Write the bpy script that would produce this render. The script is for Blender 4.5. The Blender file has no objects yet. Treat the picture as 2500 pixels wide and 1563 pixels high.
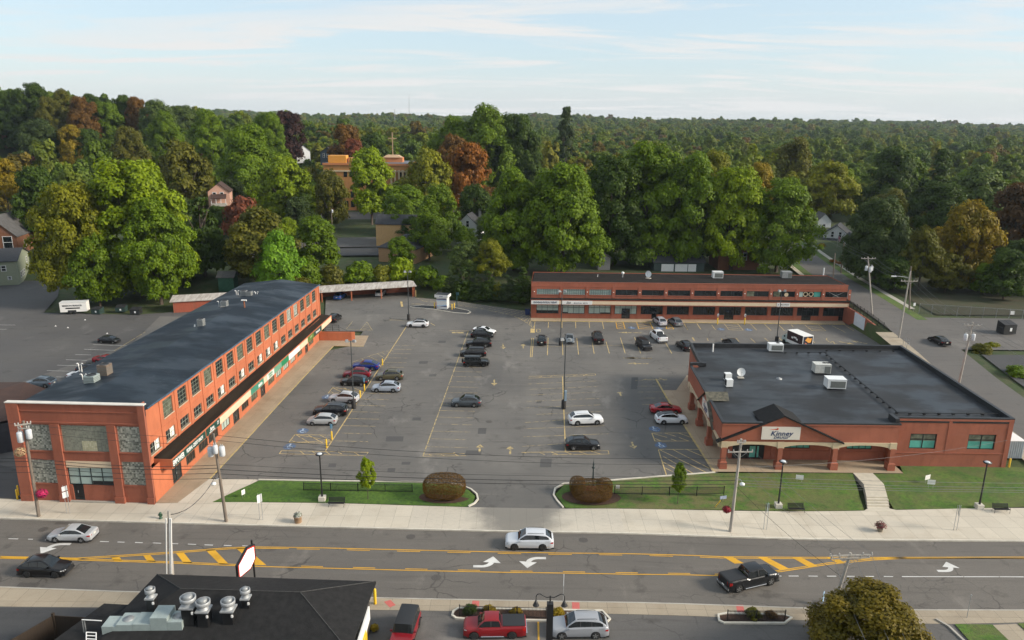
import bpy,bmesh,math,random
import numpy as np
from mathutils import Vector,Matrix
R = math.radians
C = bpy.context.scene.collection
random.seed(7)
# -- camera
CAM_H,CAM_F,CAM_PITCH,CAM_ROLL = 43.0,1830.0,R(15.0),R(0.62)
PW,PH = 2500.0,1563.0
_fw = Vector((0,math.cos(CAM_PITCH),-math.sin(CAM_PITCH)))
_rt0 = Vector((1,0,0));_up0 = _rt0.cross(_fw)
_rt = _rt0 * math.cos(CAM_ROLL) + _up0 * math.sin(CAM_ROLL)
_up = -_rt0 * math.sin(CAM_ROLL) + _up0 * math.cos(CAM_ROLL)
cam_d = bpy.data.cameras.new("camera");cam = bpy.data.objects.new("camera",cam_d);C.objects.link(cam)
cam.matrix_world = Matrix(((_rt.x,_up.x,-_fw.x,0),(_rt.y,_up.y,-_fw.y,0),(_rt.z,_up.z,-_fw.z,CAM_H),(0,0,0,1)))
cam_d.sensor_width = 36.0;cam_d.lens = 36.0 * CAM_F / PW;cam_d.clip_end = 30000;cam_d.clip_start = 0.5
bpy.context.scene.camera = cam
# -- sky, sun, exposure
SUN_EL,SUN_AZ = R(27),R(101)
wd = bpy.data.worlds.new("World");bpy.context.scene.world = wd;wd.use_nodes = True
nt = wd.node_tree;nt.nodes.clear()
def _n(t,**kw):
 n = nt.nodes.new(t)
 for k,v in kw.items(): setattr(n,k,v)
 return n
sky = _n('ShaderNodeTexSky',sky_type='NISHITA',sun_disc=False,sun_elevation=SUN_EL,sun_rotation=SUN_AZ)
sky.air_density = 1.0;sky.dust_density = 1.2;sky.ozone_density = 1.0
tc = _n('ShaderNodeTexCoord')
sep = _n('ShaderNodeSeparateXYZ');nt.links.new(tc.outputs['Generated'],sep.inputs[0])
zz = _n('ShaderNodeMath',operation='MAXIMUM');nt.links.new(sep.outputs['Z'],zz.inputs[0]);zz.inputs[1].default_value = 0.0
za = _n('ShaderNodeMath',operation='ADD');nt.links.new(zz.outputs[0],za.inputs[0]);za.inputs[1].default_value = 0.07
dx = _n('ShaderNodeMath',operation='DIVIDE');nt.links.new(sep.outputs['X'],dx.inputs[0]);nt.links.new(za.outputs[0],dx.inputs[1])
dy = _n('ShaderNodeMath',operation='DIVIDE');nt.links.new(sep.outputs['Y'],dy.inputs[0]);nt.links.new(za.outputs[0],dy.inputs[1])
cb = _n('ShaderNodeCombineXYZ');nt.links.new(dx.outputs[0],cb.inputs[0]);nt.links.new(dy.outputs[0],cb.inputs[1])
def _noise(scale,rot,sc,detail,rough,dist,off):
 mp = _n('ShaderNodeMapping');nt.links.new(cb.outputs[0],mp.inputs[0])
 mp.inputs['Rotation'].default_value = (0,0,rot);mp.inputs['Scale'].default_value = sc;mp.inputs['Location'].default_value = off
 nz = _n('ShaderNodeTexNoise');nt.links.new(mp.outputs[0],nz.inputs['Vector'])
 nz.inputs['Scale'].default_value = scale;nz.inputs['Detail'].default_value = detail
 nz.inputs['Roughness'].default_value = rough;nz.inputs['Distortion'].default_value = dist
 return nz.outputs['Fac']
def _ramp(src,p0,p1,v0=0.0,v1=1.0):
 m = _n('ShaderNodeMapRange');nt.links.new(src,m.inputs['Value']);m.interpolation_type = 'SMOOTHSTEP'
 m.inputs['From Min'].default_value = p0;m.inputs['From Max'].default_value = p1
 m.inputs['To Min'].default_value = v0;m.inputs['To Max'].default_value = v1
 return m.outputs[0]
streak = _ramp(_noise(1.0,R(-9),(0.40,1.05,1),9,0.62,0.9,(3.1,1.7,0)),0.40,0.60,0.06,1.0)
veil = _ramp(_noise(0.55,R(12),(0.5,1.0,1),4,0.5,0.3,(7.3,2.2,0)),0.32,0.55,0.45,1.0)
mx = _n('ShaderNodeMath',operation='MULTIPLY');nt.links.new(streak,mx.inputs[0]);nt.links.new(veil,mx.inputs[1])
lo = _ramp(sep.outputs['Z'],0.0,0.08,0.62,0.20)
mm = _n('ShaderNodeMath',operation='MAXIMUM');nt.links.new(mx.outputs[0],mm.inputs[0]);nt.links.new(lo,mm.inputs[1])
mixc = _n('ShaderNodeMix',data_type='RGBA');nt.links.new(mm.outputs[0],mixc.inputs['Factor'])
gap = _n('ShaderNodeMix',data_type='RGBA');gap.inputs['Factor'].default_value = 0.62;nt.links.new(sky.outputs[0],gap.inputs['A']);gap.inputs['B'].default_value = (2.3,3.15,3.8,1)
nt.links.new(gap.outputs['Result'],mixc.inputs['A']);mixc.inputs['B'].default_value = (3.85,3.85,3.82,1)
bg = _n('ShaderNodeBackground');nt.links.new(mixc.outputs['Result'],bg.inputs['Color']);bg.inputs['Strength'].default_value = 0.13
ow = _n('ShaderNodeOutputWorld');nt.links.new(bg.outputs[0],ow.inputs['Surface'])
sun_d = bpy.data.lights.new("sun",'SUN');sun = bpy.data.objects.new("sun",sun_d);C.objects.link(sun)
sun_d.energy = 3.1;sun_d.angle = R(15);sun_d.color = (1.0,0.90,0.76)
_sd = Vector((math.sin(SUN_AZ) * math.cos(SUN_EL),math.cos(SUN_AZ) * math.cos(SUN_EL),math.sin(SUN_EL)))
sun.rotation_euler = _sd.to_track_quat('Z','Y').to_euler();sun.location = (60,60,90)
vs = bpy.context.scene.view_settings
vs.view_transform = 'Standard';vs.look = 'None';vs.gamma = 1.0;vs.exposure = 0.78;vs.use_curve_mapping = False
cy = bpy.context.scene.cycles
cy.max_bounces = 6;cy.diffuse_bounces = 3;cy.glossy_bounces = 3;cy.transmission_bounces = 4;cy.transparent_max_bounces = 8;cy.volume_bounces = 0
cy.use_adaptive_sampling = True;cy.adaptive_threshold = 0.02;cy.use_denoising = True
# -- survey helpers: picture point -> place in the world
def ray(x,y): return _fw + _rt * ((x - PW / 2) / CAM_F) - _up * ((y - PH / 2) / CAM_F)
def gp(x,y,z=0.0):
 d = ray(x,y);t = (z - CAM_H) / d.z
 return Vector((d.x * t,d.y * t,z))
def aty(x,y,Y):
 d = ray(x,y);t = Y / d.y
 return Vector((d.x * t,Y,CAM_H + d.z * t))
# -- mesh builder
class MB:
 def __init__(s): s.v = [];s.f = [];s.mi = [];s.sm = []
 def face(s,pts,m=0,smooth=False):
  k = len(s.v);s.v += [tuple(p) for p in pts];s.f.append(tuple(range(k,k + len(pts))));s.mi.append(m);s.sm.append(smooth)
  return s
 def grid(s,verts,faces,m=0,smooth=False):
  k = len(s.v);s.v += [tuple(p) for p in verts]
  for f in faces: s.f.append(tuple(i + k for i in f));s.mi.append(m);s.sm.append(smooth)
  return s
 def box(s,c,d,rz=0.0,m=0,taper=1.0):
  """c: centre of the base, d: sizes, taper scales the top"""
  cx,cy_,cz = c;hx,hy = d[0] / 2,d[1] / 2;ca,sa = math.cos(rz),math.sin(rz)
  P = []
  for z,t in ((cz,1.0),(cz + d[2],taper)):
   for sx,sy in ((-1,-1),(1,-1),(1,1),(-1,1)):
    x,y = sx * hx * t,sy * hy * t
    P.append((cx + x * ca - y * sa,cy_ + x * sa + y * ca,z))
  return s.grid(P,[(3,2,1,0),(4,5,6,7),(0,1,5,4),(1,2,6,5),(2,3,7,6),(3,0,4,7)],m)
 def prism(s,pts,z0,z1,m=0):
  """vertical prism on a counter-clockwise outline; z0, z1 numbers or lists"""
  n = len(pts);a = z0 if isinstance(z0,(list,tuple)) else [z0] * n;b = z1 if isinstance(z1,(list,tuple)) else [z1] * n
  P = [(p[0],p[1],a[i]) for i,p in enumerate(pts)] + [(p[0],p[1],b[i]) for i,p in enumerate(pts)]
  F = [tuple(range(n - 1,-1,-1)),tuple(range(n,2 * n))] + [(i,(i + 1) % n,n + (i + 1) % n,n + i) for i in range(n)]
  return s.grid(P,F,m)
 def tube(s,pts,r,n=6,m=0,cap=True,smooth=True):
  pts = [Vector(p) for p in pts];rr = r if isinstance(r,(list,tuple)) else [r] * len(pts)
  V = [];F = []
  for i,p in enumerate(pts):
   d = (pts[min(i + 1,len(pts) - 1)] - pts[max(i - 1,0)])
   d = d.normalized() if d.length > 1e-9 else Vector((0,0,1))
   a = d.cross(Vector((0,0,1)))
   if a.length < 1e-3: a = d.cross(Vector((0,1,0)))
   a.normalize();b = d.cross(a)
   for k in range(n):
    t = 2 * math.pi * k / n;V.append(p + (a * math.cos(t) + b * math.sin(t)) * rr[i])
  for i in range(len(pts) - 1):
   for k in range(n):
    F.append((i * n + k,i * n + (k + 1) % n,(i + 1) * n + (k + 1) % n,(i + 1) * n + k))
  s.grid(V,F,m,smooth)
  if cap:
   s.grid(V[:n],[tuple(range(n))],m);s.grid(V[-n:],[tuple(range(n - 1,-1,-1))],m)
  return s
 def lathe(s,c,prof,n=16,axis='z',m=0,smooth=True):
  """prof: list of (r, h) along the axis"""
  V = [];F = []
  for r,h in prof:
   for k in range(n):
    t = 2 * math.pi * k / n;x,y = r * math.cos(t),r * math.sin(t)
    V.append((c[0] + x,c[1] + y,c[2] + h) if axis == 'z' else ((c[0] + x,c[1] + h,c[2] + y) if axis == 'y' else (c[0] + h,c[1] + x,c[2] + y)))
  for i in range(len(prof) - 1):
   for k in range(n): F.append((i * n + k,i * n + (k + 1) % n,(i + 1) * n + (k + 1) % n,(i + 1) * n + k))
  s.grid(V,F,m,smooth)
  if prof[0][0] > 1e-4: s.grid(V[:n],[tuple(range(n - 1,-1,-1))],m)
  if prof[-1][0] > 1e-4: s.grid(V[-n:],[tuple(range(n))],m)
  return s
 def mesh(s,name):
  me = bpy.data.meshes.new(name);me.from_pydata([tuple(v) for v in s.v],[],s.f)
  if any(s.sm): me.polygons.foreach_set('use_smooth',s.sm)
  if any(s.mi): me.polygons.foreach_set('material_index',s.mi)
  me.validate();me.update();return me
 def build(s,name,mat,parent=None,world=True,loc=None):
  me = s.mesh(name)
  for m in (mat if isinstance(mat,(list,tuple)) else [mat]): me.materials.append(m)
  o = bpy.data.objects.new(name,me);C.objects.link(o)
  if parent is not None:
   o.parent = parent
   if world: o.matrix_parent_inverse = wm(parent).inverted()
  if loc is not None: o.location = loc
  return o
def wm(o):
 m = o.matrix_basis.copy() if o.parent is None else wm(o.parent) @ o.matrix_parent_inverse @ o.matrix_basis
 return m
def tag(o,label=None,cat=None,group=None,kind=None):
 if label: o['label'] = label
 if cat: o['category'] = cat
 if group: o['group'] = group
 if kind: o['kind'] = kind
 return o
def thing(name,label,cat,loc=(0,0,0),rz=0.0,group=None):
 o = bpy.data.objects.new(name,None);C.objects.link(o);o.empty_display_size = 0.3
 o.location = loc;o.rotation_euler = (0,0,rz)
 return tag(o,label,cat,group)
def copy_tree(o,parent=None):
 c = o.copy();C.objects.link(c)
 if parent is not None:
  c.parent = parent;c.matrix_parent_inverse = o.matrix_parent_inverse.copy()
 for ch in list(o.children): copy_tree(ch,c)
 return c
def struct(o): o['kind'] = 'structure';return o
def lerp(a,b,t): return a + (b - a) * t
def sstep(a,b,x):
 t = min(1.0,max(0.0,(x - a) / (b - a)));return t * t * (3 - 2 * t)
def pl(pts,x):
 """piecewise linear lookup"""
 if x <= pts[0][0]: return pts[0][1]
 for (a,va),(b,vb) in zip(pts,pts[1:]):
  if x <= b: return va + (vb - va) * (x - a) / (b - a) if b > a else vb
 return pts[-1][1]
# -- materials
MATS = {}
def mat(name,col,rough=0.7,metal=0.0,var=0.0,vscale=1.0,spec=0.5,bump=0.0,bscale=20.0,coat=0.0,col2=None,stretch=(1,1,1),detail=6):
 """principled surface whose colour drifts between col and col2 (or +-var of col) with object-space noise"""
 if name in MATS: return MATS[name]
 m = bpy.data.materials.new(name);m.use_nodes = True;t = m.node_tree;p = t.nodes['Principled BSDF']
 p.inputs['Roughness'].default_value = rough;p.inputs['Metallic'].default_value = metal
 p.inputs['Specular IOR Level'].default_value = spec;p.inputs['Coat Weight'].default_value = coat;p.inputs['Coat Roughness'].default_value = 0.08
 p.inputs['Base Color'].default_value = (*col,1)
 if var > 0 or col2 is not None:
  c2 = col2 if col2 is not None else tuple(min(1,c * (1 + var)) for c in col)
  c1 = col if col2 is not None else tuple(c * (1 - var) for c in col)
  tcn = t.nodes.new('ShaderNodeTexCoord');mp = t.nodes.new('ShaderNodeMapping');mp.inputs['Scale'].default_value = stretch
  t.links.new(tcn.outputs['Object'],mp.inputs[0])
  nz = t.nodes.new('ShaderNodeTexNoise');nz.inputs['Scale'].default_value = vscale;nz.inputs['Detail'].default_value = detail;nz.inputs['Roughness'].default_value = 0.6
  t.links.new(mp.outputs[0],nz.inputs['Vector'])
  mr = t.nodes.new('ShaderNodeMapRange');mr.inputs['From Min'].default_value = 0.3;mr.inputs['From Max'].default_value = 0.7
  t.links.new(nz.outputs['Fac'],mr.inputs['Value'])
  mi = t.nodes.new('ShaderNodeMix');mi.data_type = 'RGBA';mi.inputs['A'].default_value = (*c1,1);mi.inputs['B'].default_value = (*c2,1)
  t.links.new(mr.outputs[0],mi.inputs['Factor']);t.links.new(mi.outputs['Result'],p.inputs['Base Color'])
 if bump > 0:
  tcn = t.nodes.new('ShaderNodeTexCoord');nz = t.nodes.new('ShaderNodeTexNoise');nz.inputs['Scale'].default_value = bscale;nz.inputs['Detail'].default_value = 4
  t.links.new(tcn.outputs['Object'],nz.inputs['Vector'])
  bp = t.nodes.new('ShaderNodeBump');bp.inputs['Strength'].default_value = bump;bp.inputs['Distance'].default_value = 0.05
  t.links.new(nz.outputs['Fac'],bp.inputs['Height']);t.links.new(bp.outputs[0],p.inputs['Normal'])
 MATS[name] = m;return m
class NT:
 """tiny node-graph writer for the larger ground and roof materials"""
 def __init__(s,name,rough=0.8,coords='Object'):
  s.m = bpy.data.materials.new(name);s.m.use_nodes = True;s.t = s.m.node_tree;s.p = s.t.nodes['Principled BSDF']
  s.p.inputs['Roughness'].default_value = rough
  s.tc = s.t.nodes.new('ShaderNodeTexCoord');s.co = s.tc.outputs[coords];MATS[name] = s.m
 def map(s,scale=(1,1,1),rot=0.0,loc=(0,0,0),src=None):
  n = s.t.nodes.new('ShaderNodeMapping');n.inputs['Scale'].default_value = scale;n.inputs['Rotation'].default_value = (0,0,rot);n.inputs['Location'].default_value = loc
  s.t.links.new(src or s.co,n.inputs[0]);return n.outputs[0]
 def noise(s,scale,src=None,detail=5,rough=0.6,dist=0.0,col=False):
  n = s.t.nodes.new('ShaderNodeTexNoise');n.inputs['Scale'].default_value = scale;n.inputs['Detail'].default_value = detail
  n.inputs['Roughness'].default_value = rough;n.inputs['Distortion'].default_value = dist
  s.t.links.new(src or s.co,n.inputs['Vector']);return n.outputs['Color' if col else 'Fac']
 def vor(s,scale,src=None,feature='F1',out='Distance'):
  n = s.t.nodes.new('ShaderNodeTexVoronoi');n.feature = feature;n.inputs['Scale'].default_value = scale
  s.t.links.new(src or s.co,n.inputs['Vector']);return n.outputs[out]
 def rng(s,src,a,b,c=0.0,d=1.0,smooth=True):
  n = s.t.nodes.new('ShaderNodeMapRange');n.interpolation_type = 'SMOOTHSTEP' if smooth else 'LINEAR'
  for k,v in (('From Min',a),('From Max',b),('To Min',c),('To Max',d)): n.inputs[k].default_value = v
  s.t.links.new(src,n.inputs['Value']);return n.outputs[0]
 def math(s,op,a,b=None):
  n = s.t.nodes.new('ShaderNodeMath');n.operation = op
  for i,x in enumerate((a,b)):
   if x is None: continue
   if isinstance(x,(int,float)): n.inputs[i].default_value = x
   else: s.t.links.new(x,n.inputs[i])
  return n.outputs[0]
 def mix(s,f,a,b,mode='MIX'):
  n = s.t.nodes.new('ShaderNodeMix');n.data_type = 'RGBA';n.blend_type = mode
  if isinstance(f,(int,float)): n.inputs['Factor'].default_value = f
  else: s.t.links.new(f,n.inputs['Factor'])
  for k,x in (('A',a),('B',b)):
   if isinstance(x,tuple): n.inputs[k].default_value = (*x,1)
   else: s.t.links.new(x,n.inputs[k])
  return n.outputs['Result']
 def warp(s,amt,scale,src=None):
  """coordinates pushed about by noise"""
  nz = s.noise(scale,src,3,0.5,col=True)
  n = s.t.nodes.new('ShaderNodeVectorMath');n.operation = 'MULTIPLY_ADD'
  s.t.links.new(nz,n.inputs[0]);n.inputs[1].default_value = (amt,amt,amt);s.t.links.new(src or s.co,n.inputs[2]);return n.outputs[0]
 def sepxyz(s,src=None):
  n = s.t.nodes.new('ShaderNodeSeparateXYZ');s.t.links.new(src or s.co,n.inputs[0]);return n.outputs
 def out(s,col=None,rough=None,bump=None,strength=0.3,distance=0.05):
  if col is not None: s.t.links.new(col,s.p.inputs['Base Color'])
  if rough is not None: s.t.links.new(rough,s.p.inputs['Roughness'])
  if bump is not None:
   b = s.t.nodes.new('ShaderNodeBump');b.inputs['Strength'].default_value = strength;b.inputs['Distance'].default_value = distance
   s.t.links.new(bump,b.inputs['Height']);s.t.links.new(b.outputs[0],s.p.inputs['Normal'])
  return s.m
def asphalt(name,base,light,dark,cracks=1.0):
 g = NT(name,0.88)
 big = g.noise(0.07,g.map((1,1,1)),5,0.6)
 streak = g.noise(0.5,g.map((0.12,1.2,1) if cracks < 1 else (0.9,0.12,1)),4,0.55)
 fine = g.noise(9.0,None,3,0.7)
 c = g.mix(g.rng(big,0.3,0.7),dark,light)
 c = g.mix(g.rng(streak,0.3,0.7,0.0,0.55),c,base)
 sx_ = g.noise(0.8,g.map((0.10,1.6,1),0,(7,2,0)),6,0.72)
 c = g.mix(g.rng(sx_,0.50,0.72,0.0,0.5),c,tuple(x * 0.55 for x in base))
 c = g.mix(g.rng(sx_,0.28,0.44,0.4,0.0),c,tuple(x * 1.45 for x in base))
 c = g.mix(g.rng(fine,0.25,0.75,0.0,0.35),c,tuple(x * 0.45 for x in base))
 stains = g.rng(g.noise(0.35,g.map((1,1,1),0,(31,7,0)),4,0.6),0.58,0.74,0.0,0.65)
 c = g.mix(stains,c,tuple(x * 0.42 for x in base))
 pale = g.rng(g.noise(0.16,g.map((1,0.5,1),0,(3,71,0)),5,0.65),0.57,0.72,0.0,0.55)
 c = g.mix(pale,c,tuple(x * 1.7 for x in base))
 # cracks: edges of warped cells, thin and broken up
 w = g.warp(1.6,0.5)
 cr = g.rng(g.vor(0.21,w,'DISTANCE_TO_EDGE'),0.0,0.022,1.0,0.0)
 cr2 = g.rng(g.vor(0.75,w,'DISTANCE_TO_EDGE'),0.0,0.05,1.0,0.0)
 gate = g.rng(g.noise(0.12,g.map((1,1,1),0,(9,3,0)),3),0.48,0.62)
 gate2 = g.rng(g.noise(0.18,g.map((1,1,1),0,(19,33,0)),3),0.56,0.66)
 k = g.math('MAXIMUM',g.math('MULTIPLY',cr,gate),g.math('MULTIPLY',g.math('MULTIPLY',cr2,gate2),0.7))
 c = g.mix(g.math('MULTIPLY',k,0.75 * cracks),c,tuple(x * 0.22 for x in base))
 return g.out(c,g.rng(big,0.3,0.7,0.78,0.95),fine,0.15,0.02)
# ==== the lie of the land
ST_DIR = R(5.0);ST_P = (82.7,121.0)
ST_PROF = [(60,-0.5),(90,0.1),(110,0.7),(121,1.2),(133,2.3),(150,2.95),(165,3.1),(195,3.2),(215,3.8),(240,4.8),(280,6.2),(400,8.5),(800,9)]
def st_x(y): return ST_P[0] + (y - ST_P[1]) * math.tan(ST_DIR)
def rz(x): return -0.6 * sstep(8,38,x)
YB = [(-200,200),(-110,192),(-75,172),(-50,184),(-25,188),(-18,181.5),(-8,176.5),(4,170),(5.5,165.5),(78,165.5)]
def land(x,y):
 b = pl(YB,x)
 z = 3.1 * sstep(b,b + 15,y) + 1.6 * sstep(205,300,y) + 2.2 * sstep(300,520,y)
 if y < 300:
  e = st_x(y);s = pl(ST_PROF,y)
  if y < 165.5 and y > 122.8: k = 1.0 if x > 74.3 + (y - 157) * 0.01 else 0.0
  else: k = sstep(e - 17,e - 9.5,x)
  z = z * (1 - k) + s * k
 else:
  e = st_x(300);k = sstep(e - 17,e - 9.5,x) * (1 - sstep(300,420,y));z = z * (1 - k) + pl(ST_PROF,y) * k
 if y < 88: z = min(z,0) if x < 60 else z * 0 + lerp(rz(x),z,sstep(76,92,y))
 if y < 87.5 and x < 66: z = rz(x) - (.12 if y > 78 else 0)
 z += 33 * math.exp(-((x + 350) / 95) ** 2 - ((y - 540) / 150) ** 2) + 16 * math.exp(-((x + 225) / 70) ** 2 - ((y - 600) / 130) ** 2) + 8 * math.exp(-((x + 120) / 90) ** 2 - ((y - 640) / 150) ** 2)
 if y > 600:
  t = sstep(700,2300,y)
  am = pl([(-2000,18),(-700,22),(0,27),(350,25),(900,20),(2000,10)],x * 2200 / y)
  z += am * t + t * (4.5 * math.sin(x / 190.0 + 1.3) * math.sin(y / 330.0) + 3 * math.sin(x / 83.0))
  z += 13 * math.exp(-((x + 1080) / 330) ** 2 - ((y - 2400) / 500) ** 2)
 return z
xs = sorted(set([-9000,-6000,-4000,-2800,-2000,-1500,-1100,-800,-600,-450,-340,-260,-200,-165] + [i * 3.0 for i in range(-48,24)] + [72.4,74.1,74.35,76.5]
    + [i * 3.0 for i in range(26,52)] + [165,200,260,340,450,600,800,1100,1500,2000,2800,4000,6000,9000]))
ys = sorted(set([-3000,-800,-200,0,30,46,57,62,68,73,76,78.5,82,86,90] + [93 + i * 3.0 for i in range(0,70)] + [122.7,122.9] + [310,330,355,380,410,440,470,500,540,580,620,670,730,800,880,980,1100,1250,1400,1600,1800,2000,2200,2400,2700,3200,4000,6000,9000]))
mb = MB();nx = len(xs)
V = [(x,y,land(x,y) - 0.22) for y in ys for x in xs]
F = [(j * nx + i,j * nx + i + 1,(j + 1) * nx + i + 1,(j + 1) * nx + i) for j in range(len(ys) - 1) for i in range(nx - 1)]
mb.grid(V,F,0,True)
g = NT('turf_ground',0.95)
c = g.mix(g.rng(g.noise(0.05),0.35,0.65),(0.026,0.050,0.010),(0.050,0.078,0.014))
c = g.mix(g.rng(g.noise(0.6,None,6),0.4,0.7,0,0.7),c,(0.085,0.072,0.035))
c = g.mix(g.rng(g.noise(4.0,None,4),0.3,0.7,0,0.5),c,(0.02,0.03,0.008))
M_TURF = g.out(c,None,g.noise(5.0),0.5,0.1)
struct(mb.build('ground',M_TURF))
# -- paving materials
M_LOT = asphalt('lot_asphalt',(0.135,0.126,0.114),(0.172,0.161,0.146),(0.096,0.091,0.085))
M_ROAD = asphalt('road_asphalt',(0.132,0.118,0.103),(0.155,0.139,0.121),(0.112,0.101,0.089),0.8)
M_SIDE = asphalt('side_asphalt',(0.120,0.110,0.100),(0.135,0.125,0.115),(0.10,0.094,0.088),0.5)
M_NEWASPH = asphalt('dark_asphalt',(0.055,0.055,0.056),(0.066,0.066,0.067),(0.044,0.044,0.046),0.2)
def paving(name,base,dirt,jx,jy,jw=0.025,rot=0.0):
 """concrete slabs: joints every jx, jy metres, each slab a slightly different tone"""
 g = NT(name,0.85)
 m = g.map((1,1,1),rot);s = g.sepxyz(m)
 fx = g.math('FRACT',g.math('DIVIDE',s['X'],jx));fy = g.math('FRACT',g.math('DIVIDE',s['Y'],jy))
 ex = g.math('LESS_THAN',fx,jw / jx);ey = g.math('LESS_THAN',fy,jw / jy)
 n = g.t.nodes.new('ShaderNodeTexWhiteNoise');n.noise_dimensions = '2D'
 cbn = g.t.nodes.new('ShaderNodeCombineXYZ');g.t.links.new(g.math('FLOOR',g.math('DIVIDE',s['X'],jx)),cbn.inputs[0]);g.t.links.new(g.math('FLOOR',g.math('DIVIDE',s['Y'],jy)),cbn.inputs[1])
 g.t.links.new(cbn.outputs[0],n.inputs['Vector'])
 c = g.mix(g.rng(n.outputs['Value'],0,1,0,1,False),tuple(x * 0.93 for x in base),tuple(min(1,x * 1.06) for x in base))
 c = g.mix(g.rng(g.noise(0.35,None,6,0.65),0.45,0.75,0,0.6),c,dirt)
 c = g.mix(g.rng(g.noise(7,None,3),0.3,0.7,0,0.18),c,dirt)
 c = g.mix(g.math('MULTIPLY',g.math('MAXIMUM',ex,ey),0.62),c,tuple(x * 0.3 for x in dirt))
 return g.out(c,None,g.noise(12),0.1,0.02)
M_WALK = paving('walk_concrete',(0.53,0.475,0.385),(0.40,0.345,0.265),1.85,2.35,0.03)
M_WALK2 = paving('walk_concrete_old',(0.34,0.285,0.21),(0.23,0.175,0.115),1.8,1.8,0.03)
M_TAN = paving('tan_concrete',(0.37,0.285,0.195),(0.24,0.17,0.105),2.4,2.8,0.025)
M_OLDWALK = paving('stained_concrete',(0.36,0.275,0.185),(0.20,0.145,0.09),1.5,3.7,0.02,R(2))
M_KERB = mat('kerb_concrete',(0.56,0.52,0.44),0.85,var=0.16,vscale=0.9)
M_KERBY = mat('kerb_yellow',(0.56,0.40,0.12),0.8,col2=(0.30,0.25,0.17),vscale=1.4)
M_CONC = mat('concrete',(0.36,0.335,0.29),0.9,var=0.2,vscale=0.6)
KN = [(-200,78),(-56,73.9),(-27,73.0),(-0.2,72.3),(20,72.2),(56,72.5),(200,74)]
KS = [(-200,66),(-48,61.6),(-37,61.1),(-10,60.5),(7,60.3),(28,60.3),(48,60.6),(200,64)]
WN = [(-200,82),(-56,78.15),(-40.6,77.55),(-33,78.0),(-20,78.0),(-4.7,77.4),(6.3,77.3),(25,77.9),(40,78.6),(56,79.6),(200,84)]
WS = [(-200,63),(-46,58.6),(-10,58.7),(10,58.5),(40,58.4),(48,58.8),(200,61)]
def strip(name,lo,hi,x0,x1,zoff,material,zf=rz,dx=2.0):
 m = MB();n = max(1,int((x1 - x0) / dx));V = [];F = []
 for i in range(n + 1):
  x = lerp(x0,x1,i / n)
  for fn in (lo,hi):
   y = pl(fn,x) if isinstance(fn,list) else fn
   V.append((x,y,zf(x) + zoff))
 for i in range(n): F.append((2 * i,2 * i + 2,2 * i + 3,2 * i + 1))
 m.grid(V,F);return struct(m.build(name,material))
def kerb_line(name,pts,w,z0,z1,material,closed=False):
 """a kerb of width w along a line of (x, y, ground z) points"""
 m = MB();n = len(pts);V = [];F = []
 for i,p in enumerate(pts):
  a = pts[(i - 1) % n] if closed or i > 0 else p;b = pts[(i + 1) % n] if closed or i < n - 1 else p
  d = Vector((b[0] - a[0],b[1] - a[1]));d.normalize();nx_,ny_ = -d.y * w / 2,d.x * w / 2;zb = p[2] if len(p) > 2 else 0
  V += [(p[0] - nx_,p[1] - ny_,zb + z0),(p[0] - nx_,p[1] - ny_,zb + z1),(p[0] + nx_,p[1] + ny_,zb + z1),(p[0] + nx_,p[1] + ny_,zb + z0)]
 for i in range(n if closed else n - 1):
  j = (i + 1) % n
  for k in range(3): F.append((4 * i + k,4 * j + k,4 * j + k + 1,4 * i + k + 1))
 if not closed: F += [(3,2,1,0),tuple(4 * (n - 1) + k for k in range(4))]
 m.grid(V,F);return struct(m.build(name,material))
def flat(name,pts,z,material):
 m = MB();m.face([(p[0],p[1],z + (p[2] if len(p) > 2 else 0)) for p in pts]);return struct(m.build(name,material))
def gps(px,py):
 p = gp(px,py,0);p = gp(px,py,rz(p.x));return gp(px,py,rz(p.x))
def P2(*pts): return [tuple(gp(x,y)[:2]) for x,y in pts]
strip('road',KS,KN,-200,200,-0.14,M_ROAD)
strip('sidewalk',[(x,y + 0.16) for x,y in KN],WN,-200,70,0.0,M_WALK)
kerb_line('kerb',[(x,pl(KN,x) + 0.08,rz(x)) for x in np.arange(-200,201,4.0)],0.16,-0.2,0.012,M_KERB)
strip('footway',WS,[(x,y - 0.16) for x,y in KS],-200,200,-0.02,M_WALK2)
kerb_line('kerb',[(x,pl(KS,x) - 0.08,rz(x)) for x in np.arange(-200,201,4.0)],0.16,-0.2,-0.008,M_CONC)
strip('forecourt',-60,WS,-200,200,-0.035,M_SIDE)
strip('forecourt_dark',-60,[(-200,63),(-46,58.5),(-10,58.6),(-9,0)],-70,-26,-0.031,M_NEWASPH,dx=4)
# driveway mouth worn dark by tyres, a sheet over the sidewalk
g = NT('driveway_stain',0.85)
s = g.sepxyz();ax = g.math('ABSOLUTE',g.math('SUBTRACT',s['X'],0.9))
e = g.math('ADD',ax,g.math('MULTIPLY',g.noise(0.35,None,5),7.0));e2 = g.math('ADD',e,g.math('MULTIPLY',g.math('ABSOLUTE',g.math('SUBTRACT',s['Y'],77.0)),0.5))
c = g.mix(g.rng(e2,6.5,11.5),(0.20,0.185,0.16),(0.50,0.45,0.37))
c = g.mix(g.math('MULTIPLY',g.math('LESS_THAN',g.math('FRACT',g.math('DIVIDE',s['X'],1.85)),0.016),0.5),c,(0.1,0.09,0.07))
c = g.mix(g.rng(g.noise(1.2,g.map((1,6,1)),4),0.5,0.8,0,0.5),c,(0.16,0.15,0.13))
M_STAIN = g.out(c)
strip('driveway_mouth',[(x,y + 0.16) for x,y in KN],WN,-11,12.5,0.004,M_STAIN,dx=1.5)
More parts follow.
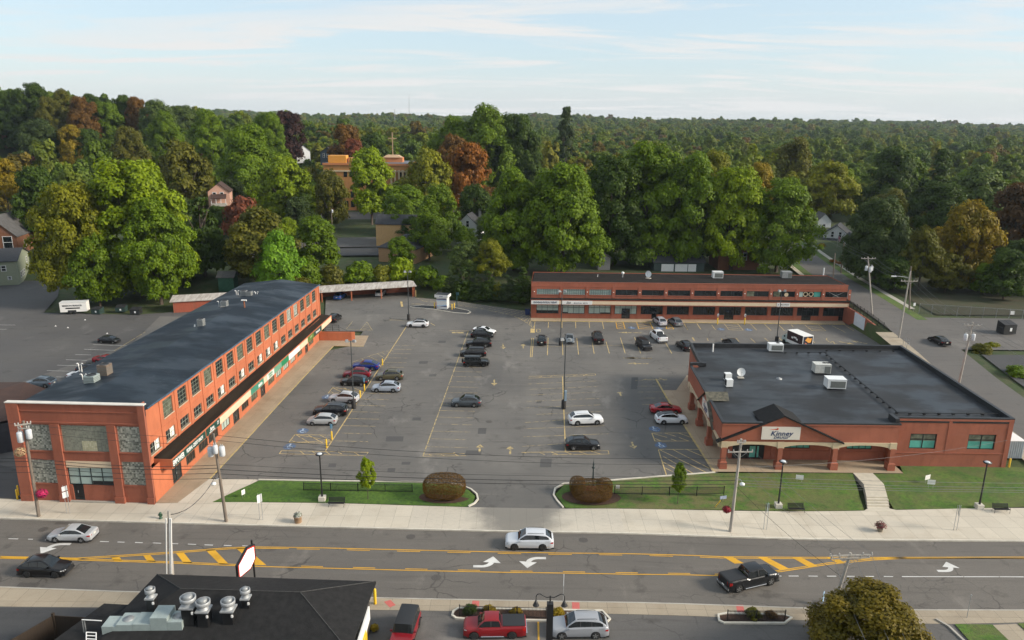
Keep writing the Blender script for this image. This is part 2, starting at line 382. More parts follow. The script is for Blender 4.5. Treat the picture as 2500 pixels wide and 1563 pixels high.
# parking lot: one sheet from the sidewalk to the rear shops, edges follow the walks
LOT = [(-38.5,84.0),(-30.3,83.4),(-12.3,83.3),(-6.3,82.8),(-3.9,80.7),(-3.6,78.7),(-4.8,77.4),(6.3,77.3),(5.2,80.9),(6.3,83.3),(26.2,86.7),(27,88),
       (31,125),(66,123),(74.2,145),(74.2,161),(4.2,161),(4.4,168.2),(-9.5,175.5),(-13.7,178.2),(-24,181.0),(-26,188),(-46,180),(-39,150),(-31,150),(-31,140),(-36.5,135)]
flat('parking_lot',LOT,0.0,M_LOT)
flat('rear_lot',[(-190,79.5),(-57,78.3),(-52.5,150),(-46,181),(-72,166),(-84,161.5),(-105,162.5),(-111,178),(-124,202),(-127,205),(-133,204),(-128.5,190.5),(-190,178)],0.0,
     asphalt('rear_lot_asphalt',(0.088,0.083,0.08),(0.10,0.095,0.09),(0.075,0.071,0.07),0.4))
flat('rear_lot_pale',[(-88,96),(-60,85),(-54,150),(-60,160.5),(-78,160.3),(-74,140)],0.004,asphalt('pale_asphalt',(0.135,0.125,0.115),(0.16,0.15,0.135),(0.115,0.108,0.10),0.3))
# walks along the shops
flat('shop_walk',[(-40.7,77.6),(-38.2,77.7),(-36.9,83.6),(-36.5,92),(-36.0,108),(-35.5,121),(-34.7,139.5),(-28.8,139.4),(-29.2,146.9),(-33,147),(-38.4,147)],0.012,M_OLDWALK)
flat('shop_walk_new',[(-38.2,77.7),(-34.4,77.6),(-30.6,83.6),(-36.9,83.6)],0.016,M_WALK)
kerb_line('yellow_kerb',[(-36.85,83.7),(-36.5,92),(-36.0,108),(-35.5,121),(-34.7,139.5),(-28.8,139.4)],0.18,-0.05,0.03,M_KERBY)
flat('rear_walk',[(4.1,159.7),(73.5,159.6),(74.3,162.5),(4.2,162.3)],0.10,M_TAN)
kerb_line('yellow_kerb',[(4.1,159.75),(40,159.6),(73.5,159.65)],0.22,-0.05,0.115,M_KERBY)
flat('pharmacy_walk',[(25.6,86.9),(43.5,87.0),(46,87.0),(49.9,87.0),(49.9,90.5),(49.5,97),(34,97),(34,124),(30.6,124),(27.2,116.5),(24.9,116.5)],0.10,M_TAN)
kerb_line('yellow_kerb',[(24.9,122),(25.0,113),(25.4,100),(25.75,90),(25.9,86.9)],0.24,-0.05,0.115,M_KERBY)
# lawns: sloping sheets with worn patches
g = NT('lawn_turf',0.95)
c = g.mix(g.rng(g.noise(0.28,None,5),0.35,0.65),(0.050,0.125,0.008),(0.088,0.175,0.012))
c = g.mix(g.rng(g.noise(2.6,None,6,0.7),0.38,0.66,0,0.75),c,(0.026,0.060,0.008))
sp = g.sepxyz()
dry = g.math('MULTIPLY',g.rng(g.noise(0.42,g.map((1,1.3,1),0,(5,9,0)),6,0.68),0.36,0.60),g.rng(sp['X'],4,14,0.05,.72))
dry = g.math('MULTIPLY',dry,g.rng(sp['X'],26,44,1.0,0.55))
c = g.mix(dry,c,(0.16,0.125,0.055))
c = g.mix(g.rng(g.noise(9,None,3),0.35,0.75,0,0.4),c,(0.020,0.036,0.007))
M_LAWN = g.out(c,None,g.noise(7,None,4),0.6,0.08)
def lawn(name,near,far,znear,zfar):
 """ruled sheet between two edge lines of equal count"""
 m = MB();V = [];F = [];K = 6;n = len(near)
 for i in range(n):
  for k in range(K + 1):
   t = k / K;x = lerp(near[i][0],far[i][0],t);y = lerp(near[i][1],far[i][1],t)
   za = znear(x) if callable(znear) else znear
   V.append((x,y,lerp(za,zfar,sstep(0.05,0.95,t)) + 0.04 * math.sin(3.1 * t)))
 for i in range(n - 1):
  for k in range(K): a = i * (K + 1) + k;F.append((a,a + K + 1,a + K + 2,a + 1))
 m.grid(V,F,0,True);return struct(m.build(name,M_LAWN))
lawn('lawn',[(-34.3,77.9),(-28,78.05),(-20,78.02),(-12,77.75),(-7,77.5),(-5.0,77.45),(-4.3,78.2)],
     [(-30.6,83.3),(-26,83.2),(-20,83.2),(-12.3,83.15),(-6.4,82.7),(-4.9,81.3),(-4.1,79.9)],0.03,0.06)
kerb_line('kerb',[(-30.8,83.42),(-26,83.32),(-20,83.3),(-12.3,83.28),(-7.6,83.1),(-6.1,82.7),(-4.7,81.6),(-3.95,80.4),(-3.75,79.2),(-4.1,78.2),(-4.75,77.5)],0.20,-0.05,0.15,M_KERB)
lawn('lawn',[(6.4,77.5),(7.2,77.45),(12,77.55),(18,77.75),(25,78.05),(30,78.25),(36,78.5),(41.3,78.75)],
     [(5.35,80.6),(6.6,83.1),(12,84.05),(18,85.2),(25.5,86.6),(31,86.75),(37,86.85),(43.4,86.95)],rz,0.05)
kerb_line('kerb',[(6.1,77.5),(5.5,79),(5.15,80.4),(5.4,82),(6.5,83.25),(8.5,83.55),(12,84.2),(18,85.35),(25.9,86.75)],0.20,-0.05,0.15,M_KERB)
lawn('lawn',[(44.9,79.0),(46.8,79.1),(52,79.35),(58,79.75),(64,80.3),(72,80.7)],
     [(46.1,86.95),(49.9,87.0),(51,90.6),(58,90.2),(65,89.4),(72,88.5)],rz,0.03)
# path with four steps down to the sidewalk
m = MB();q = 0.15
m.prism([(43.5,84.0),(46.0,84.0),(46.0,87.05),(43.5,87.05)],-0.5,0.09)
m.prism([(42.45,80.9),(44.95,80.9),(46.0,84.0),(43.5,84.0)],-0.7,[0.0,0.0,0.075,0.075])
for i in range(4):
 y1 = 80.9 - i * 0.42;x1 = 42.45 - i * 0.14
 m.prism([(x1 - 0.14,y1 - 0.42),(x1 + 2.46,y1 - 0.42),(x1 + 2.5,y1),(x1,y1)],-0.9,-q * (i + 1) + 0.02)
m.prism([(41.0,78.5),(45.6,78.6),(44.5,79.22),(41.95,79.22)],-0.9,rz(43) + 0.012)
struct(m.build('steps_path',mat('pale_concrete',(0.50,0.45,0.36),0.85,var=0.12,vscale=1.2)))
# side street, its walk and the parking lot across it
def st_strip(name,d0,d1,y0,y1,zo,material,ystep=3.0):
 m = MB();V = [];F = [];n = int((y1 - y0) / ystep)
 for i in range(n + 1):
  y = lerp(y0,y1,i / n)
  for d in (d0,d1):
   x = st_x(y) + (d(y) if callable(d) else d);V.append((x,y,pl(ST_PROF,y) + zo))
 for i in range(n): F.append((2 * i,2 * i + 1,2 * i + 3,2 * i + 2))
 m.grid(V,F,0,True);return struct(m.build(name,material))
st_strip('side_street',-8.7,0.0,76,420,0.02,M_SIDE)
st_strip('side_walk',2.2,3.5,162,300,0.05,M_CONC)
st_strip('side_walk',-12.2,-10.9,176,300,0.05,M_WALK)
st_strip('verge',-10.9,-8.7,172,300,0.03,M_LAWN)
st_strip('verge',0.0,2.2,153,300,0.03,M_LAWN)
st_strip('side_walk',-12.2,-8.7,84,144,0.03,M_WALK2)
st_strip('neighbour_lot',0.0,lambda y: 75,134,155,0.012,M_SIDE)
st_strip('neighbour_lot',2.6,lambda y: 60,88,131.5,0.008,M_NEWASPH)
flat('leaf_litter',[(92,157.5),(170,157.5),(180,250),(100,250)],3.05,mat('leaf_litter',(.050,.038,.018),.95,col2=(.03,.042,.012),vscale=.5,bump=.5,bscale=6))
M_MULCH = mat('bark_mulch',(0.060,0.030,0.018),0.95,var=0.45,vscale=7,bump=0.6,bscale=14)
# drive-through island
isl = [(-24.0,171.2),(-21.5,172.9),(-18.6,172.6),(-13.6,170.9),(-10.2,168.2),(-9.5,166.6),(-10.2,165.5),(-13.2,166.1),(-17.8,168.9),(-21.1,170.1),(-23.4,170.4)]
flat('island',isl,0.13,M_NEWASPH)
kerb_line('kerb',isl,0.22,-0.05,0.15,M_KERB,closed=True)
lawn('lawn',[(40.2,50),(44,50)],[(40.2,58.3),(43.6,58.3)],-.55,-.55);lawn('lawn',[(46.8,50),(60,50)],[(46.0,58.5),(60,59.2)],-.55,-.55)
flat('path',[(44,50),(46.8,50),(46,58.5),(43.6,58.3)],-.61,M_WALK2);kerb_line('kerb',[(40.0,49,-.6),(39.9,55,-.6),(39.5,58,-.6),(38.9,59,-.6)],.2,-.1,.1,M_CONC)
# -- paint on the ground
def paint(name,col,wear,under,scale=1.6):
 g = NT(name,0.75)
 f = g.rng(g.noise(scale,None,6,0.7),wear,wear + 0.14)
 return g.out(g.mix(f,under,g.mix(g.rng(g.noise(0.5),0.3,0.7),col,tuple(x * 0.75 for x in col))))
M_YFADE = paint('faded_yellow_paint',(0.50,0.38,0.17),0.40,(0.11,0.10,0.09))
M_YLOT = paint('yellow_lot_paint',(0.58,0.42,0.17),0.34,(0.12,0.11,0.10))
M_YNEW = paint('fresh_yellow_paint',(0.66,0.36,0.03),0.30,(0.12,0.11,0.10))
M_YROAD = paint('road_yellow_paint',(0.66,0.35,0.02),0.12,(0.2,0.15,0.07),2.2)
M_WROAD = paint('road_white_paint',(0.66,0.65,0.62),0.22,(0.2,0.19,0.18),3)
M_BLUE = paint('blue_paint',(0.07,0.14,0.27),0.42,(0.10,0.10,0.11),2.5)
def seg(m,p,q,w,z,zf=None):
 p,q = Vector(p[:2]),Vector(q[:2]);d = q - p
 if d.length < 1e-6: return
 n = Vector((-d.y,d.x)).normalized() * w / 2;k = max(1,int(d.length / .8)) if zf else 1
 for i in range(k):
  a = p + d * (i / k);b = p + d * ((i + 1) / k);za = z + (zf(a.x) if zf else 0);zb_ = z + (zf(b.x) if zf else 0)
  m.face([(*(a - n),za),(*(b - n),zb_),(*(b + n),zb_),(*(a + n),za)])
def segp(m,pts,w,z,zf=None):
 for a,b in zip(pts,pts[1:]): seg(m,a,b,w,z,zf)
def z2(x,y): return gp(600 + x / 3.78,850 + y / 3.78)
def z3(x,y): return gp(1200 + x / 3.78,850 + y / 3.78)
def z6(x,y): return gp(1280 + x / 5.76,640 + y / 5.76)
def z7(x,y): return gp(1650 + x / 5.376,640 + y / 5.376)
def zb(x,y): return gp(950 + x / 4.398,600 + y / 4.398)
def zc(x,y): return gp(400 + x / 3.72,500 + y / 3.72)
def zl(x,y): return gp(x / 3.78,560 + y / 3.78)
def bl(x,y): return gps(x / 3.752,1160 + y / 3.752)
def bm(x,y): return gps(600 + x / 3.752,1160 + y / 3.752)
def bc(x,y): return gps(1050 + x / 3.78,1240 + y / 3.78)
def br(x,y): return gps(1660 + x / 2.88,1160 + y / 2.88)
def hatch(m,a,b,c_,d,n,w,z,slope=1):
 """box a-b-c-d with n slanting bars between side a-b and side d-c"""
 segp(m,[a,b,c_,d,a],w,z)
 for i in range(n):
  t0 = (i + 0.15) / n;t1 = min(1.0,t0 + 0.8 / n * slope + 0.12)
  seg(m,Vector(a).lerp(Vector(b),t0),Vector(d).lerp(Vector(c_),t1),w,z)
ZP = 0.006
mf,my,mn = MB(),MB(),MB()
# west bay line and its stalls
A0,A1 = z2(735,950),gp(993,796);dA = (A1 - A0).normalized();uA = Vector((dA.y,-dA.x,0))
seg(my,A0,A1,0.16,ZP)
for i in range(18):
 a = A0 + dA * (3.3 + 2.66 * i);ln = 5.0 - 0.06 * i
 seg(mf,a + uA * 0.1,a + uA * ln,0.10,ZP)
 if i in (6,7,9,12): seg(mf,a - uA * 0.1,a - uA * 4.6,0.10,ZP)
for a,b in (((310,975),(1105,993)),((330,947),(1130,962)),((1130,962),(1105,993)),((310,975),(330,947)),((500,950),(540,980)),((610,952),(665,984)),((735,955),(785,986)),((850,958),(885,978)),((1000,962),(1050,992))):
 seg(my,z2(*a),z2(*b),0.10,ZP)
hatch(my,z2(400,868),z2(720,878),z2(800,855),z2(455,797),1,0.10,ZP)
for a,b in (((410,845),(465,872)),((460,797),(590,876)),((570,798),(712,877)),((685,803),(790,856)),((455,797),(810,805)),((760,418),(805,362)),((805,362),(1095,408)),((765,415),(1080,420)),((800,365),(890,408)),((905,368),(985,405)),((1005,372),(1095,408)),((785,400),(815,418))):
 seg(my,z2(*a),z2(*b),0.10,ZP)
for a,b in (((985,130),(1150,70)),((1150,70),(1255,40)),((1255,40),(1370,5)),((1060,95),(1110,125)),((1140,78),(1215,112)),((1215,52),(1300,105)),((1255,42),(1320,80)),((1300,28),(1345,52)),((1335,18),(1362,30))):
 seg(mf,z2(*a),z2(*b),0.10,ZP)
for a,b in (((1785,1138),(1845,1065)),((1845,1065),(1895,1142)),((1895,1142),(1785,1138)),((1800,1120),(1880,1140)),((1812,1105),(1890,1125)),((1825,1090),(1875,1105)),((1655,1130),(1715,1060)),((1665,1132),(1890,1140))):
 seg(mf,zc(*a),zc(*b),0.10,ZP)
# middle bay line
B0,B1 = z2(1635,998),gp(1143.5,808);dB = (B1 - B0).normalized();uB = Vector((dB.y,-dB.x,0))
seg(mf,B0,B1,0.15,ZP)
for i in range(20):
 a = B0 + dB * (3.0 + 2.62 * i);seg(mf,a + uB * 0.1,a + uB * (5.6 - 0.05 * i),0.09,ZP)
for a,b in (((1640,998),(2035,994)),((1650,980),(2020,975)),((1690,980),(1725,998)),((1800,980),(1840,998)),((1925,976),(1965,998)),((1910,975),(1930,962))): seg(my,z2(*a),z2(*b),0.10,ZP)
seg(my,zb(650,914),zb(852,917),0.20,ZP);seg(my,zb(5,798),zb(185,800),0.18,ZP);seg(my,zb(445,832),zb(490,857),0.14,ZP)
for k in range(7): seg(mf,zb(680 + k * 18,928),zb(686 + k * 18,940),0.35,ZP)
# east bay line
C0,C1 = z3(683,955),z3(655,262);seg(my,C0,C1,0.15,ZP)
for y0,x0,x1 in ((310,335,968),(360,330,980),(412,325,990),(470,325,995),(530,318,1010),(592,415,1018),(665,310,720),(722,300,1042),(797,295,1080),(885,285,700)):
 seg(mf,z3(x0,y0 + 22 - (x0 - 330) * 0.02),z3(x1,y0 - 6),0.09,ZP)
for a,b in (((275,962),(320,968)),((445,965),(490,983)),((555,962),(620,985)),((675,955),(755,986)),((805,955),(890,983)),((920,953),(1008,978)),((560,985),(1085,978)),((1085,978),(1075,945)),((300,962),(680,958)),((690,955),(1075,947)),
             ((340,278),(960,252)),((345,262),(960,238)),((960,238),(958,252)),((440,270),(475,256)),((540,266),(580,250)),((740,262),(800,244)),((845,256),(890,240))):
 seg(my,z3(*a),z3(*b),0.10,ZP)
# stalls beside the pharmacy
for y0,x0,x1 in ((298,1325,1620),(352,1340,1632),(406,1350,1665),(462,1370,1700),(520,1390,1735),(600,1490,1770)): seg(mf,z3(x0,y0),z3(x1,y0 - 2),0.09,ZP)
for a,b in (((1385,295),(1430,285)),((1545,275),(1605,298)),((1400,290),(1620,288)),
             ((1480,785),(1850,783)),((1505,858),(1890,858)),((1480,785),(1508,858)),((1495,790),(1620,825)),((1600,785),(1700,815)),((1725,784),(1880,838)),((1505,832),(1560,856)),((1655,838),(1710,858)),((1730,825),(1820,858)),
             ((1540,935),(1925,935)),((1540,940),(1620,1190)),((1555,940),(1975,1145)),((1670,935),(2010,1110)),((1800,935),(1975,1010)),((1585,1000),(1875,1165)),((1580,1050),(1700,1115)),((1600,1105),(1670,1140))):
 seg(my,z3(*a),z3(*b),0.13,ZP)
# bays in front of the rear shops
for a,b in (((150,840),(140,930)),((342,840),(335,930)),((530,840),(530,925)),((720,842),(725,930)),((910,842),(920,930)),((1097,842),(1118,938)),((2250,865),(2293,948))): seg(my,z6(*a),z6(*b),0.13,ZP)
for q4 in (((1288,842),(1390,842),(1418,940),(1305,938)),((1580,848),(1765,848),(1812,942),(1610,940)),((1995,865),(2050,865),(2102,942),(2000,940))):
 a,b,c_,d = [z6(*k) for k in q4];segp(mn,[a,d,c_,b],0.17,ZP)
 for t in (0.12,0.4,0.68): seg(mn,a.lerp(d,t + 0.25),b.lerp(c_,t),0.16,ZP)
for a,b in (((110,815),(155,890)),((275,805),(330,885)),((470,825),(520,890)),((980,810),(1060,895)),((1165,818),(1250,900)),((1345,820),(1425,900)),((1515,822),(1540,850)),((1870,822),(1970,905)),((2210,822),(2335,905)),((2050,835),(2230,925))): seg(my,z7(*a),z7(*b),0.12,ZP)
for q4 in (((632,808),(810,808),(885,895),(700,892)),((1690,825),(1880,828),(1970,903),(1785,900))):
 a,b,c_,d = [z7(*k) for k in q4];segp(my,[a,d,c_,b],0.12,ZP)
 for t in (0.12,0.4,0.68): seg(my,a.lerp(d,t + 0.25),b.lerp(c_,t),0.11,ZP)
# double row in the middle of the rear lot
for a,b in (((105,1068),(85,1335)),((130,1070),(108,1335)),((85,1335),(108,1335)),((335,1065),(325,1310)),((535,1065),(543,1310)),((738,1070),(763,1300)),((955,1130),(983,1290)),((1150,1120),(1197,1285)),((1350,1060),(1420,1285)),((1548,1055),(1637,1285)),((1985,1130),(2073,1285)),((2370,1060),(2400,1110))): seg(my,z6(*a),z6(*b),0.13,ZP)
seg(mf,z6(130,1195),z6(1620,1165),0.08,ZP)
for a,b in (((215,990),(235,1030)),((410,1000),(425,1035)),((595,1005),(640,1055)),((790,1000),(830,1045)),((980,1000),(1045,1060)),((1165,1000),(1240,1060)),((1355,1000),(1440,1062)),((1800,1035),(1825,1060))): seg(my,z7(*a),z7(*b),0.12,ZP)
# hatched edge round the grass bank
edge = [zb(290,560),zb(380,598),zb(560,615),zb(760,640),zb(1020,682),zb(1180,720),zb(1300,742),zb(1400,782),zb(1480,830),zb(1545,884),zb(1562,850)]
bank = [zb(300,552),zb(520,575),zb(720,592),zb(900,620),zb(1100,648),zb(1250,675),zb(1510,706),zb(1520,800)]
segp(mf,edge,0.14,ZP)
def along(pts,t):
 L = [0.0]
 for a,b in zip(pts,pts[1:]): L.append(L[-1] + (b - a).length)
 s_ = t * L[-1]
 for i in range(len(pts) - 1):
  if s_ <= L[i + 1]: return pts[i].lerp(pts[i + 1],(s_ - L[i]) / max(1e-6,L[i + 1] - L[i]))
 return pts[-1]
for i in range(27):
 t = i / 26;seg(mf,along(edge[:10],t * 0.97),along(bank,min(1,t * 0.97 + 0.05)),0.13,ZP)
for c4 in ((1075,1020),(1098,1098),(235,1188),(1030,680)): pass
seg(my,zb(1542,890),zb(1540,935),0.9,ZP);segp(mf,[zb(1585,895),zb(1622,898),zb(1620,930),zb(1582,928),zb(1585,895)],0.2,ZP)
seg(my,zb(130,600),zb(140,655),0.5,ZP);seg(mf,zb(240,626),zb(365,628),0.3,ZP)
# rear lot white lines
mw = MB()
for a,b in (((860,1064),(1195,1076)),((778,1108),(1060,1118)),((695,1157),(840,1160)),((608,1204),(800,1210)),((528,1254),(720,1260)),((433,1304),(690,1312)),((520,1362),(590,1365)),((0,883),(140,884)),((0,923),(60,924)),((415,520),(465,521)),((400,543),(465,545))): seg(mw,zl(*a),zl(*b),0.11,0.012)
seg(mf,zl(1340,948),zl(1055,1122),0.14,0.012)
struct(mf.build('faded_markings',M_YFADE));struct(my.build('bay_markings',M_YLOT));struct(mn.build('fresh_markings',M_YNEW));struct(mw.build('rear_markings',M_WROAD))
def arrow_straight(m,c_,ang,L,w,z):
 ca,sa = math.cos(ang),math.sin(ang)
 T = lambda x,y: (c_[0] + x * ca - y * sa,c_[1] + x * sa + y * ca,z)
 m.face([T(-L / 2,-w / 2),T(L * 0.1,-w / 2),T(L * 0.1,w / 2),T(-L / 2,w / 2)]);m.face([T(L * 0.1,-w * 2),T(L / 2,0),T(L * 0.1,w * 2)])
ma = MB()
for p,an,L in ((zb(1225,1080),R(-88),3.6),(zb(1440,1078),R(90),3.0),(z2(2293,318),R(-88),3.0),(z2(2160,925),R(90),2.6),(z3(172,940),R(90),2.6),(z3(1305,895),R(-90),2.4),(z3(1187,420),R(90),2),(z6(1480,993),R(180),5),(z6(1590,1350),R(180),5.5),(z6(1600,1428),R(180),4),(z3(1345,93),R(180),5.5)):
 arrow_straight(ma,p,an,L,0.28,ZP)
for p,an in ((z7(2240,1062),R(-40)),(z7(2405,1052),R(140))): arrow_straight(ma,p,an,3.2,0.3,ZP)
segp(ma,[z7(1985,995),z7(1975,1025),z7(2030,1055),z7(2060,1040),z7(2090,1075),z7(2120,1070)],0.2,ZP)
struct(ma.build('lot_arrows',M_YFADE))
# blue bays with the wheelchair sign
mbl,mwh = MB(),MB()
def disabled(p,s=0.75):
 n = 14;mbl.face([(p.x + s * 1.1 * math.cos(2 * math.pi * i / n),p.y + s * 1.35 * math.sin(2 * math.pi * i / n),ZP) for i in range(n)])
 z = ZP + 0.004;q = lambda x,y: (p.x + x * s,p.y + y * s)
 pts = [q(0.05 + 0.42 * math.cos(t),-0.25 + 0.5 * math.sin(t)) for t in np.linspace(R(120),R(380),10)]
 segp(mwh,pts,0.13,z);segp(mwh,[q(-0.12,0.75),q(-0.05,0.05),q(0.38,0.02),q(0.52,-0.55),q(0.72,-0.5)],0.15,z)
 mwh.face([(p.x - 0.12 * s + 0.14 * math.cos(t),p.y + 0.95 * s + 0.16 * math.sin(t),z) for t in np.linspace(0,2 * math.pi,9)[:-1]])
for p in (z2(525,765),z2(405,908),z2(752,450),z3(1505,748),z3(1562,897),z6(1515,925),z6(1905,935),z7(595,882),z7(957,890)): disabled(p)
struct(mbl.build('blue_bay_patches',M_BLUE));struct(mwh.build('wheelchair_marks',paint('worn_white_paint',(0.50,0.58,0.66),0.38,(0.07,0.14,0.28),3)))
# main street: centre lines, hatching, dashes and turn arrows
mr,mrw = MB(),MB();ZR = -0.128
ytop = [bl(0,735),bl(700,750),bl(1500,700),bl(2100,655),bm(60,648),bm(400,652),bm(700,657),bm(1500,676),bm(2400,696),bc(1200,407),bc(2419,429),br(300,566),br(1100,570),br(2419,569),Vector((90,69.3,rz(90))),Vector((190,72,0))]
ybot = [bl(0,752),bl(700,768),bl(1500,793),bl(2100,817),bm(80,826),bm(700,841),bm(1500,862),bm(2400,881),bc(1000,588),bc(1800,602),bc(2419,609),br(0,692),br(250,699),br(480,690),br(700,672),br(1050,619),br(1350,590),br(1600,578),br(2419,579),Vector((90,69.0,rz(90)))]
segp(mr,ytop,0.13,ZR,rz);segp(mr,ybot,0.13,ZR,rz)
off = lambda pts,d: [Vector((p.x,p.y + d,p.z)) for p in pts]
segp(mr,off(ytop[:6],-0.24),0.12,ZR,rz);segp(mr,off(ybot[:5],0.22),0.12,ZR,rz);segp(mr,off(ytop[11:],-0.24),0.12,ZR,rz);segp(mr,off(ybot[12:18],0.24),0.12,ZR,rz)
for i in range(9):
 x = -22 + i * 5.2
 if x < 24:
  t = off(ytop,-0.26);seg(mr,(x,pl([(p.x,p.y) for p in t],x)),(x + 2.4,pl([(p.x,p.y) for p in t],x + 2.4)),0.11,ZR,rz)
  b = off(ybot[:12],0.24);x += 1.3;seg(mr,(x,pl([(p.x,p.y) for p in b],x)),(x + 2.2,pl([(p.x,p.y) for p in b],x + 2.2)),0.11,ZR,rz)
def bars(q):
 a,b,c_,d = q;mr.face([(p.x,p.y,rz(p.x) + ZR) for p in (a,b,c_,d)])
for q in (((1010,740),(1090,737),(1122,778),(1045,776)),((1310,727),(1375,722),(1428,783),(1352,783)),((1610,705),(1680,698),(1760,795),(1680,795)),((1885,680),(1965,672),(2095,806),(2010,806)),((2160,660),(2250,652),(2440,815),(2340,815))): bars([bl(*k) for k in q])
for q in (((305,567),(370,567),(450,612),(385,615)),((545,568),(610,569),(778,655),(705,660)),((785,570),(850,570),(972,632),(905,638)),((1030,570),(1085,571),(1170,605),(1110,612))): bars([br(*k) for k in q])
for a,b in (((75,573),(165,575)),((255,577),(300,578)),((410,584),(445,585)),((915,598),(995,601)),((1075,603),(1140,605)),((1235,607),(1305,610)),((1398,611),(1475,615)),((1560,617),(1630,620)),((1720,622),(1795,626)),((1872,629),(1950,632)),((2050,634),(2120,637)),((2218,637),(2280,640))): seg(mrw,bl(*a),bl(*b),0.11,ZR,rz)
for a,b in (((700,702),(715,702)),((765,702),(835,702)),((905,702),(970,703)),((1035,703),(1100,703)),((1175,704),(1230,704)),((1305,705),(1365,705)),((1435,705),(1500,706)),((1562,706),(1995,707)),((2000,707),(2245,707)),((2250,707),(2419,708))): seg(mrw,br(*a),br(*b),0.12,ZR,rz)
def turn_arrow(c_,flip,s=.66):
 """left-turn arrow: a curved shaft from the tail that ends in a head across the lane"""
 cx,cy_ = c_[0],c_[1];k = -1 if flip else 1;z = rz(cx) + ZR
 T = lambda x,y: (cx + k * x * s,cy_ + k * y * s * 1.4,z)
 inn,out_ = [],[]
 for t in np.linspace(0,1,9):
  a = R(-90 + 78 * t);inn.append(T(-1.0 + 1.15 * math.cos(a) ,0.15 + 0.72 * math.sin(a)));out_.append(T(-1.0 + 1.95 * math.cos(a),0.15 + 1.14 * math.sin(a)))
 inn = [T(-2.2,-0.57)] + inn;out_ = [T(-2.2,-0.99)] + out_
 for i in range(len(inn) - 1): mrw.face([inn[i],out_[i],out_[i + 1],inn[i + 1]] if True else [])
 mrw.face([T(-0.75,0.05),T(1.95,-0.15),T(0.75,1.15)])
turn_arrow(bc(535,492),False);turn_arrow(bc(940,490),True);turn_arrow(br(1880,640),False,.62);turn_arrow(bl(475,657),True,.68)
struct(mr.build('yellow_road_lines',M_YROAD));struct(mrw.build('white_road_lines',M_WROAD))
# patches, manholes and drains let into the paving
mp = MB()
for c4 in ((z2,1290,815,1450,862),(z2,1535,640,1612,668),(z2,2140,738,2215,792),(z2,2025,945,2170,985),(z2,760,1065,830,1098),(z2,1305,1108,1375,1142),(z2,1435,1050,1515,1076),(z2,1690,240,1755,262),(z2,1595,120,1675,145),(z2,935,50,1000,65),(z3,412,483,458,508),(z3,430,415,470,440),(z3,445,1020,550,1100),(zb,525,1020,605,1045),(zb,1240,888,1280,898),(z3,1285,270,1345,380)):
 f,x0,y0,x1,y1 = c4;mp.face([(p.x,p.y,0.004) for p in (f(x0,y1),f(x1,y1),f(x1 + 8,y0),f(x0 + 8,y0))])
struct(mp.build('asphalt_patches',asphalt('patch_asphalt',(0.078,0.075,0.072),(0.088,0.085,0.082),(0.070,0.068,0.066),0.2)))
mh = MB()
for p in (bl(395,487),bm(1510,555),bc(1415,287),bm(1745,928),z2(2245,680)):
 mh.face([(p.x + 0.5 * math.cos(t),p.y + 0.5 * math.sin(t),rz(p.x) * (p.y < 79) + (-0.133 if p.y < 79 else 0.005)) for t in np.linspace(0,2 * math.pi,17)[:-1]])
for p,w,h in ((bl(570,430),1.5,0.5),(bl(250,1000),2.0,0.9),(br(640,438),1.4,0.5),(br(955,888),1.8,0.7)):
 mh.face([(p.x - w / 2,p.y - h / 2,rz(p.x) - 0.133),(p.x + w / 2,p.y - h / 2,rz(p.x) - 0.133),(p.x + w / 2,p.y + h / 2,rz(p.x) - 0.133),(p.x - w / 2,p.y + h / 2,rz(p.x) - 0.133)])
struct(mh.build('manhole_covers',mat('cast_iron',(0.075,0.066,0.058),0.7,var=0.3,vscale=8)))
# ==== building helpers
M_BRICK = None
def brick(name,base,shade=0.8,course=0.075):
 g = NT(name,0.82,'Object')
 s = g.sepxyz();fr = g.math('FRACT',g.math('DIVIDE',s['Z'],course * 2.4));ln = g.math('LESS_THAN',fr,0.16)
 c = g.mix(g.rng(g.noise(0.28,None,5),0.35,0.65),tuple(x * shade for x in base),base)
 c = g.mix(g.rng(g.noise(1.6,g.map((1,1,0.25)),5,0.7),0.45,0.75,0,0.5),c,tuple(x * 0.58 for x in base))
 c = g.mix(g.math('MULTIPLY',ln,0.3),c,tuple(x * 0.5 for x in base))
 return g.out(c,None,ln,0.25,0.01)
M_SUNORANGE = brick('painted_brick_sunlit_orange',(0.51,0.155,0.070),0.85)  # mill brick with its sunlit tone put into the colour; posts plain orange
M_SHADERED = brick('painted_brick_shaded_red',(0.34,0.105,0.060),0.8)  # same mill brick with shade put into the colour; plain red elsewhere
M_KRED = brick('pharmacy_brick',(0.36,0.112,0.064),0.82)
M_TRIMRED = mat('trim_red',(0.31,0.092,0.052),0.7,var=0.1,vscale=1.5)
M_CREAM = mat('cream_panel',(0.66,0.52,0.36),0.6,var=0.06,vscale=0.8)
M_BEIGE = mat('beige_trim',(0.55,0.44,0.29),0.7,var=0.08,vscale=1.0)
M_WHITE = mat('white_paint',(0.74,0.73,0.70),0.55,var=0.05,vscale=1.0)
M_WHITEG = mat('white_enamel',(0.72,0.73,0.72),0.35,var=0.05,vscale=2.0)
M_BLACK = mat('black_metal',(0.012,0.012,0.013),0.45)
M_FRAME = mat('dark_frame',(0.022,0.035,0.036),0.45)
M_GREYM = mat('grey_metal',(0.30,0.31,0.31),0.5,0.4,var=0.15,vscale=3)
M_GALV = mat('galvanised',(0.36,0.37,0.375),0.5,0.25,var=0.15,vscale=4)
M_SAGE = mat('sage_enamel',(0.28,0.33,0.32),0.5,var=0.1,vscale=2)
M_HVAC = mat('hvac_enamel',(0.50,0.50,0.46),0.5,var=0.15,vscale=2.5)
M_HVACD = mat('hvac_coil',(0.13,0.14,0.13),0.6,var=0.3,vscale=12)
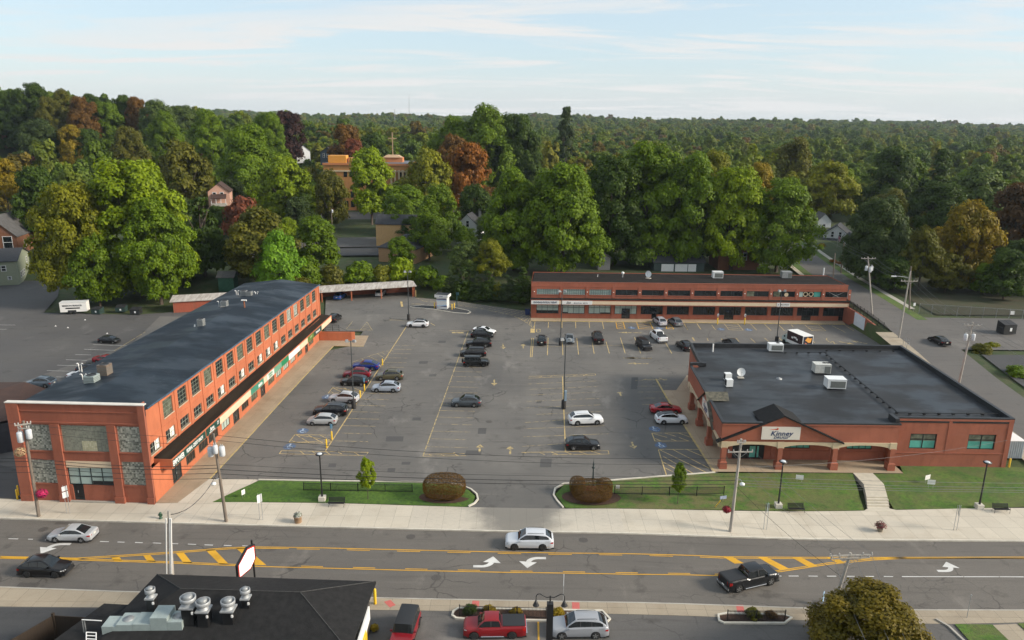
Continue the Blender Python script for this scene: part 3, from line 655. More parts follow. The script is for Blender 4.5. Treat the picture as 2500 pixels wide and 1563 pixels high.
M_YELLOW = mat('safety_yellow',(0.72,0.46,0.02),0.5,var=0.08,vscale=3)
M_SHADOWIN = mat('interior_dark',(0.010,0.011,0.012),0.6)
def glass(name,col,rough=0.06,var=0.0,scale=0.4):
 m = mat(name,col,rough,0.0,var=var,vscale=scale,spec=0.6);return m
M_GLASS = glass('window_glass',(0.016,0.020,0.022),0.05,0.5,0.35)
M_GLASSB = glass('blind_behind_glass',(0.36,0.45,0.41),0.12,0.16,0.5)
M_GLASST = glass('teal_film_glass',(0.10,0.36,0.30),0.10,0.25,0.5)
M_GLASSM = glass('mottled_glass',(0.11,0.12,0.085),0.15,0.75,1.3)
M_CURT = glass('curtained_glass',(0.42,0.44,0.40),0.15,0.3,1.5)
def wet_roof(name,base,rough,chalk,ax=0.0,chalk_amt=0.4,puddle=0.45):
 """dark membrane: seams, dull dry areas and glossy wet ones, chalky streaks"""
 g = NT(name,rough)
 m = g.map((1,1,1),ax);s = g.sepxyz(m)
 seam = g.math('LESS_THAN',g.math('FRACT',g.math('DIVIDE',s['Y'],1.95)),0.03)
 big = g.noise(0.13,m,5,0.6);wv = g.noise(0.9,g.map((0.25,2.2,1),ax),5,0.6)
 c = g.mix(g.rng(big,0.3,0.7),tuple(x * 0.72 for x in base),tuple(x * 1.25 for x in base))
 c = g.mix(g.rng(wv,0.35,0.7,0,0.4),c,tuple(x * 0.6 for x in base))
 c = g.mix(g.math('MULTIPLY',seam,0.5),c,tuple(x * 0.45 for x in base))
 ch = g.math('MULTIPLY',g.rng(g.noise(3.2,g.map((0.5,2.0,1),ax),6,0.75),0.55,0.72),g.rng(g.noise(0.10,g.map((1,1,1),0,(4,8,0)),3),0.46,0.66))
 c = g.mix(g.math('MULTIPLY',ch,chalk_amt),c,chalk)
 r = g.rng(g.noise(0.16,g.map((0.7,1.3,1),ax,(11,3,0)),4,0.55),0.40,0.62,rough - puddle * 0.5,rough + 0.18)
 g.p.inputs['Specular IOR Level'].default_value = 0.3
 return g.out(c,r,wv,0.12,0.03)
M_ROOFA = wet_roof('membrane_blue_black',(0.009,0.017,0.027),0.62,(0.33,0.36,0.38),R(-2),0.6)
M_ROOFK = wet_roof('membrane_charcoal',(0.028,0.031,0.035),0.58,(0.17,0.18,0.19),0.0,0.5)
M_ROOFB = mat('tar_and_grit',(0.012,0.011,0.011),0.9,spec=0.12,col2=(0.030,0.025,0.022),vscale=0.5,bump=0.3,bscale=9)
M_TAR = mat('tar_canopy',(0.010,0.008,0.007),0.9,spec=.1,col2=(0.036,0.028,0.020),vscale=0.35,stretch=(1.6,0.22,1),bump=0.3,bscale=8)
M_SHINGLE = mat('black_shingle',(0.013,0.013,0.0135),0.9,spec=0.2,col2=(0.024,0.0235,0.0235),vscale=2.0,bump=0.6,bscale=16)
M_SHINGLEG = mat('grey_shingle',(0.075,0.072,0.070),0.9,var=0.25,vscale=1.2,bump=0.4,bscale=12)
M_BROWNROOF = mat('brown_shingle',(0.052,0.026,0.019),0.9,var=0.22,vscale=0.9,bump=0.4,bscale=12)
M_TIN = mat('weathered_tin',(0.52,0.49,0.45),0.6,col2=(0.24,0.20,0.17),vscale=0.8,stretch=(3,0.5,1))
def wall(m,p0,p1,z0,z1,ops=(),rev=0.14,mi=0):
 """wall from p0 to p1 (outward on the right hand) with rectangular openings (s0, s1, za, zb) and their reveals; z0, z1: number or pair"""
 p0 = Vector(p0[:2]);p1 = Vector(p1[:2]);L = (p1 - p0).length;d = (p1 - p0) / L;n = Vector((d.y,-d.x))
 a0,a1 = z0 if isinstance(z0,(tuple,list)) else (z0,z0);b0,b1 = z1 if isinstance(z1,(tuple,list)) else (z1,z1)
 S = sorted({0.0,L} | {o[0] for o in ops} | {o[1] for o in ops});S = [s for s in S if -1e-6 <= s <= L + 1e-6]
 def pt(s,z,off=0.0): q = p0 + d * s - n * off;return (q.x,q.y,z)
 for s0,s1 in zip(S,S[1:]):
  mid = (s0 + s1) / 2;cov = sorted([(o[2],o[3]) for o in ops if o[0] - 1e-6 <= mid <= o[1] + 1e-6])
  lo0,lo1 = lerp(a0,a1,s0 / L),lerp(a0,a1,s1 / L)
  for za,zb_ in cov:
   m.face([pt(s0,lo0),pt(s1,lo1),pt(s1,za),pt(s0,za)],mi);lo0 = lo1 = zb_
  m.face([pt(s0,lo0),pt(s1,lo1),pt(s1,lerp(b0,b1,s1 / L)),pt(s0,lerp(b0,b1,s0 / L))],mi)
 for s0,s1,za,zb_ in ops:
  m.face([pt(s0,za),pt(s0,za,rev),pt(s0,zb_,rev),pt(s0,zb_)],mi);m.face([pt(s1,zb_),pt(s1,zb_,rev),pt(s1,za,rev),pt(s1,za)],mi)
  m.face([pt(s0,za),pt(s1,za),pt(s1,za,rev),pt(s0,za,rev)],mi);m.face([pt(s0,zb_,rev),pt(s1,zb_,rev),pt(s1,zb_),pt(s0,zb_)],mi)
def wbox(m,p0,p1,s0,s1,za,zb_,o0,o1,mi=0):
 """box on the line p0-p1 from s0 to s1, za to zb, standing o0..o1 out from it"""
 p0 = Vector(p0[:2]);p1 = Vector(p1[:2]);d = (p1 - p0).normalized();n = Vector((d.y,-d.x))
 q = [p0 + d * s0 + n * o1,p0 + d * s1 + n * o1,p0 + d * s1 + n * o0,p0 + d * s0 + n * o0]
 m.prism([(v.x,v.y) for v in q],za,zb_,mi)
def window(par,p0,p1,s0,s1,za,zb_,nx_,ny_,gm,fm=None,inset=0.10,bar=0.05,name='window',rail=None):
 """a pane set back in its opening with a frame of bars as its sub-part"""
 fm = fm or M_FRAME
 a = Vector(p0[:2]);b = Vector(p1[:2]);d = (b - a).normalized();n = Vector((d.y,-d.x))
 pt = lambda s,z,o: (*(a + d * s + n * o),z)
 m = MB();m.face([pt(s0,za,-inset),pt(s1,za,-inset),pt(s1,zb_,-inset),pt(s0,zb_,-inset)]);w = m.build(name,gm,par)
 f = MB();t = bar / 2
 xs_ = [s0 + t] + [lerp(s0,s1,i / nx_) for i in range(1,nx_)] + [s1 - t]
 zs_ = [za + t] + ([lerp(za,zb_,i / ny_) for i in range(1,ny_)] if rail is None else rail) + [zb_ - t]
 for s in xs_: wbox(f,p0,p1,s - t,s + t,za,zb_,-inset,-inset + 0.045)
 for z in zs_: wbox(f,p0,p1,s0,s1,z - t,z + t,-inset,-inset + 0.038)
 f.build(name + '_frame',fm,w);return w
def door(par,p0,p1,s0,s1,za,zb_,gm=None,fm=None,leaves=2,inset=0.10):
 fm = fm or M_FRAME;gm = gm or M_GLASS
 a = Vector(p0[:2]);b = Vector(p1[:2]);d = (b - a).normalized();n = Vector((d.y,-d.x));pt = lambda s,z,o: (*(a + d * s + n * o),z)
 m = MB();m.face([pt(s0,za,-inset),pt(s1,za,-inset),pt(s1,zb_,-inset),pt(s0,zb_,-inset)]);w = m.build('door',gm,par)
 f = MB()
 for i in range(leaves):
  l0 = lerp(s0,s1,i / leaves);l1 = lerp(s0,s1,(i + 1) / leaves)
  for s in (l0 + 0.05,l1 - 0.05): wbox(f,p0,p1,s - 0.05,s + 0.05,za,zb_,-inset,-inset + 0.05)
  wbox(f,p0,p1,l0,l1,za,za + 0.22,-inset,-inset + 0.045);wbox(f,p0,p1,l0,l1,zb_ - 0.12,zb_,-inset,-inset + 0.045)
 f.build('door_frame',fm,w)
 h = MB();c_ = (s0 + s1) / 2;wbox(h,p0,p1,c_ - 0.16,c_ - 0.10,za + 0.9,za + 1.2,-inset + 0.06,-inset + 0.1);h.build('handle',M_GALV,w)
 return w
def text(s_,size,origin,xdir,updir,material,parent,name='lettering',depth=0.02,align='CENTER',shear=0.0,sx=1.0,space=1.0):
 cu = bpy.data.curves.new(name,'FONT');cu.body = s_;cu.size = size;cu.align_x = align;cu.align_y = 'CENTER';cu.extrude = depth / 2;cu.shear = shear;cu.space_character = space;cu.resolution_u = 2;cu.offset = size * .018
 o = bpy.data.objects.new(name,cu);C.objects.link(o)
 x = Vector(xdir).normalized();u = Vector(updir).normalized();nrm = x.cross(u)
 dg = bpy.context.evaluated_depsgraph_get();me = bpy.data.meshes.new_from_object(o.evaluated_get(dg));me.name = name
 bpy.data.objects.remove(o)
 Mx = Matrix(((x.x * sx,u.x,nrm.x,origin[0]),(x.y * sx,u.y,nrm.y,origin[1]),(x.z * sx,u.z,nrm.z,origin[2]),(0,0,0,1)))
 me.transform(Mx);me.materials.clear();me.materials.append(material)
 t = bpy.data.objects.new(name,me);C.objects.link(t)
 if parent: t.parent = parent;t.matrix_parent_inverse = wm(parent).inverted()
 return t
def hvac_box(m,c_,d,rzv,z): m.box((c_[0],c_[1],z),d,rzv)
def rooftop_unit(label,px,py,z,w,d,h,rzv=0.0,fans=2,group=None,body=None,coil='front'):
 """packaged rooftop unit: cabinet on a curb, louvred coil, round fan guards on top"""
 p = gp(px,py,z);r = thing('rooftop_unit',label,'air conditioner',(p.x,p.y + d / 2,z),rzv,group)
 T = MB();T.box((0,0,0),(w * 0.92,d * 0.9,0.16));T.build('curb',M_BLACK,r,world=False)
 T = MB();T.box((0,0,0.16),(w,d,h - 0.2));T.box((0,0,h - 0.05),(w + 0.05,d + 0.05,0.05));T.build('cabinet',body or M_HVAC,r,world=False)
 T = MB()
 if coil == 'front': T.box((w * 0.05,-d / 2 - 0.012,0.3),(w * 0.8,0.03,h * 0.62))
 else: T.box((w / 2 + 0.012,0,0.3),(0.03,d * 0.8,h * 0.6));T.box((w * 0.28,-d / 2 - 0.012,0.25),(w * 0.36,0.03,h * 0.66))
 T.build('coil',M_HVACD,r,world=False)
 for i in range(fans):
  T = MB();T.lathe((w * (0.18 + 0.24 * i),d * 0.12,h),[(0.30,0),(0.30,0.05),(0.24,0.05),(0.24,0.015),(0.01,0.015)],14);T.build('fan_guard',M_BLACK,r,world=False)
 return r
# ==== the long brick mill on the west side
SA = R(2.0);VA = Vector((math.sin(SA),math.cos(SA)));NA = Vector((VA.y,-VA.x));PA = Vector((-41.3,78.0));LA = 69.0
def sa(off,s): q = PA + VA * s + NA * off;return (q.x,q.y)
def mill_at(px,py,off):
 """where the picture ray meets the plane parallel to the east wall at the given offset: distance along it and height"""
 d = ray(px,py);q0 = PA + NA * off;t = (q0.x * NA.x + q0.y * NA.y) / (d.x * NA.x + d.y * NA.y)
 return (Vector((d.x * t,d.y * t)) - PA).dot(VA),CAM_H + d.z * t
mill = thing('brick_mill','long two storey orange brick mill with blue black membrane roof and shop signs','building',(-49,112,0))
eave = lambda s: 11.0 - 0.5 * s / LA
dz = lambda s: -0.0065 * s
UP = [(5.9 + 3.72 * k - 1.15,5.9 + 3.72 * k + 1.15) for k in range(17)]
LOWW = [(2.15 + 3.72 * k - 1.15,2.15 + 3.72 * k + 1.15) for k in range(18)]
E0,E1 = sa(0,0),sa(0,LA)
ops = [(a,b,8.35 + dz(a),10.45 + dz(a)) for a,b in UP] + [(a,b,5.30 + dz(a),6.62 + dz(a)) for a,b in LOWW]
# an opening lower than another in the same column is handled by the column sort in wall()
m = MB();wall(m,E0,E1,4.2,(eave(0),eave(LA)),ops,0.18)
F0,F1 = (-56.2,78.05),(-40.62,77.55);W1 = (F0[0] + VA.x * 70,F0[1] + VA.y * 69.4);NW = W1
wall(m,E1,NW,0,(eave(LA),eave(LA)))
m.face([(*E1,eave(LA)),(*NW,eave(LA)),((E1[0] + NW[0]) / 2,(E1[1] + NW[1]) / 2,eave(LA) + 0.95)])
wall(m,NW,F0,0,(eave(LA),eave(0)))
m.build('wall',M_SUNORANGE,mill)
m = MB()
for k in range(18):
 s = 4.03 + 3.72 * k
 if s < LA - 0.4: wbox(m,E0,E1,s - 0.16,s + 0.16,4.6,eave(s) - 0.25,0.0,0.07)
wbox(m,E0,E1,0.2,LA,7.35,7.45,0.0,0.05);wbox(m,E0,E1,LA - 0.5,LA,0.0,10.4,0.0,0.09)
m.build('pier',M_SUNORANGE,mill)
M_SILL = mat('pale_sill',(0.42,0.33,0.24),0.8,var=0.15,vscale=2)
for a,b,zs_ in [(a,b,8.35) for a,b in UP] + [(a,b,5.30) for a,b in LOWW]: m = MB();wbox(m,E0,E1,a - 0.12,b + 0.12,zs_ - 0.13 + dz(a),zs_ + dz(a),-0.1,0.09);m.build('sill',M_SILL,mill)
blinds = {12: M_CURT,13: M_CURT}
for k,(a,b) in enumerate(UP): window(mill,E0,E1,a,b,8.35 + dz(a),10.45 + dz(a),3,4,blinds.get(k,M_GLASS if k % 3 else M_GLASSM),mat('green_grey_sash',(0.16,0.18,0.14),0.6),0.15,0.06)
lowb = {0: M_CURT,1: M_CURT,5: M_CURT,7: M_CURT,9: M_CURT,10: M_CURT,11: M_CURT}
for k,(a,b) in enumerate(LOWW):
 window(mill,E0,E1,a,b,5.30 + dz(a),6.62 + dz(a),3,2,M_GLASS,mat('pale_sash',(0.26,0.27,0.22),0.6),0.15,0.055)
 if k in lowb:
  mm_ = MB();c_ = lerp(a,b,0.55);wbox(mm_,E0,E1,c_,b - 0.08,5.36 + dz(a),6.56 + dz(a),-0.146,-0.142);mm_.build('blind',M_WHITE,mill)
# front facade
ops = [(1.6,4.5,6.25,9.4),(5.75,11.0,6.25,9.4),(12.15,14.75,6.25,9.4),(1.6,4.5,2.2,5.1),(12.15,14.75,2.2,5.1),(5.75,11.0,2.05,4.25),(6.1,7.35,0.12,2.05)]
m = MB();wall(m,F0,F1,0,12.0,ops,0.22);m.build('front_wall',M_SHADERED,mill)
m = MB()
for s0,s1 in ((0.0,1.35),(4.6,5.65),(11.1,12.05),(14.85,15.58)):
 top_ = 12.0 if s0 in (0.0,14.85) else 9.55
 wbox(m,F0,F1,s0,s1,0,top_,0.0,0.24);wbox(m,F0,F1,s0 - 0.08 * (s0 > 0),s1 + 0.08 * (s0 < 14),0,0.75,0.0,0.34)
wbox(m,F0,F1,1.35,14.85,9.6,9.78,0.0,0.13);wbox(m,F0,F1,1.35,14.85,11.0,11.12,0.0,0.1)
wbox(m,F0,F1,1.35,4.6,6.12,6.25,0.0,0.1);wbox(m,F0,F1,5.65,11.1,6.12,6.25,0.0,0.1);wbox(m,F0,F1,12.05,14.85,6.12,6.25,0.0,0.1)
wbox(m,F0,F1,1.35,4.6,2.06,2.2,0.0,0.1);wbox(m,F0,F1,12.05,14.85,2.06,2.2,0.0,0.1)
# short return of the parapet along the east side
wbox(m,sa(0,0),sa(0,3),0.02,0.75,4.9,12.0,0.0,0.12)
m.build('facade_pier',M_SHADERED,mill)
m = MB();wbox(m,F0,F1,-0.06,15.66,12.0,12.1,-0.35,0.28);m.build('coping',mat('pale_coping',(0.62,0.58,0.52),0.6,var=0.1,vscale=1),mill)
m = MB();wbox(m,F0,F1,0.1,15.5,10.6,12.0,-0.32,-0.02);m.build('parapet',M_ROOFA,mill)
def glass_block(name,lightmid):
 g = NT(name,0.22,'Object');s = g.sepxyz()
 def br_(v,k): return g.math('LESS_THAN',g.math('FRACT',g.math('DIVIDE',v,k)),0.14)
 grid_ = g.math('MAXIMUM',br_(s['X'],0.21),br_(s['Z'],0.21))
 n = g.t.nodes.new('ShaderNodeTexWhiteNoise');n.noise_dimensions = '2D';cbn = g.t.nodes.new('ShaderNodeCombineXYZ')
 g.t.links.new(g.math('FLOOR',g.math('DIVIDE',s['X'],0.21)),cbn.inputs[0]);g.t.links.new(g.math('FLOOR',g.math('DIVIDE',s['Z'],0.21)),cbn.inputs[1]);g.t.links.new(cbn.outputs[0],n.inputs['Vector'])
 c = g.mix(n.outputs['Value'],*lightmid);c = g.mix(g.math('MULTIPLY',grid_,0.6),c,(0.26,0.26,0.22))
 return g.out(c,None,grid_,0.5,0.02)
M_GB1 = glass_block('glass_block_mottled',((0.10,0.11,0.09),(0.46,0.46,0.39)));M_GB2 = glass_block('glass_block_even',((0.17,0.18,0.14),(0.26,0.265,0.21)))
for (s0,s1,za,zb_),gm in zip(ops[:5],(M_GB1,M_GB2,M_GB1,M_GB1,M_GB1)):
 m = MB();wbox(m,F0,F1,s0,s1,za,zb_,-0.2,-0.06);m.build('glass_block_window',gm,mill)
m = MB();wbox(m,F0,F1,7.9,9.6,6.3,7.5,-0.058,-0.05);m.build('lit_blocks',glass_block('glass_block_pale',((0.40,0.38,0.24),(0.55,0.52,0.36))),mill)
m = MB();wbox(m,F0,F1,5.75,11.0,4.25,5.05,0.0,0.05);m.build('cream_band',M_CREAM,mill)
window(mill,F0,F1,5.75,11.0,2.05,4.25,4,2,M_GLASSB,M_FRAME,0.16,0.10,rail=[3.1])
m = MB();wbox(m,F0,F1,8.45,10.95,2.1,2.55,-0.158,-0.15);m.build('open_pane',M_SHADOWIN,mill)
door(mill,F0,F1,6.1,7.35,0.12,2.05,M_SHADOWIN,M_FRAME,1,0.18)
m = MB();wbox(m,F0,F1,10.98,11.06,0.1,2.2,0.02,0.1);m.build('downpipe',mat('rust_red_pipe',(0.16,0.04,0.025),0.6),mill)
m = MB();wbox(m,F0,F1,5.7,11.05,0.0,0.13,0.0,0.32);m.build('threshold',M_CONC,mill)
# roof: two slopes meeting at a low ridge
m = MB();V = [];N = 24
for i in range(N + 1):
 s = LA * i / N;e = sa(0.22,s);w_ = (F0[0] - 0.2 + (W1[0] - F0[0]) * i / N,F0[1] + (W1[1] - F0[1]) * i / N);md = ((e[0] + w_[0]) / 2,(e[1] + w_[1]) / 2)
 ez = eave(s) + 0.05
 V += [(*w_,ez),(lerp(w_[0],md[0],0.5),lerp(w_[1],md[1],0.5),ez + 0.48),(*md,ez + 0.95),(lerp(e[0],md[0],0.5),lerp(e[1],md[1],0.5),ez + 0.48),(lerp(e[0],md[0],0.1),lerp(e[1],md[1],0.1),ez + 0.07 + 0.03 * math.sin(i * 2.1)),(*e,ez)]
F = [(i * 6 + k,i * 6 + k + 1,(i + 1) * 6 + k + 1,(i + 1) * 6 + k) for i in range(N) for k in range(5)]
m.grid([(v[0],v[1],v[2]) for v in V],[f[::-1] for f in F]);rf = m.build('roof',M_ROOFA,mill)
m = MB();pts = [(*sa(0.3,0.8 + i * (LA - 0.8) / 40),eave(0.8 + i * (LA - 0.8) / 40) + 0.08 + 0.025 * math.sin(i * 1.7)) for i in range(41)]
m.tube(pts,0.10,6);m.build('eave_roll',mat('blue_membrane_edge',(0.045,0.085,0.13),0.35,var=0.4,vscale=1.5),mill)
# shop annex with flat canopy
G0,G1 = sa(0.65,-0.3),sa(0.65,66.2)
spx = lambda px,py: mill_at(px,py,0.67)[0] + 0.3
q42 = lambda x,y: (420 + x / 4.2,900 + y / 4.2);q56 = lambda x,y: (560 + x / 5.4,720 + y / 5.4)
doors_ = [(spx(*q42(14,1150)),spx(*q42(104,1060)),2),(spx(*q42(634,560)),spx(*q42(694,500)),2),(spx(*q42(912,270)),spx(*q42(958,230)),1),(spx(*q56(1005,790)),spx(*q56(1040,750)),1)]
wins_ = [(spx(*q42(x0,y0)),spx(*q42(x1,y1)),M_GLASS if gk == 0 else gk) for x0,y0,x1,y1,gk in ((150,960,240,880,0),(278,838,370,760,0),(378,735,475,660,0),(513,612,595,545,M_GLASSB),(718,420,786,360,0),(815,328,878,270,M_GLASSM),(988,160,1050,105,M_GLASSM))]
wins_ += [(spx(*q56(x0,y0)),spx(*q56(x1,y1)),gk) for x0,y0,x1,y1,gk in ((622,1085,690,1020,M_GLASSB),(718,990,785,925,M_GLASSB),(810,900,872,845,M_CURT),(900,820,960,765,M_GLASSM),(1050,680,1110,620,M_GLASSM))]
ops = [(a,b,0.05,2.5) for a,b,_ in doors_] + [(a,b,.75,2.75) for a,b,_ in wins_]
m = MB();wall(m,G0,G1,0,4.3,ops,0.12);wall(m,G1,sa(0,66.2),0,4.0)
wall(m,sa(0.0,-0.1),G0,0,4.3);m.build('shop_wall',M_SUNORANGE,mill)
for a,b,lv in doors_: door(mill,G0,G1,a,b,0.05,2.5,M_GLASS,M_FRAME,lv,0.1)
for a,b,gm in wins_: window(mill,G0,G1,a,b,.75,2.75,3,1,gm,mat('bronze_frame',(0.10,0.07,0.045),0.5),0.1,0.07)
ft = lambda s: 4.58 - 0.0078 * s
m = MB();n = 20;V = []
for i in range(n + 1):
 s = lerp(1.5,69.6,i / n);V += [(*sa(0.02,s),ft(s) + 0.25),(*sa(2.0,s),ft(s) - 0.03),(*sa(2.0,s),ft(s) - 0.5),(*sa(0.02,s),ft(s) - 0.5)]
F = []
for i in range(n):
 for k in range(3): F.append((4 * i + k,4 * i + k + 1,4 * i + 4 + k + 1,4 * i + 4 + k)[::-1])
m.grid(V,F + [(0,1,2,3),tuple(4 * n + k for k in (3,2,1,0))],0,False);m.build('canopy_roof',M_TAR,mill)
m = MB();c0,c1 = sa(2.0,1.5),sa(2.0,69.6)
for i in range(20):
 s0,s1 = lerp(1.5,69.6,i / 20),lerp(1.5,69.6,(i + 1) / 20)
 a,b = sa(2.0,s0),sa(2.0,s1);a2,b2_ = sa(2.12,s0),sa(2.12,s1)
 m.prism([a,a2,b2_,b],[ft(s0) - 1.17,ft(s0) - 1.17,ft(s1) - 1.17,ft(s1) - 1.17],[ft(s0) + 0.02,ft(s0) + 0.02,ft(s1) + 0.02,ft(s1) + 0.02])
m.prism([sa(0.03,1.42),sa(2.12,1.42),sa(2.12,1.495),sa(0.03,1.495)],3.41,4.62);m.build('fascia',M_SUNORANGE,mill)
m = MB();m.prism([sa(0.66,1.7),sa(1.98,1.7),sa(1.98,69.4),sa(0.66,69.4)],[3.42,3.42,2.9,2.9],[3.5,3.5,2.98,2.98]);m.build('soffit',M_CREAM,mill)
# shop signs along the fascia, each a board of its own
M_SG1 = mat('sign_dark_green',(0.012,0.055,0.042),0.4);M_SG2 = mat('sign_teal',(0.05,0.22,0.15),0.45,var=0.1,vscale=1);M_SG3 = mat('sign_green',(0.012,0.20,0.085),0.4);M_SG4 = mat('sign_pale_teal',(0.13,0.30,0.20),0.45,var=0.1,vscale=1)
M_SG5 = mat('sign_olive',(0.085,0.15,0.03),0.5,var=0.3,vscale=1.5);M_LET = mat('letter_white',(0.78,0.78,0.76),0.5);M_LETG = mat('letter_green',(0.06,0.22,0.10),0.5)
ssx = lambda px,py: mill_at(px,py,2.13)[0]
B = [ssx(*q42(5,960)),ssx(*q42(340,655)),ssx(*q42(348,648)),ssx(*q42(486,530)),ssx(*q42(805,235)),ssx(*q42(936,120)),ssx(*q42(968,90)),ssx(*q42(1045,20)),
     ssx(*q56(685,905)),ssx(*q56(779,820)),ssx(*q56(1030,595)),ssx(*q56(1111,520)),ssx(*q56(1212,425)),ssx(*q56(1337,300))]
boards = [(B[0],B[1],M_SG1,'dark green sign reading Empower Federal Credit Union in white letters','EMPOWER'),(B[2],B[3],M_SG1,'small dark green sign with white script beside the credit union sign','Sams'),
          (B[3],B[4],M_CREAM,'long blank cream panel between the dark green and teal signs',None),(B[4],B[5],M_SG2,'teal sign with short white block lettering above the black door','salon'),
          (B[5],B[6],M_CREAM,'short blank cream panel right after the teal salon sign',None),(B[6],B[7],mat('sign_offwhite',(0.60,0.64,0.58),0.5,var=0.05,vscale=1),'off white sign with small dark lettering on the mill canopy','hearing'),
          (B[7],B[8],M_SG4,'blank pale teal panel beside the bright green panel',None),(B[8],B[9],M_SG3,'blank bright green panel on the mill canopy',None),
          (B[9],(B[9] + B[10]) / 2 + 0.6,M_WHITE,'blank bright white panel on the mill canopy',None),((B[9] + B[10]) / 2 + 0.62,B[10],M_CREAM,'blank cream panel beyond the bright white panel',None),
          (B[10],B[11],M_SG5,'mottled olive green sign on the mill canopy','Lotus'),(B[11],B[12],M_SG1,'dark green sign with white lettering near the far end of the canopy','Wireless Etc'),(B[12],B[13],M_CREAM,'blank cream panel at the far end of the mill canopy',None)]
for s0,s1,mt,lab,tx in boards:
 m = MB();zA,zB = ft(s0),ft(s1)
 a,b,a2,b2_ = sa(2.125,s0 + 0.03),sa(2.125,s1 - 0.03),sa(2.19,s0 + 0.03),sa(2.19,s1 - 0.03)
 sg = thing('shop_sign',lab,'sign',(*a,zA - 0.6),0,'shop signs along the mill canopy')
 m.prism([a,a2,b2_,b],[zA - 1.06,zA - 1.06,zB - 1.06,zB - 1.06],[zA - 0.1,zA - 0.1,zB - 0.1,zB - 0.1]);m.build('board',mt,sg)
 xd,ud = (VA.x,VA.y,-0.0078),(0,0,1)
 def T(txt,size,f,dz_,mt_=None,**k): return text(txt,size,(*sa(2.2,lerp(s0,s1,f)),lerp(zA,zB,f) - 0.58 + dz_),xd,ud,mt_ or M_LET,sg,**k)
 if tx == 'EMPOWER': T('EMPOWER',.95,0.155,0,sx=0.62);T('FEDERAL CREDIT UNION',0.66,0.645,0.0,sx=0.60)
 elif tx == 'Sams': T('Sams',0.6,0.4,0.08,shear=0.2);T('HAIR & NAILS',0.28,0.4,-0.3);T('CALL\n2 2 2',0.26,0.85,0.1)
 elif tx == 'salon':
  T('salon',0.85,0.72,0.0,space=0.95)
 elif tx == 'hearing': T('HEARING\nCENTER',0.42,0.5,0.0,M_LETG)
 elif tx == 'Lotus': T('LOTUS',0.42,0.5,0.1,mat('letter_pale_green',(0.45,0.55,0.3),0.5))
 elif tx == 'Wireless Etc': T('Wireless Etc',0.62,0.5,0.0,sx=0.85)
# window on the south end of the annex, door mat, stair block and lean-to
window(mill,sa(0.02,1.05),sa(0.66,1.05),0.05,0.6,1.2,3.0,1,1,M_GLASSB)
# things on the mill roof
def rz_mill(px,py,z=11.4): return gp(px,py,z)
def condenser(label,px,py,z,s=0.9,h=1.0,bodym=None):
 p = gp(px,py,z);r = thing('condenser',label,'air conditioner',(p.x,p.y,z),R(-4),'air conditioning condensers on the mill roof')
 m = MB();m.box((0,0,-0.25),(s + 0.25,s + 0.25,0.30));m.build('pad',M_CONC,r,world=False)
 m = MB();m.box((0,0,0.05),(s,s,h));m.build('casing',bodym or M_SAGE,r,world=False)
 m = MB()
 for k in range(5): m.box((0,0,0.18 + k * h * 0.16),(s + 0.02,s + 0.02,h * 0.05))
 m.build('louvre',M_HVACD,r,world=False)
 m = MB();m.lathe((0,0,h + 0.05),[(s * 0.44,0),(s * 0.44,0.05),(s * 0.36,0.05),(s * 0.36,0.01),(0.01,0.01)],14);m.build('fan_guard',M_BLACK,r,world=False);return r
condenser('brown condenser on the mill roof, taller of the near pair',258,918,11.45,1.25,1.5,mat('brown_enamel',(0.17,0.13,0.10),0.5,var=0.2,vscale=3))
condenser('grey green condenser near the front of the mill roof beside white pipes',226,938,11.3,1.3,1.15)
condenser('small grey condenser midway up the mill roof ridge',492,797,11.6,0.9,1.15,M_GREYM)
condenser('small grey condenser by twin white pipes on the mill roof',549,748,11.35,0.95,0.95,M_GREYM)
condenser('grey condenser in the far cluster on the mill roof, left one',596,722,11.25,1.0,0.9,M_GREYM);condenser('grey condenser in the far cluster on the mill roof, right one',609,724,11.3,1.0,0.9,M_GREYM)
def twin_pipe(label,px,py,z,h=1.0,hook=True):
 p = gp(px,py,z);r = thing('vent_pipe',label,'vent pipe',(p.x,p.y,z - 0.2),0,'white vent pipes on the mill roof')
 for i,dx_ in enumerate((-0.16,0.16)):
  m = MB();m.tube([(dx_,0,0),(dx_,0,h),(dx_ + (0.12 if i else -0.12),0,h + 0.14),(dx_ + (0.26 if i else -0.26),0,h + 0.06)],0.07,8);m.build('pipe',M_WHITE,r,world=False)
twin_pipe('hooked white twin vent pipes at the front of the mill roof',206,931,11.2,1.0);twin_pipe('tall white vent pipe pair by the mill roof edge',197,906,11.1,1.1)
twin_pipe('twin white vent pipes left of the middle condenser',537,748,11.3,0.95);twin_pipe('twin white vent pipes left of the far condensers',579,719,11.2,0.8);twin_pipe('twin white vent pipes right of the far condensers',626,722,11.3,0.8)
p = gp(597,751,11.5);r = thing('chimney_flue','rusty flue with white tee cap on the mill roof ridge','flue',(p.x,p.y,11.2))
m = MB();m.tube([(0,0,0),(0,0,1.5)],0.13,8);m.build('pipe',mat('rusty_pipe',(0.25,0.09,0.04),0.8,var=0.4,vscale=5),r,world=False);m = MB();m.tube([(-0.45,0,1.55),(0.45,0,1.55)],0.14,8);m.build('cap',M_WHITE,r,world=False)
p = gp(476,799,11.5);r = tag(MB().lathe((0,0,0),[(0.28,0),(0.16,0.25),(0.10,0.55),(0.02,0.6)],10).build('roof_vent',M_WHITE,None,loc=(p.x,p.y,11.35)),'small white cone vent beside the middle condenser on mill roof','vent')
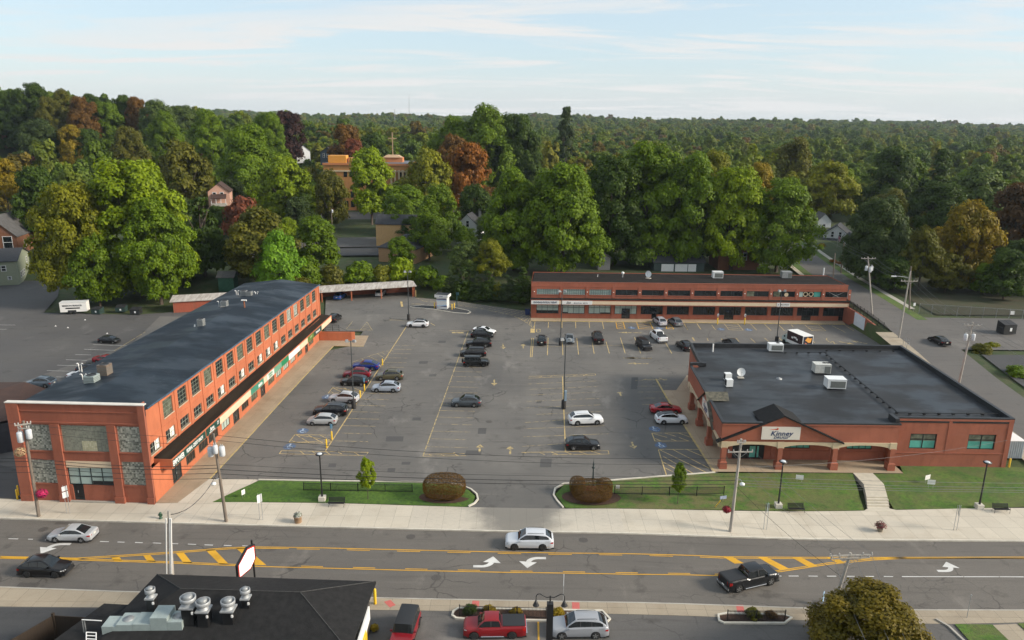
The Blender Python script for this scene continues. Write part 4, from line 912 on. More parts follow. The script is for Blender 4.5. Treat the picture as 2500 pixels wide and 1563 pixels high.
# brick stair block against the west wall of the mill
p = gp(372,818,0);m = MB();bk = thing('stair_block','small red brick lean to block against the back of the mill','outbuilding',(-56.5,128,0))
m.prism([(-58.0,126.5),(-54.3,126.5),(-54.2,131.5),(-57.8,131.5)],0,3.0);m.build('wall',M_SHADERED,bk);m = MB();m.prism([(-58.15,126.35),(-54.3,126.35),(-54.2,131.65),(-57.95,131.65)],3.0,3.15);m.build('roof',M_SHINGLE,bk)
# ramp wall and stair rail beyond the mill
rw = thing('ramp_wall','low orange concrete ramp wall at the far end of the mill','wall',(-35,143.2,0))
m = MB();m.prism([(-38.3,143.1),(-31.9,143.2),(-31.3,143.45),(-31.3,143.6),(-31.9,143.55),(-38.3,143.5)],0,1.75);m.build('wall',M_SUNORANGE,rw)
m = MB()
for x in (-37.6,-36.2,-34.9): m.tube([(x,145.6,0),(x,145.6,2.6)],0.05,6)
for z in (1.6,2.1,2.55): m.tube([(-37.6,145.6,z),(-34.9,145.6,z)],0.03,5)
for x in np.arange(-37.5,-34.9,0.16): m.tube([(x,145.6,1.6),(x,145.6,2.55)],0.012,4)
m.tube([(-34.9,145.6,2.2),(-32.6,145.7,0.9),(-32.6,145.7,0)],0.03,5);o = m.build('stair_railing',M_BLACK);tag(o,'black stair railing behind the low orange ramp wall','railing')
# ==== rear strip of shops
shops = thing('shop_block','long two storey red brick shop block with cream fascia at the back of the lot','building',(39,168,0))
RA,RB = (4.2,162.25),(74.4,162.45);LR = (Vector(RB) - Vector(RA)).length;BW = 5.825
bays = [(1.22 + BW * k,1.22 + BW * k + 4.93) for k in range(12)]
ops = [(a,b,5.45,6.72) for a,b in bays]
doorsB = {3: (0.32,0.70),4: (0.50,0.73),7: (0.25,0.68),9: None,10: (0.22,0.65),11: (0.72,0.97)}
for k,(a,b) in enumerate(bays): ops.append((a,b,1.15,3.35))
for k,v in doorsB.items():
 if v: a,b = bays[k];ops.append((lerp(a,b,v[0]),lerp(a,b,v[1]),0.12,1.15))
m = MB();wall(m,RA,RB,0,8.2,ops,0.18)
wall(m,RB,(74.25,173.6),0,8.2);wall(m,(74.25,173.6),(4.9,174.2),0,8.2);wall(m,(4.9,174.2),RA,0,8.2);m.build('wall',M_KRED,shops)
m = MB()
for k in range(13):
 s = 0.78 + BW * k
 if k == 0: s = 0.6
 wbox(m,RA,RB,s - 0.3,s + 0.3,4.8,7.25,0,0.06);wbox(m,RA,RB,s - 0.3,s + 0.3,0.1,3.4,0,0.06)
for k,(a,b) in enumerate(bays): wbox(m,RA,RB,a,b,5.33,5.45,0,0.08);wbox(m,RA,RB,a,b,1.05,1.15,0,0.08) if k not in doorsB else None
wbox(m,RA,RB,0.0,LR,7.3,7.4,0,0.05);m.build('pier',M_TRIMRED,shops)
for k,(a,b) in enumerate(bays):
 window(shops,RA,RB,a,b,5.45,6.72,2 if k > 2 else 10,1 if k > 2 else 4,M_GLASSB if k < 3 else M_GLASS,M_FRAME,0.14,0.07 if k > 2 else 0.045)
 window(shops,RA,RB,a,b,1.15,3.35,4,2,M_GLASSB if k < 3 else (M_GLASSB if k == 3 else M_GLASS),M_FRAME,0.14,0.08,rail=[2.55] if k < 4 else [])
for k,v in doorsB.items():
 if v:
  a,b = bays[k];m = MB();s0,s1 = lerp(a,b,v[0]),lerp(a,b,v[1]);wbox(m,RA,RB,s0,s1,0.12,2.4,-0.13,-0.09);dd = m.build('door',M_GLASS,shops)
  f = MB()
  for s in (s0 + 0.04,(s0 + s1) / 2,s1 - 0.04): wbox(f,RA,RB,s - 0.04,s + 0.04,0.12,2.4,-0.09,-0.05)
  wbox(f,RA,RB,s0,s1,2.32,2.42,-0.09,-0.05);f.build('door_frame',M_BLACK,dd)
for k,f0,f1 in ((0,0,1),(1,0,0.25),(2,0.52,1)):
 a,b = bays[k];m = MB();wbox(m,RA,RB,lerp(a,b,f0) + 0.05,lerp(a,b,f1) - 0.05,1.2,1.85 if k == 0 else 1.45,-0.138,-0.134);m.build('open_pane',M_GLASS,shops)
for k,f0,f1,mt in ((10,0.02,0.18,M_GLASSB),(10,0.68,0.97,M_GLASST),(9,0.05,0.35,M_GLASSM),(8,0.0,0.35,M_GLASSM)):
 a,b = bays[k];m = MB();wbox(m,RA,RB,lerp(a,b,f0),lerp(a,b,f1),5.52,6.66,-0.138,-0.134);m.build('curtain',mt,shops)
for f in (0.30,0.55):
 a,b = bays[10];m = MB();s = lerp(a,b,f);q = Vector(RA).lerp(Vector(RB),s / LR);m.lathe((q.x,q.y + 0.1,6.1),[(0.55,0.0),(0.55,0.03),(0.36,0.03),(0.36,0.0)],20,'y');m.build('round_mirror',M_BEIGE,shops)
a,b = bays[9];m = MB();q = Vector(RA).lerp(Vector(RB),lerp(a,b,0.62) / LR);m.lathe((q.x,q.y + 0.1,5.95),[(0.45,0.0),(0.45,0.03),(0.01,0.03)],18,'y');m.build('round_mirror',M_BEIGE,shops)
a,b = bays[11];m = MB()
for s0,z0,s1,z1 in ((0.15,6.7,0.62,5.5),(0.85,6.65,0.35,5.5)):
 q0 = Vector(RA).lerp(Vector(RB),lerp(a,b,s0) / LR);q1 = Vector(RA).lerp(Vector(RB),lerp(a,b,s1) / LR);m.tube([(q0.x,q0.y + 0.12,z0),(q1.x,q1.y + 0.12,z1)],0.04,4)
m.build('cross_brace',M_GREYM,shops)
m = MB();wbox(m,RA,RB,-0.1,LR + 0.1,4.62,4.72,0.0,1.35);m.build('canopy_roof',M_ROOFB,shops)
m = MB();wbox(m,RA,RB,-0.1,LR + 0.1,3.42,4.6,1.18,1.3);wbox(m,RA,RB,-0.1,LR + 0.1,3.40,3.5,0.0,1.17);m.build('fascia',M_TRIMRED,shops)
m = MB();wbox(m,RA,RB,0.0,LR,3.62,4.36,1.3,1.34);m.build('cream_band',M_CREAM,shops)
m = MB();m.prism([(4.4,162.5),(74.2,162.7),(74.05,173.4),(5.1,174.0)],8.0,8.06);m.build('roof',M_ROOFB,shops)
m = MB();wbox(m,RA,RB,-0.03,LR + 0.03,8.2,8.3,-0.25,0.05);m.build('coping',M_TRIMRED,shops)
xr,ur = (Vector(RB) - Vector(RA)).to_3d(),(0,0,1)
def fascia_sign(s0,s1,lab,mt,lines):
 q = Vector(RA).lerp(Vector(RB),s0 / LR);sg = thing('shop_sign',lab,'sign',(q.x,q.y - 1.35,3.98));m = MB();wbox(m,RA,RB,s0,s1,3.58,4.42,1.34,1.40);m.build('board',mt,sg)
 for tx,size,f,dz_,mt2,k in lines:
  q = Vector(RA).lerp(Vector(RB),lerp(s0,s1,f) / LR);text(tx,size,(q.x,q.y - 1.41,3.98 + dz_),xr,ur,mt2,sg,**k)
M_LETN = mat('letter_navy',(0.03,0.05,0.11),0.5);M_LETK = mat('letter_black',(0.02,0.02,0.022),0.5)
fascia_sign(0.0,6.15,'white sign reading Onondaga Physical Therapy on the cream fascia',M_WHITE,[('ONONDAGA PHYSICAL THERAPY',0.62,0.5,0,M_LETN,dict(sx=0.56))])
fascia_sign(6.75,13.5,'long white martial arts sign on the cream fascia',M_WHITE,[('Zen',0.6,0.22,0.0,M_LETK,dict(shear=0.3)),('MARTIAL ARTS',0.34,0.62,-0.08,M_LETK,dict(space=1.4))])
fascia_sign(54.3,57.2,'small white sign reading Maydan on the cream fascia',M_WHITE,[('MAYDAN',0.38,0.6,0.02,M_LETK,dict(space=1.2)),('o',0.55,0.12,0.05,M_LETN,{})])
for k,tx,f,size in ((10,'MAYDAN',0.5,0.45),(9,'Massage   Spa   Yoga   Wellness',0.5,0.2),(11,'HERBAL HEALTH',0.4,0.2)):
 a,b = bays[k];q = Vector(RA).lerp(Vector(RB),lerp(a,b,f) / LR);text(tx,size,(q.x,q.y + 0.125,3.1),xr,ur,M_LET,shops,name='window_lettering',depth=0.005)
for k in range(13):
 s = 0.68 if k == 0 else 0.78 + BW * k;q = Vector(RA).lerp(Vector(RB),s / LR)
 m = MB();m.lathe((q.x,q.y - 0.12,6.12),[(0.01,-0.08),(0.11,-0.05),(0.13,0.05),(0.06,0.12)],10);o = m.build('wall_lamp',mat('lamp_globe',(0.85,0.82,0.76),0.3),shops)
# roof furniture
rooftop_unit('white rooftop unit midway along the rear shop block roof',1753,681,8.06,2.3,1.5,1.6,0,0,body=M_WHITEG);rooftop_unit('grey rooftop unit with dark coil near the east end of the rear shops',1921,681,8.06,2.2,1.6,1.6,0,0,body=M_GREYM,coil='side')
def dish(label,px,py,z,r,az,el=R(35),mast=0.8):
 p = gp(px,py,z);t = thing('satellite_dish',label,'satellite dish',(p.x,p.y,z),az)
 m = MB();m.box((0,0,0),(1.5 * r,1.2 * r,0.12));m.build('ballast',M_CONC,t,world=False);m = MB();m.tube([(0,0,0.1),(0,0,mast)],0.05,8);m.build('mast',M_GALV,t,world=False)
 m = MB();V = [];F = [];n = 22
 for i in range(6):
  rr = r * i / 5
  for k in range(n): a = 2 * math.pi * k / n;V.append((rr * math.cos(a),-0.18 * r * (i / 5) ** 2,rr * math.sin(a)))
 for i in range(5):
  for k in range(n): F.append((i * n + k,i * n + (k + 1) % n,(i + 1) * n + (k + 1) % n,(i + 1) * n + k))
 Rm = Matrix.Rotation(-el,4,'X');m.grid([tuple(Rm @ Vector(v) + Vector((0,0,mast + r * 0.55))) for v in V],F,0,True);m.build('reflector',M_WHITEG,t,world=False)
 m = MB();tip = Rm @ Vector((0,-0.9 * r,0)) + Vector((0,0,mast + r * 0.55));foot = Rm @ Vector((0,-0.18 * r,-r)) + Vector((0,0,mast + r * 0.55));m.tube([foot,tip],0.025,5);m.lathe(tuple(tip),[(0.01,-0.07),(0.08,-0.05),(0.08,0.05),(0.01,0.07)],8);m.build('feed_arm',M_GALV,t,world=False);return t
dish('white satellite dish on the rear shop block roof',1583,680,8.06,0.75,R(-35),R(10),0.6)
p = gp(1520,677,8.06);r = thing('turbine_vent','white turbine vent on the rear shop block roof','vent',(p.x,p.y,8.06));m = MB();m.tube([(0,0,0),(0,0,0.7)],0.12,8);m.build('pipe',M_GALV,r,world=False);m = MB();m.lathe((0,0,0.65),[(0.15,0),(0.36,0.2),(0.38,0.45),(0.2,0.62),(0.02,0.66)],12);m.build('cowl',M_WHITE,r,world=False)
p = gp(2010,672,8.06);tag(MB().tube([(p.x,p.y,8.0),(p.x,p.y,9.8)],0.16,8).build('vent_stack',M_WHITEG),'tall white vent stack at the east end of the rear roof','vent pipe')
p = gp(1459,676,8.06);tag(MB().tube([(p.x,p.y,8.0),(p.x,p.y,8.5),(p.x + 0.12,p.y,8.6)],0.08,8).build('vent_pipe',M_WHITE),'short white vent pipe on the western half of the rear roof','vent pipe')
# retaining wall and its fence along the side street
rt = thing('retaining_wall','stepped red brick retaining wall with one white painted panel','wall',(75,152,0))
base = [(74.0,162.4),(74.2,157.3),(74.2,152.3),(75.4,147.2),(76.0,145.0)];tops = [3.7,3.6,3.4,2.2,1.3]
m = MB()
for i in range(4):
 a,b = base[i],base[i + 1];d = (Vector(b) - Vector(a)).normalized();n_ = Vector((-d.y,d.x)) * 0.35
 m.prism([a,b,(b[0] + n_.x,b[1] + n_.y),(a[0] + n_.x,a[1] + n_.y)][::-1],0,[tops[i],tops[i + 1],tops[i + 1],tops[i]][::-1])
m.build('wall',M_SHADERED,rt)
m = MB();a,b = Vector(base[1]),Vector(base[2]);d = (b - a).normalized();n_ = Vector((d.y,-d.x)) * 0.02
m.face([(*(a + n_),0.02),(*(b + n_),0.02),(*(b + n_),3.35),(*(a + n_),3.55)]);m.build('white_panel',mat('whitewash',(0.62,0.66,0.70),0.7,var=0.06,vscale=1),rt)
m = MB();m.prism([(75.7,144.5),(76.3,144.5),(76.3,145.1),(75.7,145.1)],0,2.2);m.build('end_post',M_SHADERED,rt)
fn = thing('wall_fence','black mesh fence along the top of the brick retaining wall','fence',(75,152,3))
line = [(74.1,161.6),(74.35,157),(74.45,152.2),(75.6,147.1),(76.0,145.6)]
for i in range(4):
 a,b = Vector(line[i]),Vector(line[i + 1]);k = 3 if i < 3 else 1
 for j in range(k + (i == 3)):
  q = a.lerp(b,j / k);z = lerp(tops[i],tops[i + 1],j / k);MB().tube([(q.x,q.y,z - 0.3),(q.x,q.y,z + 1.75)],0.06,6).build('post',M_BLACK,fn)
gmesh = NT('fence_mesh',0.6);gmesh.p.inputs['Base Color'].default_value = (0.012,0.012,0.011,1);gmesh.p.inputs['Alpha'].default_value = 0.42
m = MB()
for i in range(4):
 a,b = line[i],line[i + 1];m.face([(*a,tops[i] + 0.05),(*b,tops[i + 1] + 0.05),(*b,tops[i + 1] + 1.65),(*a,tops[i] + 1.65)])
m.build('mesh_panel',MATS['fence_mesh'],fn)
# ==== pharmacy on the corner
ph = thing('pharmacy','flat roofed red brick pharmacy with arched beige canopy and gable sign','building',(46,104,0))
zc_ = 6.35;zm = 6.75
KW = [(28.7,90.7),(49.1,90.6)]
m = MB()
opsF = [(0.4,4.6,0.12,2.9),(7.1,10.5,1.7,2.95),(15.3,18.6,1.7,2.95)]
wall(m,KW[0],KW[1],0,6.0,opsF,0.15);wall(m,KW[1],(49.0,89.3),0,6.0)
KE = [(49.0,89.3),(64.2,89.2)];opsE = [(2.35,5.75,2.45,4.55),(9.8,13.3,2.45,4.55)]
wall(m,KE[0],KE[1],0,zm,opsE,0.18);wall(m,KE[1],(65.7,121.3),0,zm);wall(m,(65.7,121.3),(30.2,121.4),0,zm);wall(m,(30.2,121.4),(29.3,110.9),0,zm);wall(m,(29.3,110.9),KW[0],0,6.0,[(1.5,7.0,0.6,2.8),(13.0,16.0,0.1,2.7)],0.15)
m.build('wall',M_KRED,ph)
m = MB()
for s in (0.12,7.2,14.95): wbox(m,KE[0],KE[1],s - 0.2,s + 0.2,1.95,6.5,0,0.05) if s != 0.12 else None
wbox(m,KE[0],KE[1],14.6,15.2,0.0,zm - 0.1,0,0.06);wbox(m,KE[0],KE[1],0,15.2,1.85,1.97,0,0.07);wbox(m,KE[0],KE[1],0,15.2,6.35,6.62,0,0.08)
for s in (5.6,13.2): wbox(m,KW[0],KW[1],s - 0.15,s + 0.15,0,3.4,0,0.06)
wbox(m,KW[0],KW[1],4.8,20.4,1.3,1.42,0,0.07);m.build('trim',M_TRIMRED,ph)
for a,b,za,zb_ in opsE:
 window(ph,KE[0],KE[1],a,b,za,zb_,2,2,M_GLASST,M_BLACK,0.15,0.12,rail=[3.75]);mm_ = MB();wbox(mm_,KE[0],KE[1],a + 0.1,b - 0.1,3.55,zb_ - 0.1,-0.148,-0.144);mm_.build('dark_pane',M_GLASSM,ph)
for a,b,za,zb_ in opsF[1:]: window(ph,KW[0],KW[1],a,b,za,zb_,4,2,M_GLASST,M_BLACK,0.12,0.08)
door(ph,KW[0],KW[1],0.4,4.6,0.12,2.9,M_SHADOWIN,M_BLACK,4,0.12)
mm_ = MB();wbox(mm_,KW[0],KW[1],2.7,3.9,0.3,1.9,-0.118,-0.112);mm_.build('door_poster',M_GLASST,ph)
text('OPEN',0.3,(28.7 + 4.0,90.82,2.6),(1,0,0),(0,0,1),mat('neon_green',(0.25,0.6,0.05),0.4),ph,name='open_sign')
KL = [(29.3,110.9),KW[0]]
window(ph,KL[0],KL[1],1.5,7.0,0.6,2.8,4,2,M_GLASS,M_BLACK,0.12,0.07);door(ph,KL[0],KL[1],13.0,16.0,0.1,2.7,M_GLASS,M_BLACK,2,0.12)
# canopy: band, arches, posts
cf = [(26.7,88.0),(49.15,88.05)];cl_ = [(27.75,110.4),(26.7,88.0)]
m = MB()
m.prism([(26.7,88.0),(49.15,88.05),(49.15,88.35),(27.0,88.3)],3.75,zc_);m.prism([(26.7,88.0),(27.0,88.3),(28.05,110.4),(27.75,110.4)][::1],3.75,zc_)
m.prism([(27.75,110.4),(28.05,110.4),(28.9,110.4),(28.9,110.75),(27.75,110.75)],3.4,zc_);m.prism([(48.85,88.35),(49.15,88.35),(49.15,90.6),(48.85,90.6)],3.4,zc_);m.build('canopy_band',M_KRED,ph)
m = MB();wbox(m,cf[0],cf[1],0,22.45,6.05,6.22,0,0.1);wbox(m,cl_[0],cl_[1],0,22.4,6.05,6.22,0,0.1);m.build('canopy_moulding',M_TRIMRED,ph)
m = MB();m.face([(27.0,88.3,3.6),(28.05,110.4,3.6),(29.2,110.4,3.6),(28.6,90.7,3.6),(49.0,90.6,3.6),(49.0,88.3,3.6)]);m.build('soffit',M_BEIGE,ph)
def arch_band(m,p0,p1,posts,z0=2.95,z1=3.78,rise=0.5):
 for s0,s1 in zip(posts,posts[1:]):
  N = 12
  for i in range(N):
   a,b = lerp(s0,s1,i / N),lerp(s0,s1,(i + 1) / N)
   h = lambda s: z0 + rise * max(0.0,1 - abs(2 * (s - s0) / (s1 - s0) - 1) ** 2.6)
   P0_,P1_ = Vector(p0),Vector(p1);d = (P1_ - P0_).normalized();n_ = Vector((d.y,-d.x))
   q = [P0_ + d * a + n_ * 0.14,P0_ + d * b + n_ * 0.14,P0_ + d * b - n_ * 0.22,P0_ + d * a - n_ * 0.22]
   m.prism([(v.x,v.y) for v in q],[h(a),h(b),h(b),h(a)],z1)
 for s in posts: wbox(m,p0,p1,s - 0.42,s + 0.42,z0 - 0.04,z1 + 0.03,-0.24,0.2)
postsF = [0.45,7.6,14.6,21.9];postsL = [22.0,15.2,8.5,2.2,0.4]
m = MB();arch_band(m,cf[0],cf[1],postsF);m.build('arched_beam',M_BEIGE,ph)
m = MB();arch_band(m,cl_[0],cl_[1],sorted(postsL[1:] + [21.7]));m.build('arched_beam',M_BEIGE,ph)
def post(x,y):
 m = MB();m.box((x,y,0),(0.95,0.95,1.0));m.box((x,y,1.0),(0.82,0.82,0.12),taper=0.8);m.box((x,y,1.12),(0.62,0.62,1.9));m.build('canopy_post',M_KRED,ph)
for s in postsF: post(26.7 + s,88.1)
for s in (15.2,8.5,2.2): q = Vector(cl_[0]).lerp(Vector(cl_[1]),s / 22.42);post(q.x + 0.15,q.y)
# gables over the two entrances
gl,ga,gr_ = aty(1757,1074,87.9),aty(1914,1016,87.9),aty(2053,1078,87.9)
ga.z = max(ga.z,6.9)
m = MB();m.grid([(gl.x,87.9,gl.z),(gr_.x,87.9,gr_.z),(ga.x,87.9,ga.z),(gl.x,88.3,gl.z),(gr_.x,88.3,gr_.z),(ga.x,88.3,ga.z)],[(0,1,2),(5,4,3),(0,3,4,1),(1,4,5,2),(2,5,3,0)]);m.build('gable',M_KRED,ph)
m = MB()
for e,k in ((gl,-1),(gr_,1)):
 b0 = Vector((e.x + k * 0.35,0,e.z - 0.12));a0 = Vector((ga.x,0,ga.z + 0.16));yb_ = 91.8
 m.grid([(b0.x,87.62,b0.z),(a0.x,87.62,a0.z),(a0.x,yb_,a0.z),(b0.x,88.36,b0.z),(lerp(a0.x,b0.x,0.33),yb_,lerp(a0.z,b0.z,0.33)),(lerp(a0.x,b0.x,0.33),88.36,lerp(a0.z,b0.z,0.33))] + [(b0.x,87.62,b0.z - 0.2),(a0.x,87.62,a0.z - 0.2),(a0.x,yb_,a0.z - 0.2),(b0.x,88.36,b0.z - 0.2)],
           [(0,1,5,3),(1,2,4,5),(0,6,7,1),(0,3,9,6),(6,9,8,7)])
m.build('gable_roof',M_SHINGLE,ph)
m = MB();qy = lambda s: Vector(cl_[0]).lerp(Vector(cl_[1]),s / 22.42)
a,b = qy(8.0),qy(18.8);cn = a.lerp(b,0.5);xo = -0.16
m.grid([(a.x + xo,a.y,3.8),(b.x + xo,b.y,3.8),(cn.x + xo,cn.y,7.0),(a.x + 0.3,a.y,3.8),(b.x + 0.3,b.y,3.8),(cn.x + 0.3,cn.y,7.0)],[(0,1,2),(5,4,3),(0,3,4,1),(1,4,5,2),(2,5,3,0)]);m.build('gable',M_KRED,ph)
m = MB()
for e in (a,b):
 m.grid([(e.x - 0.5,e.y,3.75),(cn.x - 0.5,cn.y,7.12),(cn.x + 2.6,cn.y,7.12),(lerp(cn.x,e.x,0.26) + 2.6,lerp(cn.y,e.y,0.26),6.3),(lerp(cn.x,e.x,0.26) + 0.3,lerp(cn.y,e.y,0.26),6.3),(e.x + 0.02,e.y,3.75)],[(0,1,4,5),(1,2,3,4),(5,4,1,0)])
m.build('gable_roof',mat('lichen_shingle',(0.030,0.029,0.026),0.9,col2=(0.15,0.14,0.10),vscale=2.2),ph)
# roof deck with low parapets
m = MB();m.face([(27.0,88.3,6.12),(49.0,88.35,6.12),(49.1,89.6,6.12),(64.0,89.5,6.12),(65.4,121.0,6.12),(30.5,121.1,6.12),(29.5,110.6,6.12),(28.0,110.4,6.12)]);m.build('roof',M_ROOFK,ph)
m = MB();rim = [(49.0,89.25),(64.25,89.15),(65.8,121.4),(30.1,121.5),(29.2,110.8)];inn = [(49.0,89.6),(63.85,89.5),(65.35,121.0),(30.5,121.1),(29.55,110.8)]
for i in range(4): m.prism([rim[i],rim[i + 1],inn[i + 1],inn[i]],6.1,zm + 0.06)
m.prism([(26.62,87.9),(49.25,87.95),(49.25,88.4),(27.0,88.38)],6.22,zc_ + 0.06);m.prism([(26.62,87.9),(27.0,88.38),(28.1,110.5),(27.66,110.5)],6.22,zc_ + 0.055);m.build('parapet',mat('black_coping',(0.018,0.019,0.021),0.5,var=0.3,vscale=1),ph)
m = MB();m.box((29.0,110.9,6.2),(2.4,0.5,0.55));m.box((48.95,89.4,6.1),(0.5,1.9,0.78));m.build('parapet_return',MATS['black_coping'],ph)
# signs on the gables
def pharmacy_sign(c_,xd,w,h,lab):
 xd = Vector(xd).normalized();nrm = xd.cross(Vector((0,0,1)));c_ = Vector(c_)
 sg = thing('pharmacy_sign',lab,'sign',c_);m = MB();q = [c_ + xd * sx_ * w / 2 + nrm * o for sx_,o in ((-1,0.10),(1,0.10),(1,0),(-1,0))]
 m.prism([(v.x,v.y) for v in q],c_.z - h / 2,c_.z + h / 2);m.build('board',mat('sign_ivory',(0.66,0.61,0.54),0.5),sg)
 o = c_ + nrm * 0.112;navy = mat('kinney_navy',(0.018,0.035,0.11),0.4);red = mat('sign_orange_red',(0.75,0.09,0.02),0.4)
 text('Kinney',h * 0.52,o + xd * w * 0.01 + Vector((0,0,-h * 0.02)),xd,(0,0,1),navy,sg,shear=0.28,sx=1.12 * w / (h * 3.0),space=1.05)
 text('DRUGS',h * 0.27,o + xd * w * 0.0 + Vector((0,0,-h * 0.34)),xd,(0,0,1),navy,sg,shear=0.28,sx=1.25 * w / (h * 3.0))
 m = MB()
 T = lambda u,v: tuple(o + xd * (u * w) + Vector((0,0,v * h)))
 m.face([T(-0.32,0.29),T(-0.10,0.27),T(-0.10,0.36),T(-0.2,0.33)]);m.face([T(-0.16,0.30),T(-0.08,0.27),T(-0.08,0.42),T(-0.11,0.42),T(-0.12,0.36)]);m.build('emblem',red,sg);return sg
sL,sR = aty(1650 + 597 / 2.846,800 + 733 / 2.846,87.8),aty(1650 + 865 / 2.846,800 + 737 / 2.846,87.8)
pharmacy_sign(((sL.x + sR.x) / 2,87.89,(sL.z + sR.z) / 2),(1,0,0),sR.x - sL.x,1.72,'ivory Kinney Drugs sign on the street facing gable of the pharmacy')
pharmacy_sign((cn.x - 0.17,cn.y,4.9),(b.x - a.x,b.y - a.y,0),4.4,1.5,'ivory Kinney Drugs sign on the parking lot gable of the pharmacy')
# roof furniture of the pharmacy
rooftop_unit('white rooftop unit at the back parapet of the pharmacy roof',1895,860,6.2,2.3,1.3,1.35,R(-2),1,body=M_WHITEG);rooftop_unit('cream rooftop unit with two fans, middle of the pharmacy roof',2009,914,6.2,2.35,1.6,1.5,R(-3),2,coil='side')
rooftop_unit('white rooftop unit with grey mesh coil, nearest on the pharmacy roof',2043,952,6.2,2.6,1.7,1.55,R(-3),0,body=M_WHITEG)
for i,(px,py,lab) in enumerate(((1777,935,'front white condenser of the pair beside the pharmacy dish'),(1774,920,'rear white condenser of the pair beside the pharmacy dish'))):
 p = gp(px + 2,py + 8,6.2);r = thing('condenser',lab,'air conditioner',(p.x,p.y,6.12),R(3));m = MB();m.box((0,0,0.12),(0.95,0.85,1.05));m.build('casing',M_WHITEG,r,world=False);m = MB();m.box((0,0,0),(1.05,0.7,0.12));m.box((-0.48,0,0.25),(0.03,0.7,0.8));m.build('grille',M_BLACK,r,world=False)
dish('white satellite dish on a block ballast on the pharmacy roof',1808,923,6.2,0.62,R(-4),R(14),0.6)
p = gp(1740,858,6.2);tag(MB().tube([(p.x,p.y,6.1),(p.x,p.y,7.5)],0.12,8).build('vent_pipe',M_WHITE),'white vent pipe at the back corner of the pharmacy roof','vent pipe')
p = gp(1902,924,6.2);m = MB();m.lathe((p.x,p.y,6.12),[(0.45,0),(0.42,0.1),(0.15,0.12),(0.14,0.2),(0.01,0.22)],12);tag(m.build('roof_drain',M_GREYM),'round grey roof drain midway across the pharmacy roof','drain')
def pipe_run(label,pts,z):
 t = thing('gas_pipe_run',label,'pipe',(pts[0].x,pts[0].y,z));m = MB();m.tube([(p.x,p.y,z + 0.22) for p in pts],0.045,6);m.tube([(p.x + 0.18,p.y,z + 0.20) for p in pts],0.03,6);m.build('pipe',M_BLACK,t)
 L = sum((b - a).length for a,b in zip(pts,pts[1:]));n = int(L / 1.9)
 for i in range(n + 1):
  q = along(pts,i / n);MB().box((q.x,q.y,z),(0.32,0.26,0.2)).build('support_block',M_BLACK,t)
k4 = lambda x,y: gp(1650 + x / 2.846,800 + y / 2.846,6.25)
pipe_run('black gas pipe run with support blocks across the pharmacy roof',[k4(760,178),k4(1030,180),k4(1540,603),k4(2230,608)],6.24)
pipe_run('short black pipe run along the back parapet of the pharmacy roof',[k4(1045,163),k4(1510,167)],6.26)
p = gp(2210,843,6.3);t = thing('roof_ladder','grey ladder hoops at the back corner of the pharmacy roof','ladder',(p.x,p.y,6.3));m = MB()
for dx_ in (0,0.7): m.tube([(p.x + dx_,p.y,6.1),(p.x + dx_,p.y,7.6),(p.x + dx_ + 0.1,p.y + 0.9,7.3),(p.x + dx_ + 0.1,p.y + 0.9,5)],0.035,6)
for z in (6.4,6.8,7.2): m.tube([(p.x,p.y,z),(p.x + 0.7,p.y,z)],0.025,5)
m.build('rails',M_GALV,t)
t = thing('shipping_container','white corrugated storage container behind the pharmacy corner','container',(66.8,93,0.1));m = MB();V = []
for i in range(25): V.append((65.6 + 0.0 + i * 2.4 / 24,91.6 + (0.06 if i % 2 else 0.0)))
m.prism([(65.65,91.66),(67.95,91.66),(68.2,97.4),(65.9,97.4)],0.15,2.62);m.build('body',mat('container_grey',(0.36,0.41,0.43),0.6,var=0.1,vscale=2),t);m = MB();m.prism([(65.6,91.58),(68.0,91.58),(68.25,97.45),(65.85,97.45)],2.62,2.68);m.build('lid',M_WHITE,t)
m = MB()
for i in range(8): m.box((65.78 + i * 0.29,91.63,0.2),(0.12,0.07,2.35))
m.build('corrugation',MATS['container_grey'],t)
# ==== vehicles
def paint_mat():
 g = NT('car_paint',0.28)
 oi = g.t.nodes.new('ShaderNodeObjectInfo');g.t.links.new(oi.outputs['Color'],g.p.inputs['Base Color'])
 g.p.inputs['Metallic'].default_value = 0.1;g.p.inputs['Specular IOR Level'].default_value = .3;g.p.inputs['Coat Weight'].default_value = 0.4;g.p.inputs['Coat Roughness'].default_value = 0.05
 return g.m
M_PAINT = paint_mat()
M_CGLASS = mat('car_glass',(0.010,0.013,0.015),0.04,spec=0.7)
M_TYRE = mat('tyre_rubber',(0.014,0.014,0.014),0.85);M_RIM = mat('alloy_rim',(0.42,0.43,0.44),0.3,0.8);M_RIMK = mat('black_rim',(0.025,0.025,0.026),0.4)
M_PLASTIC = mat('black_plastic',(0.018,0.018,0.019),0.65);M_HEAD = mat('headlamp_glass',(0.60,0.62,0.64),0.12,0.3);M_TAIL = mat('tail_lamp_red',(0.34,0.012,0.010),0.18);M_PLATE = mat('number_plate',(0.68,0.66,0.60),0.5)
M_CHROME = mat('chrome',(0.6,0.61,0.62),0.15,0.9);M_AMBER = mat('amber_lamp',(0.75,0.22,0.01),0.3)
M_TARP = mat('tonneau_vinyl',(0.016,0.017,0.019),0.6)
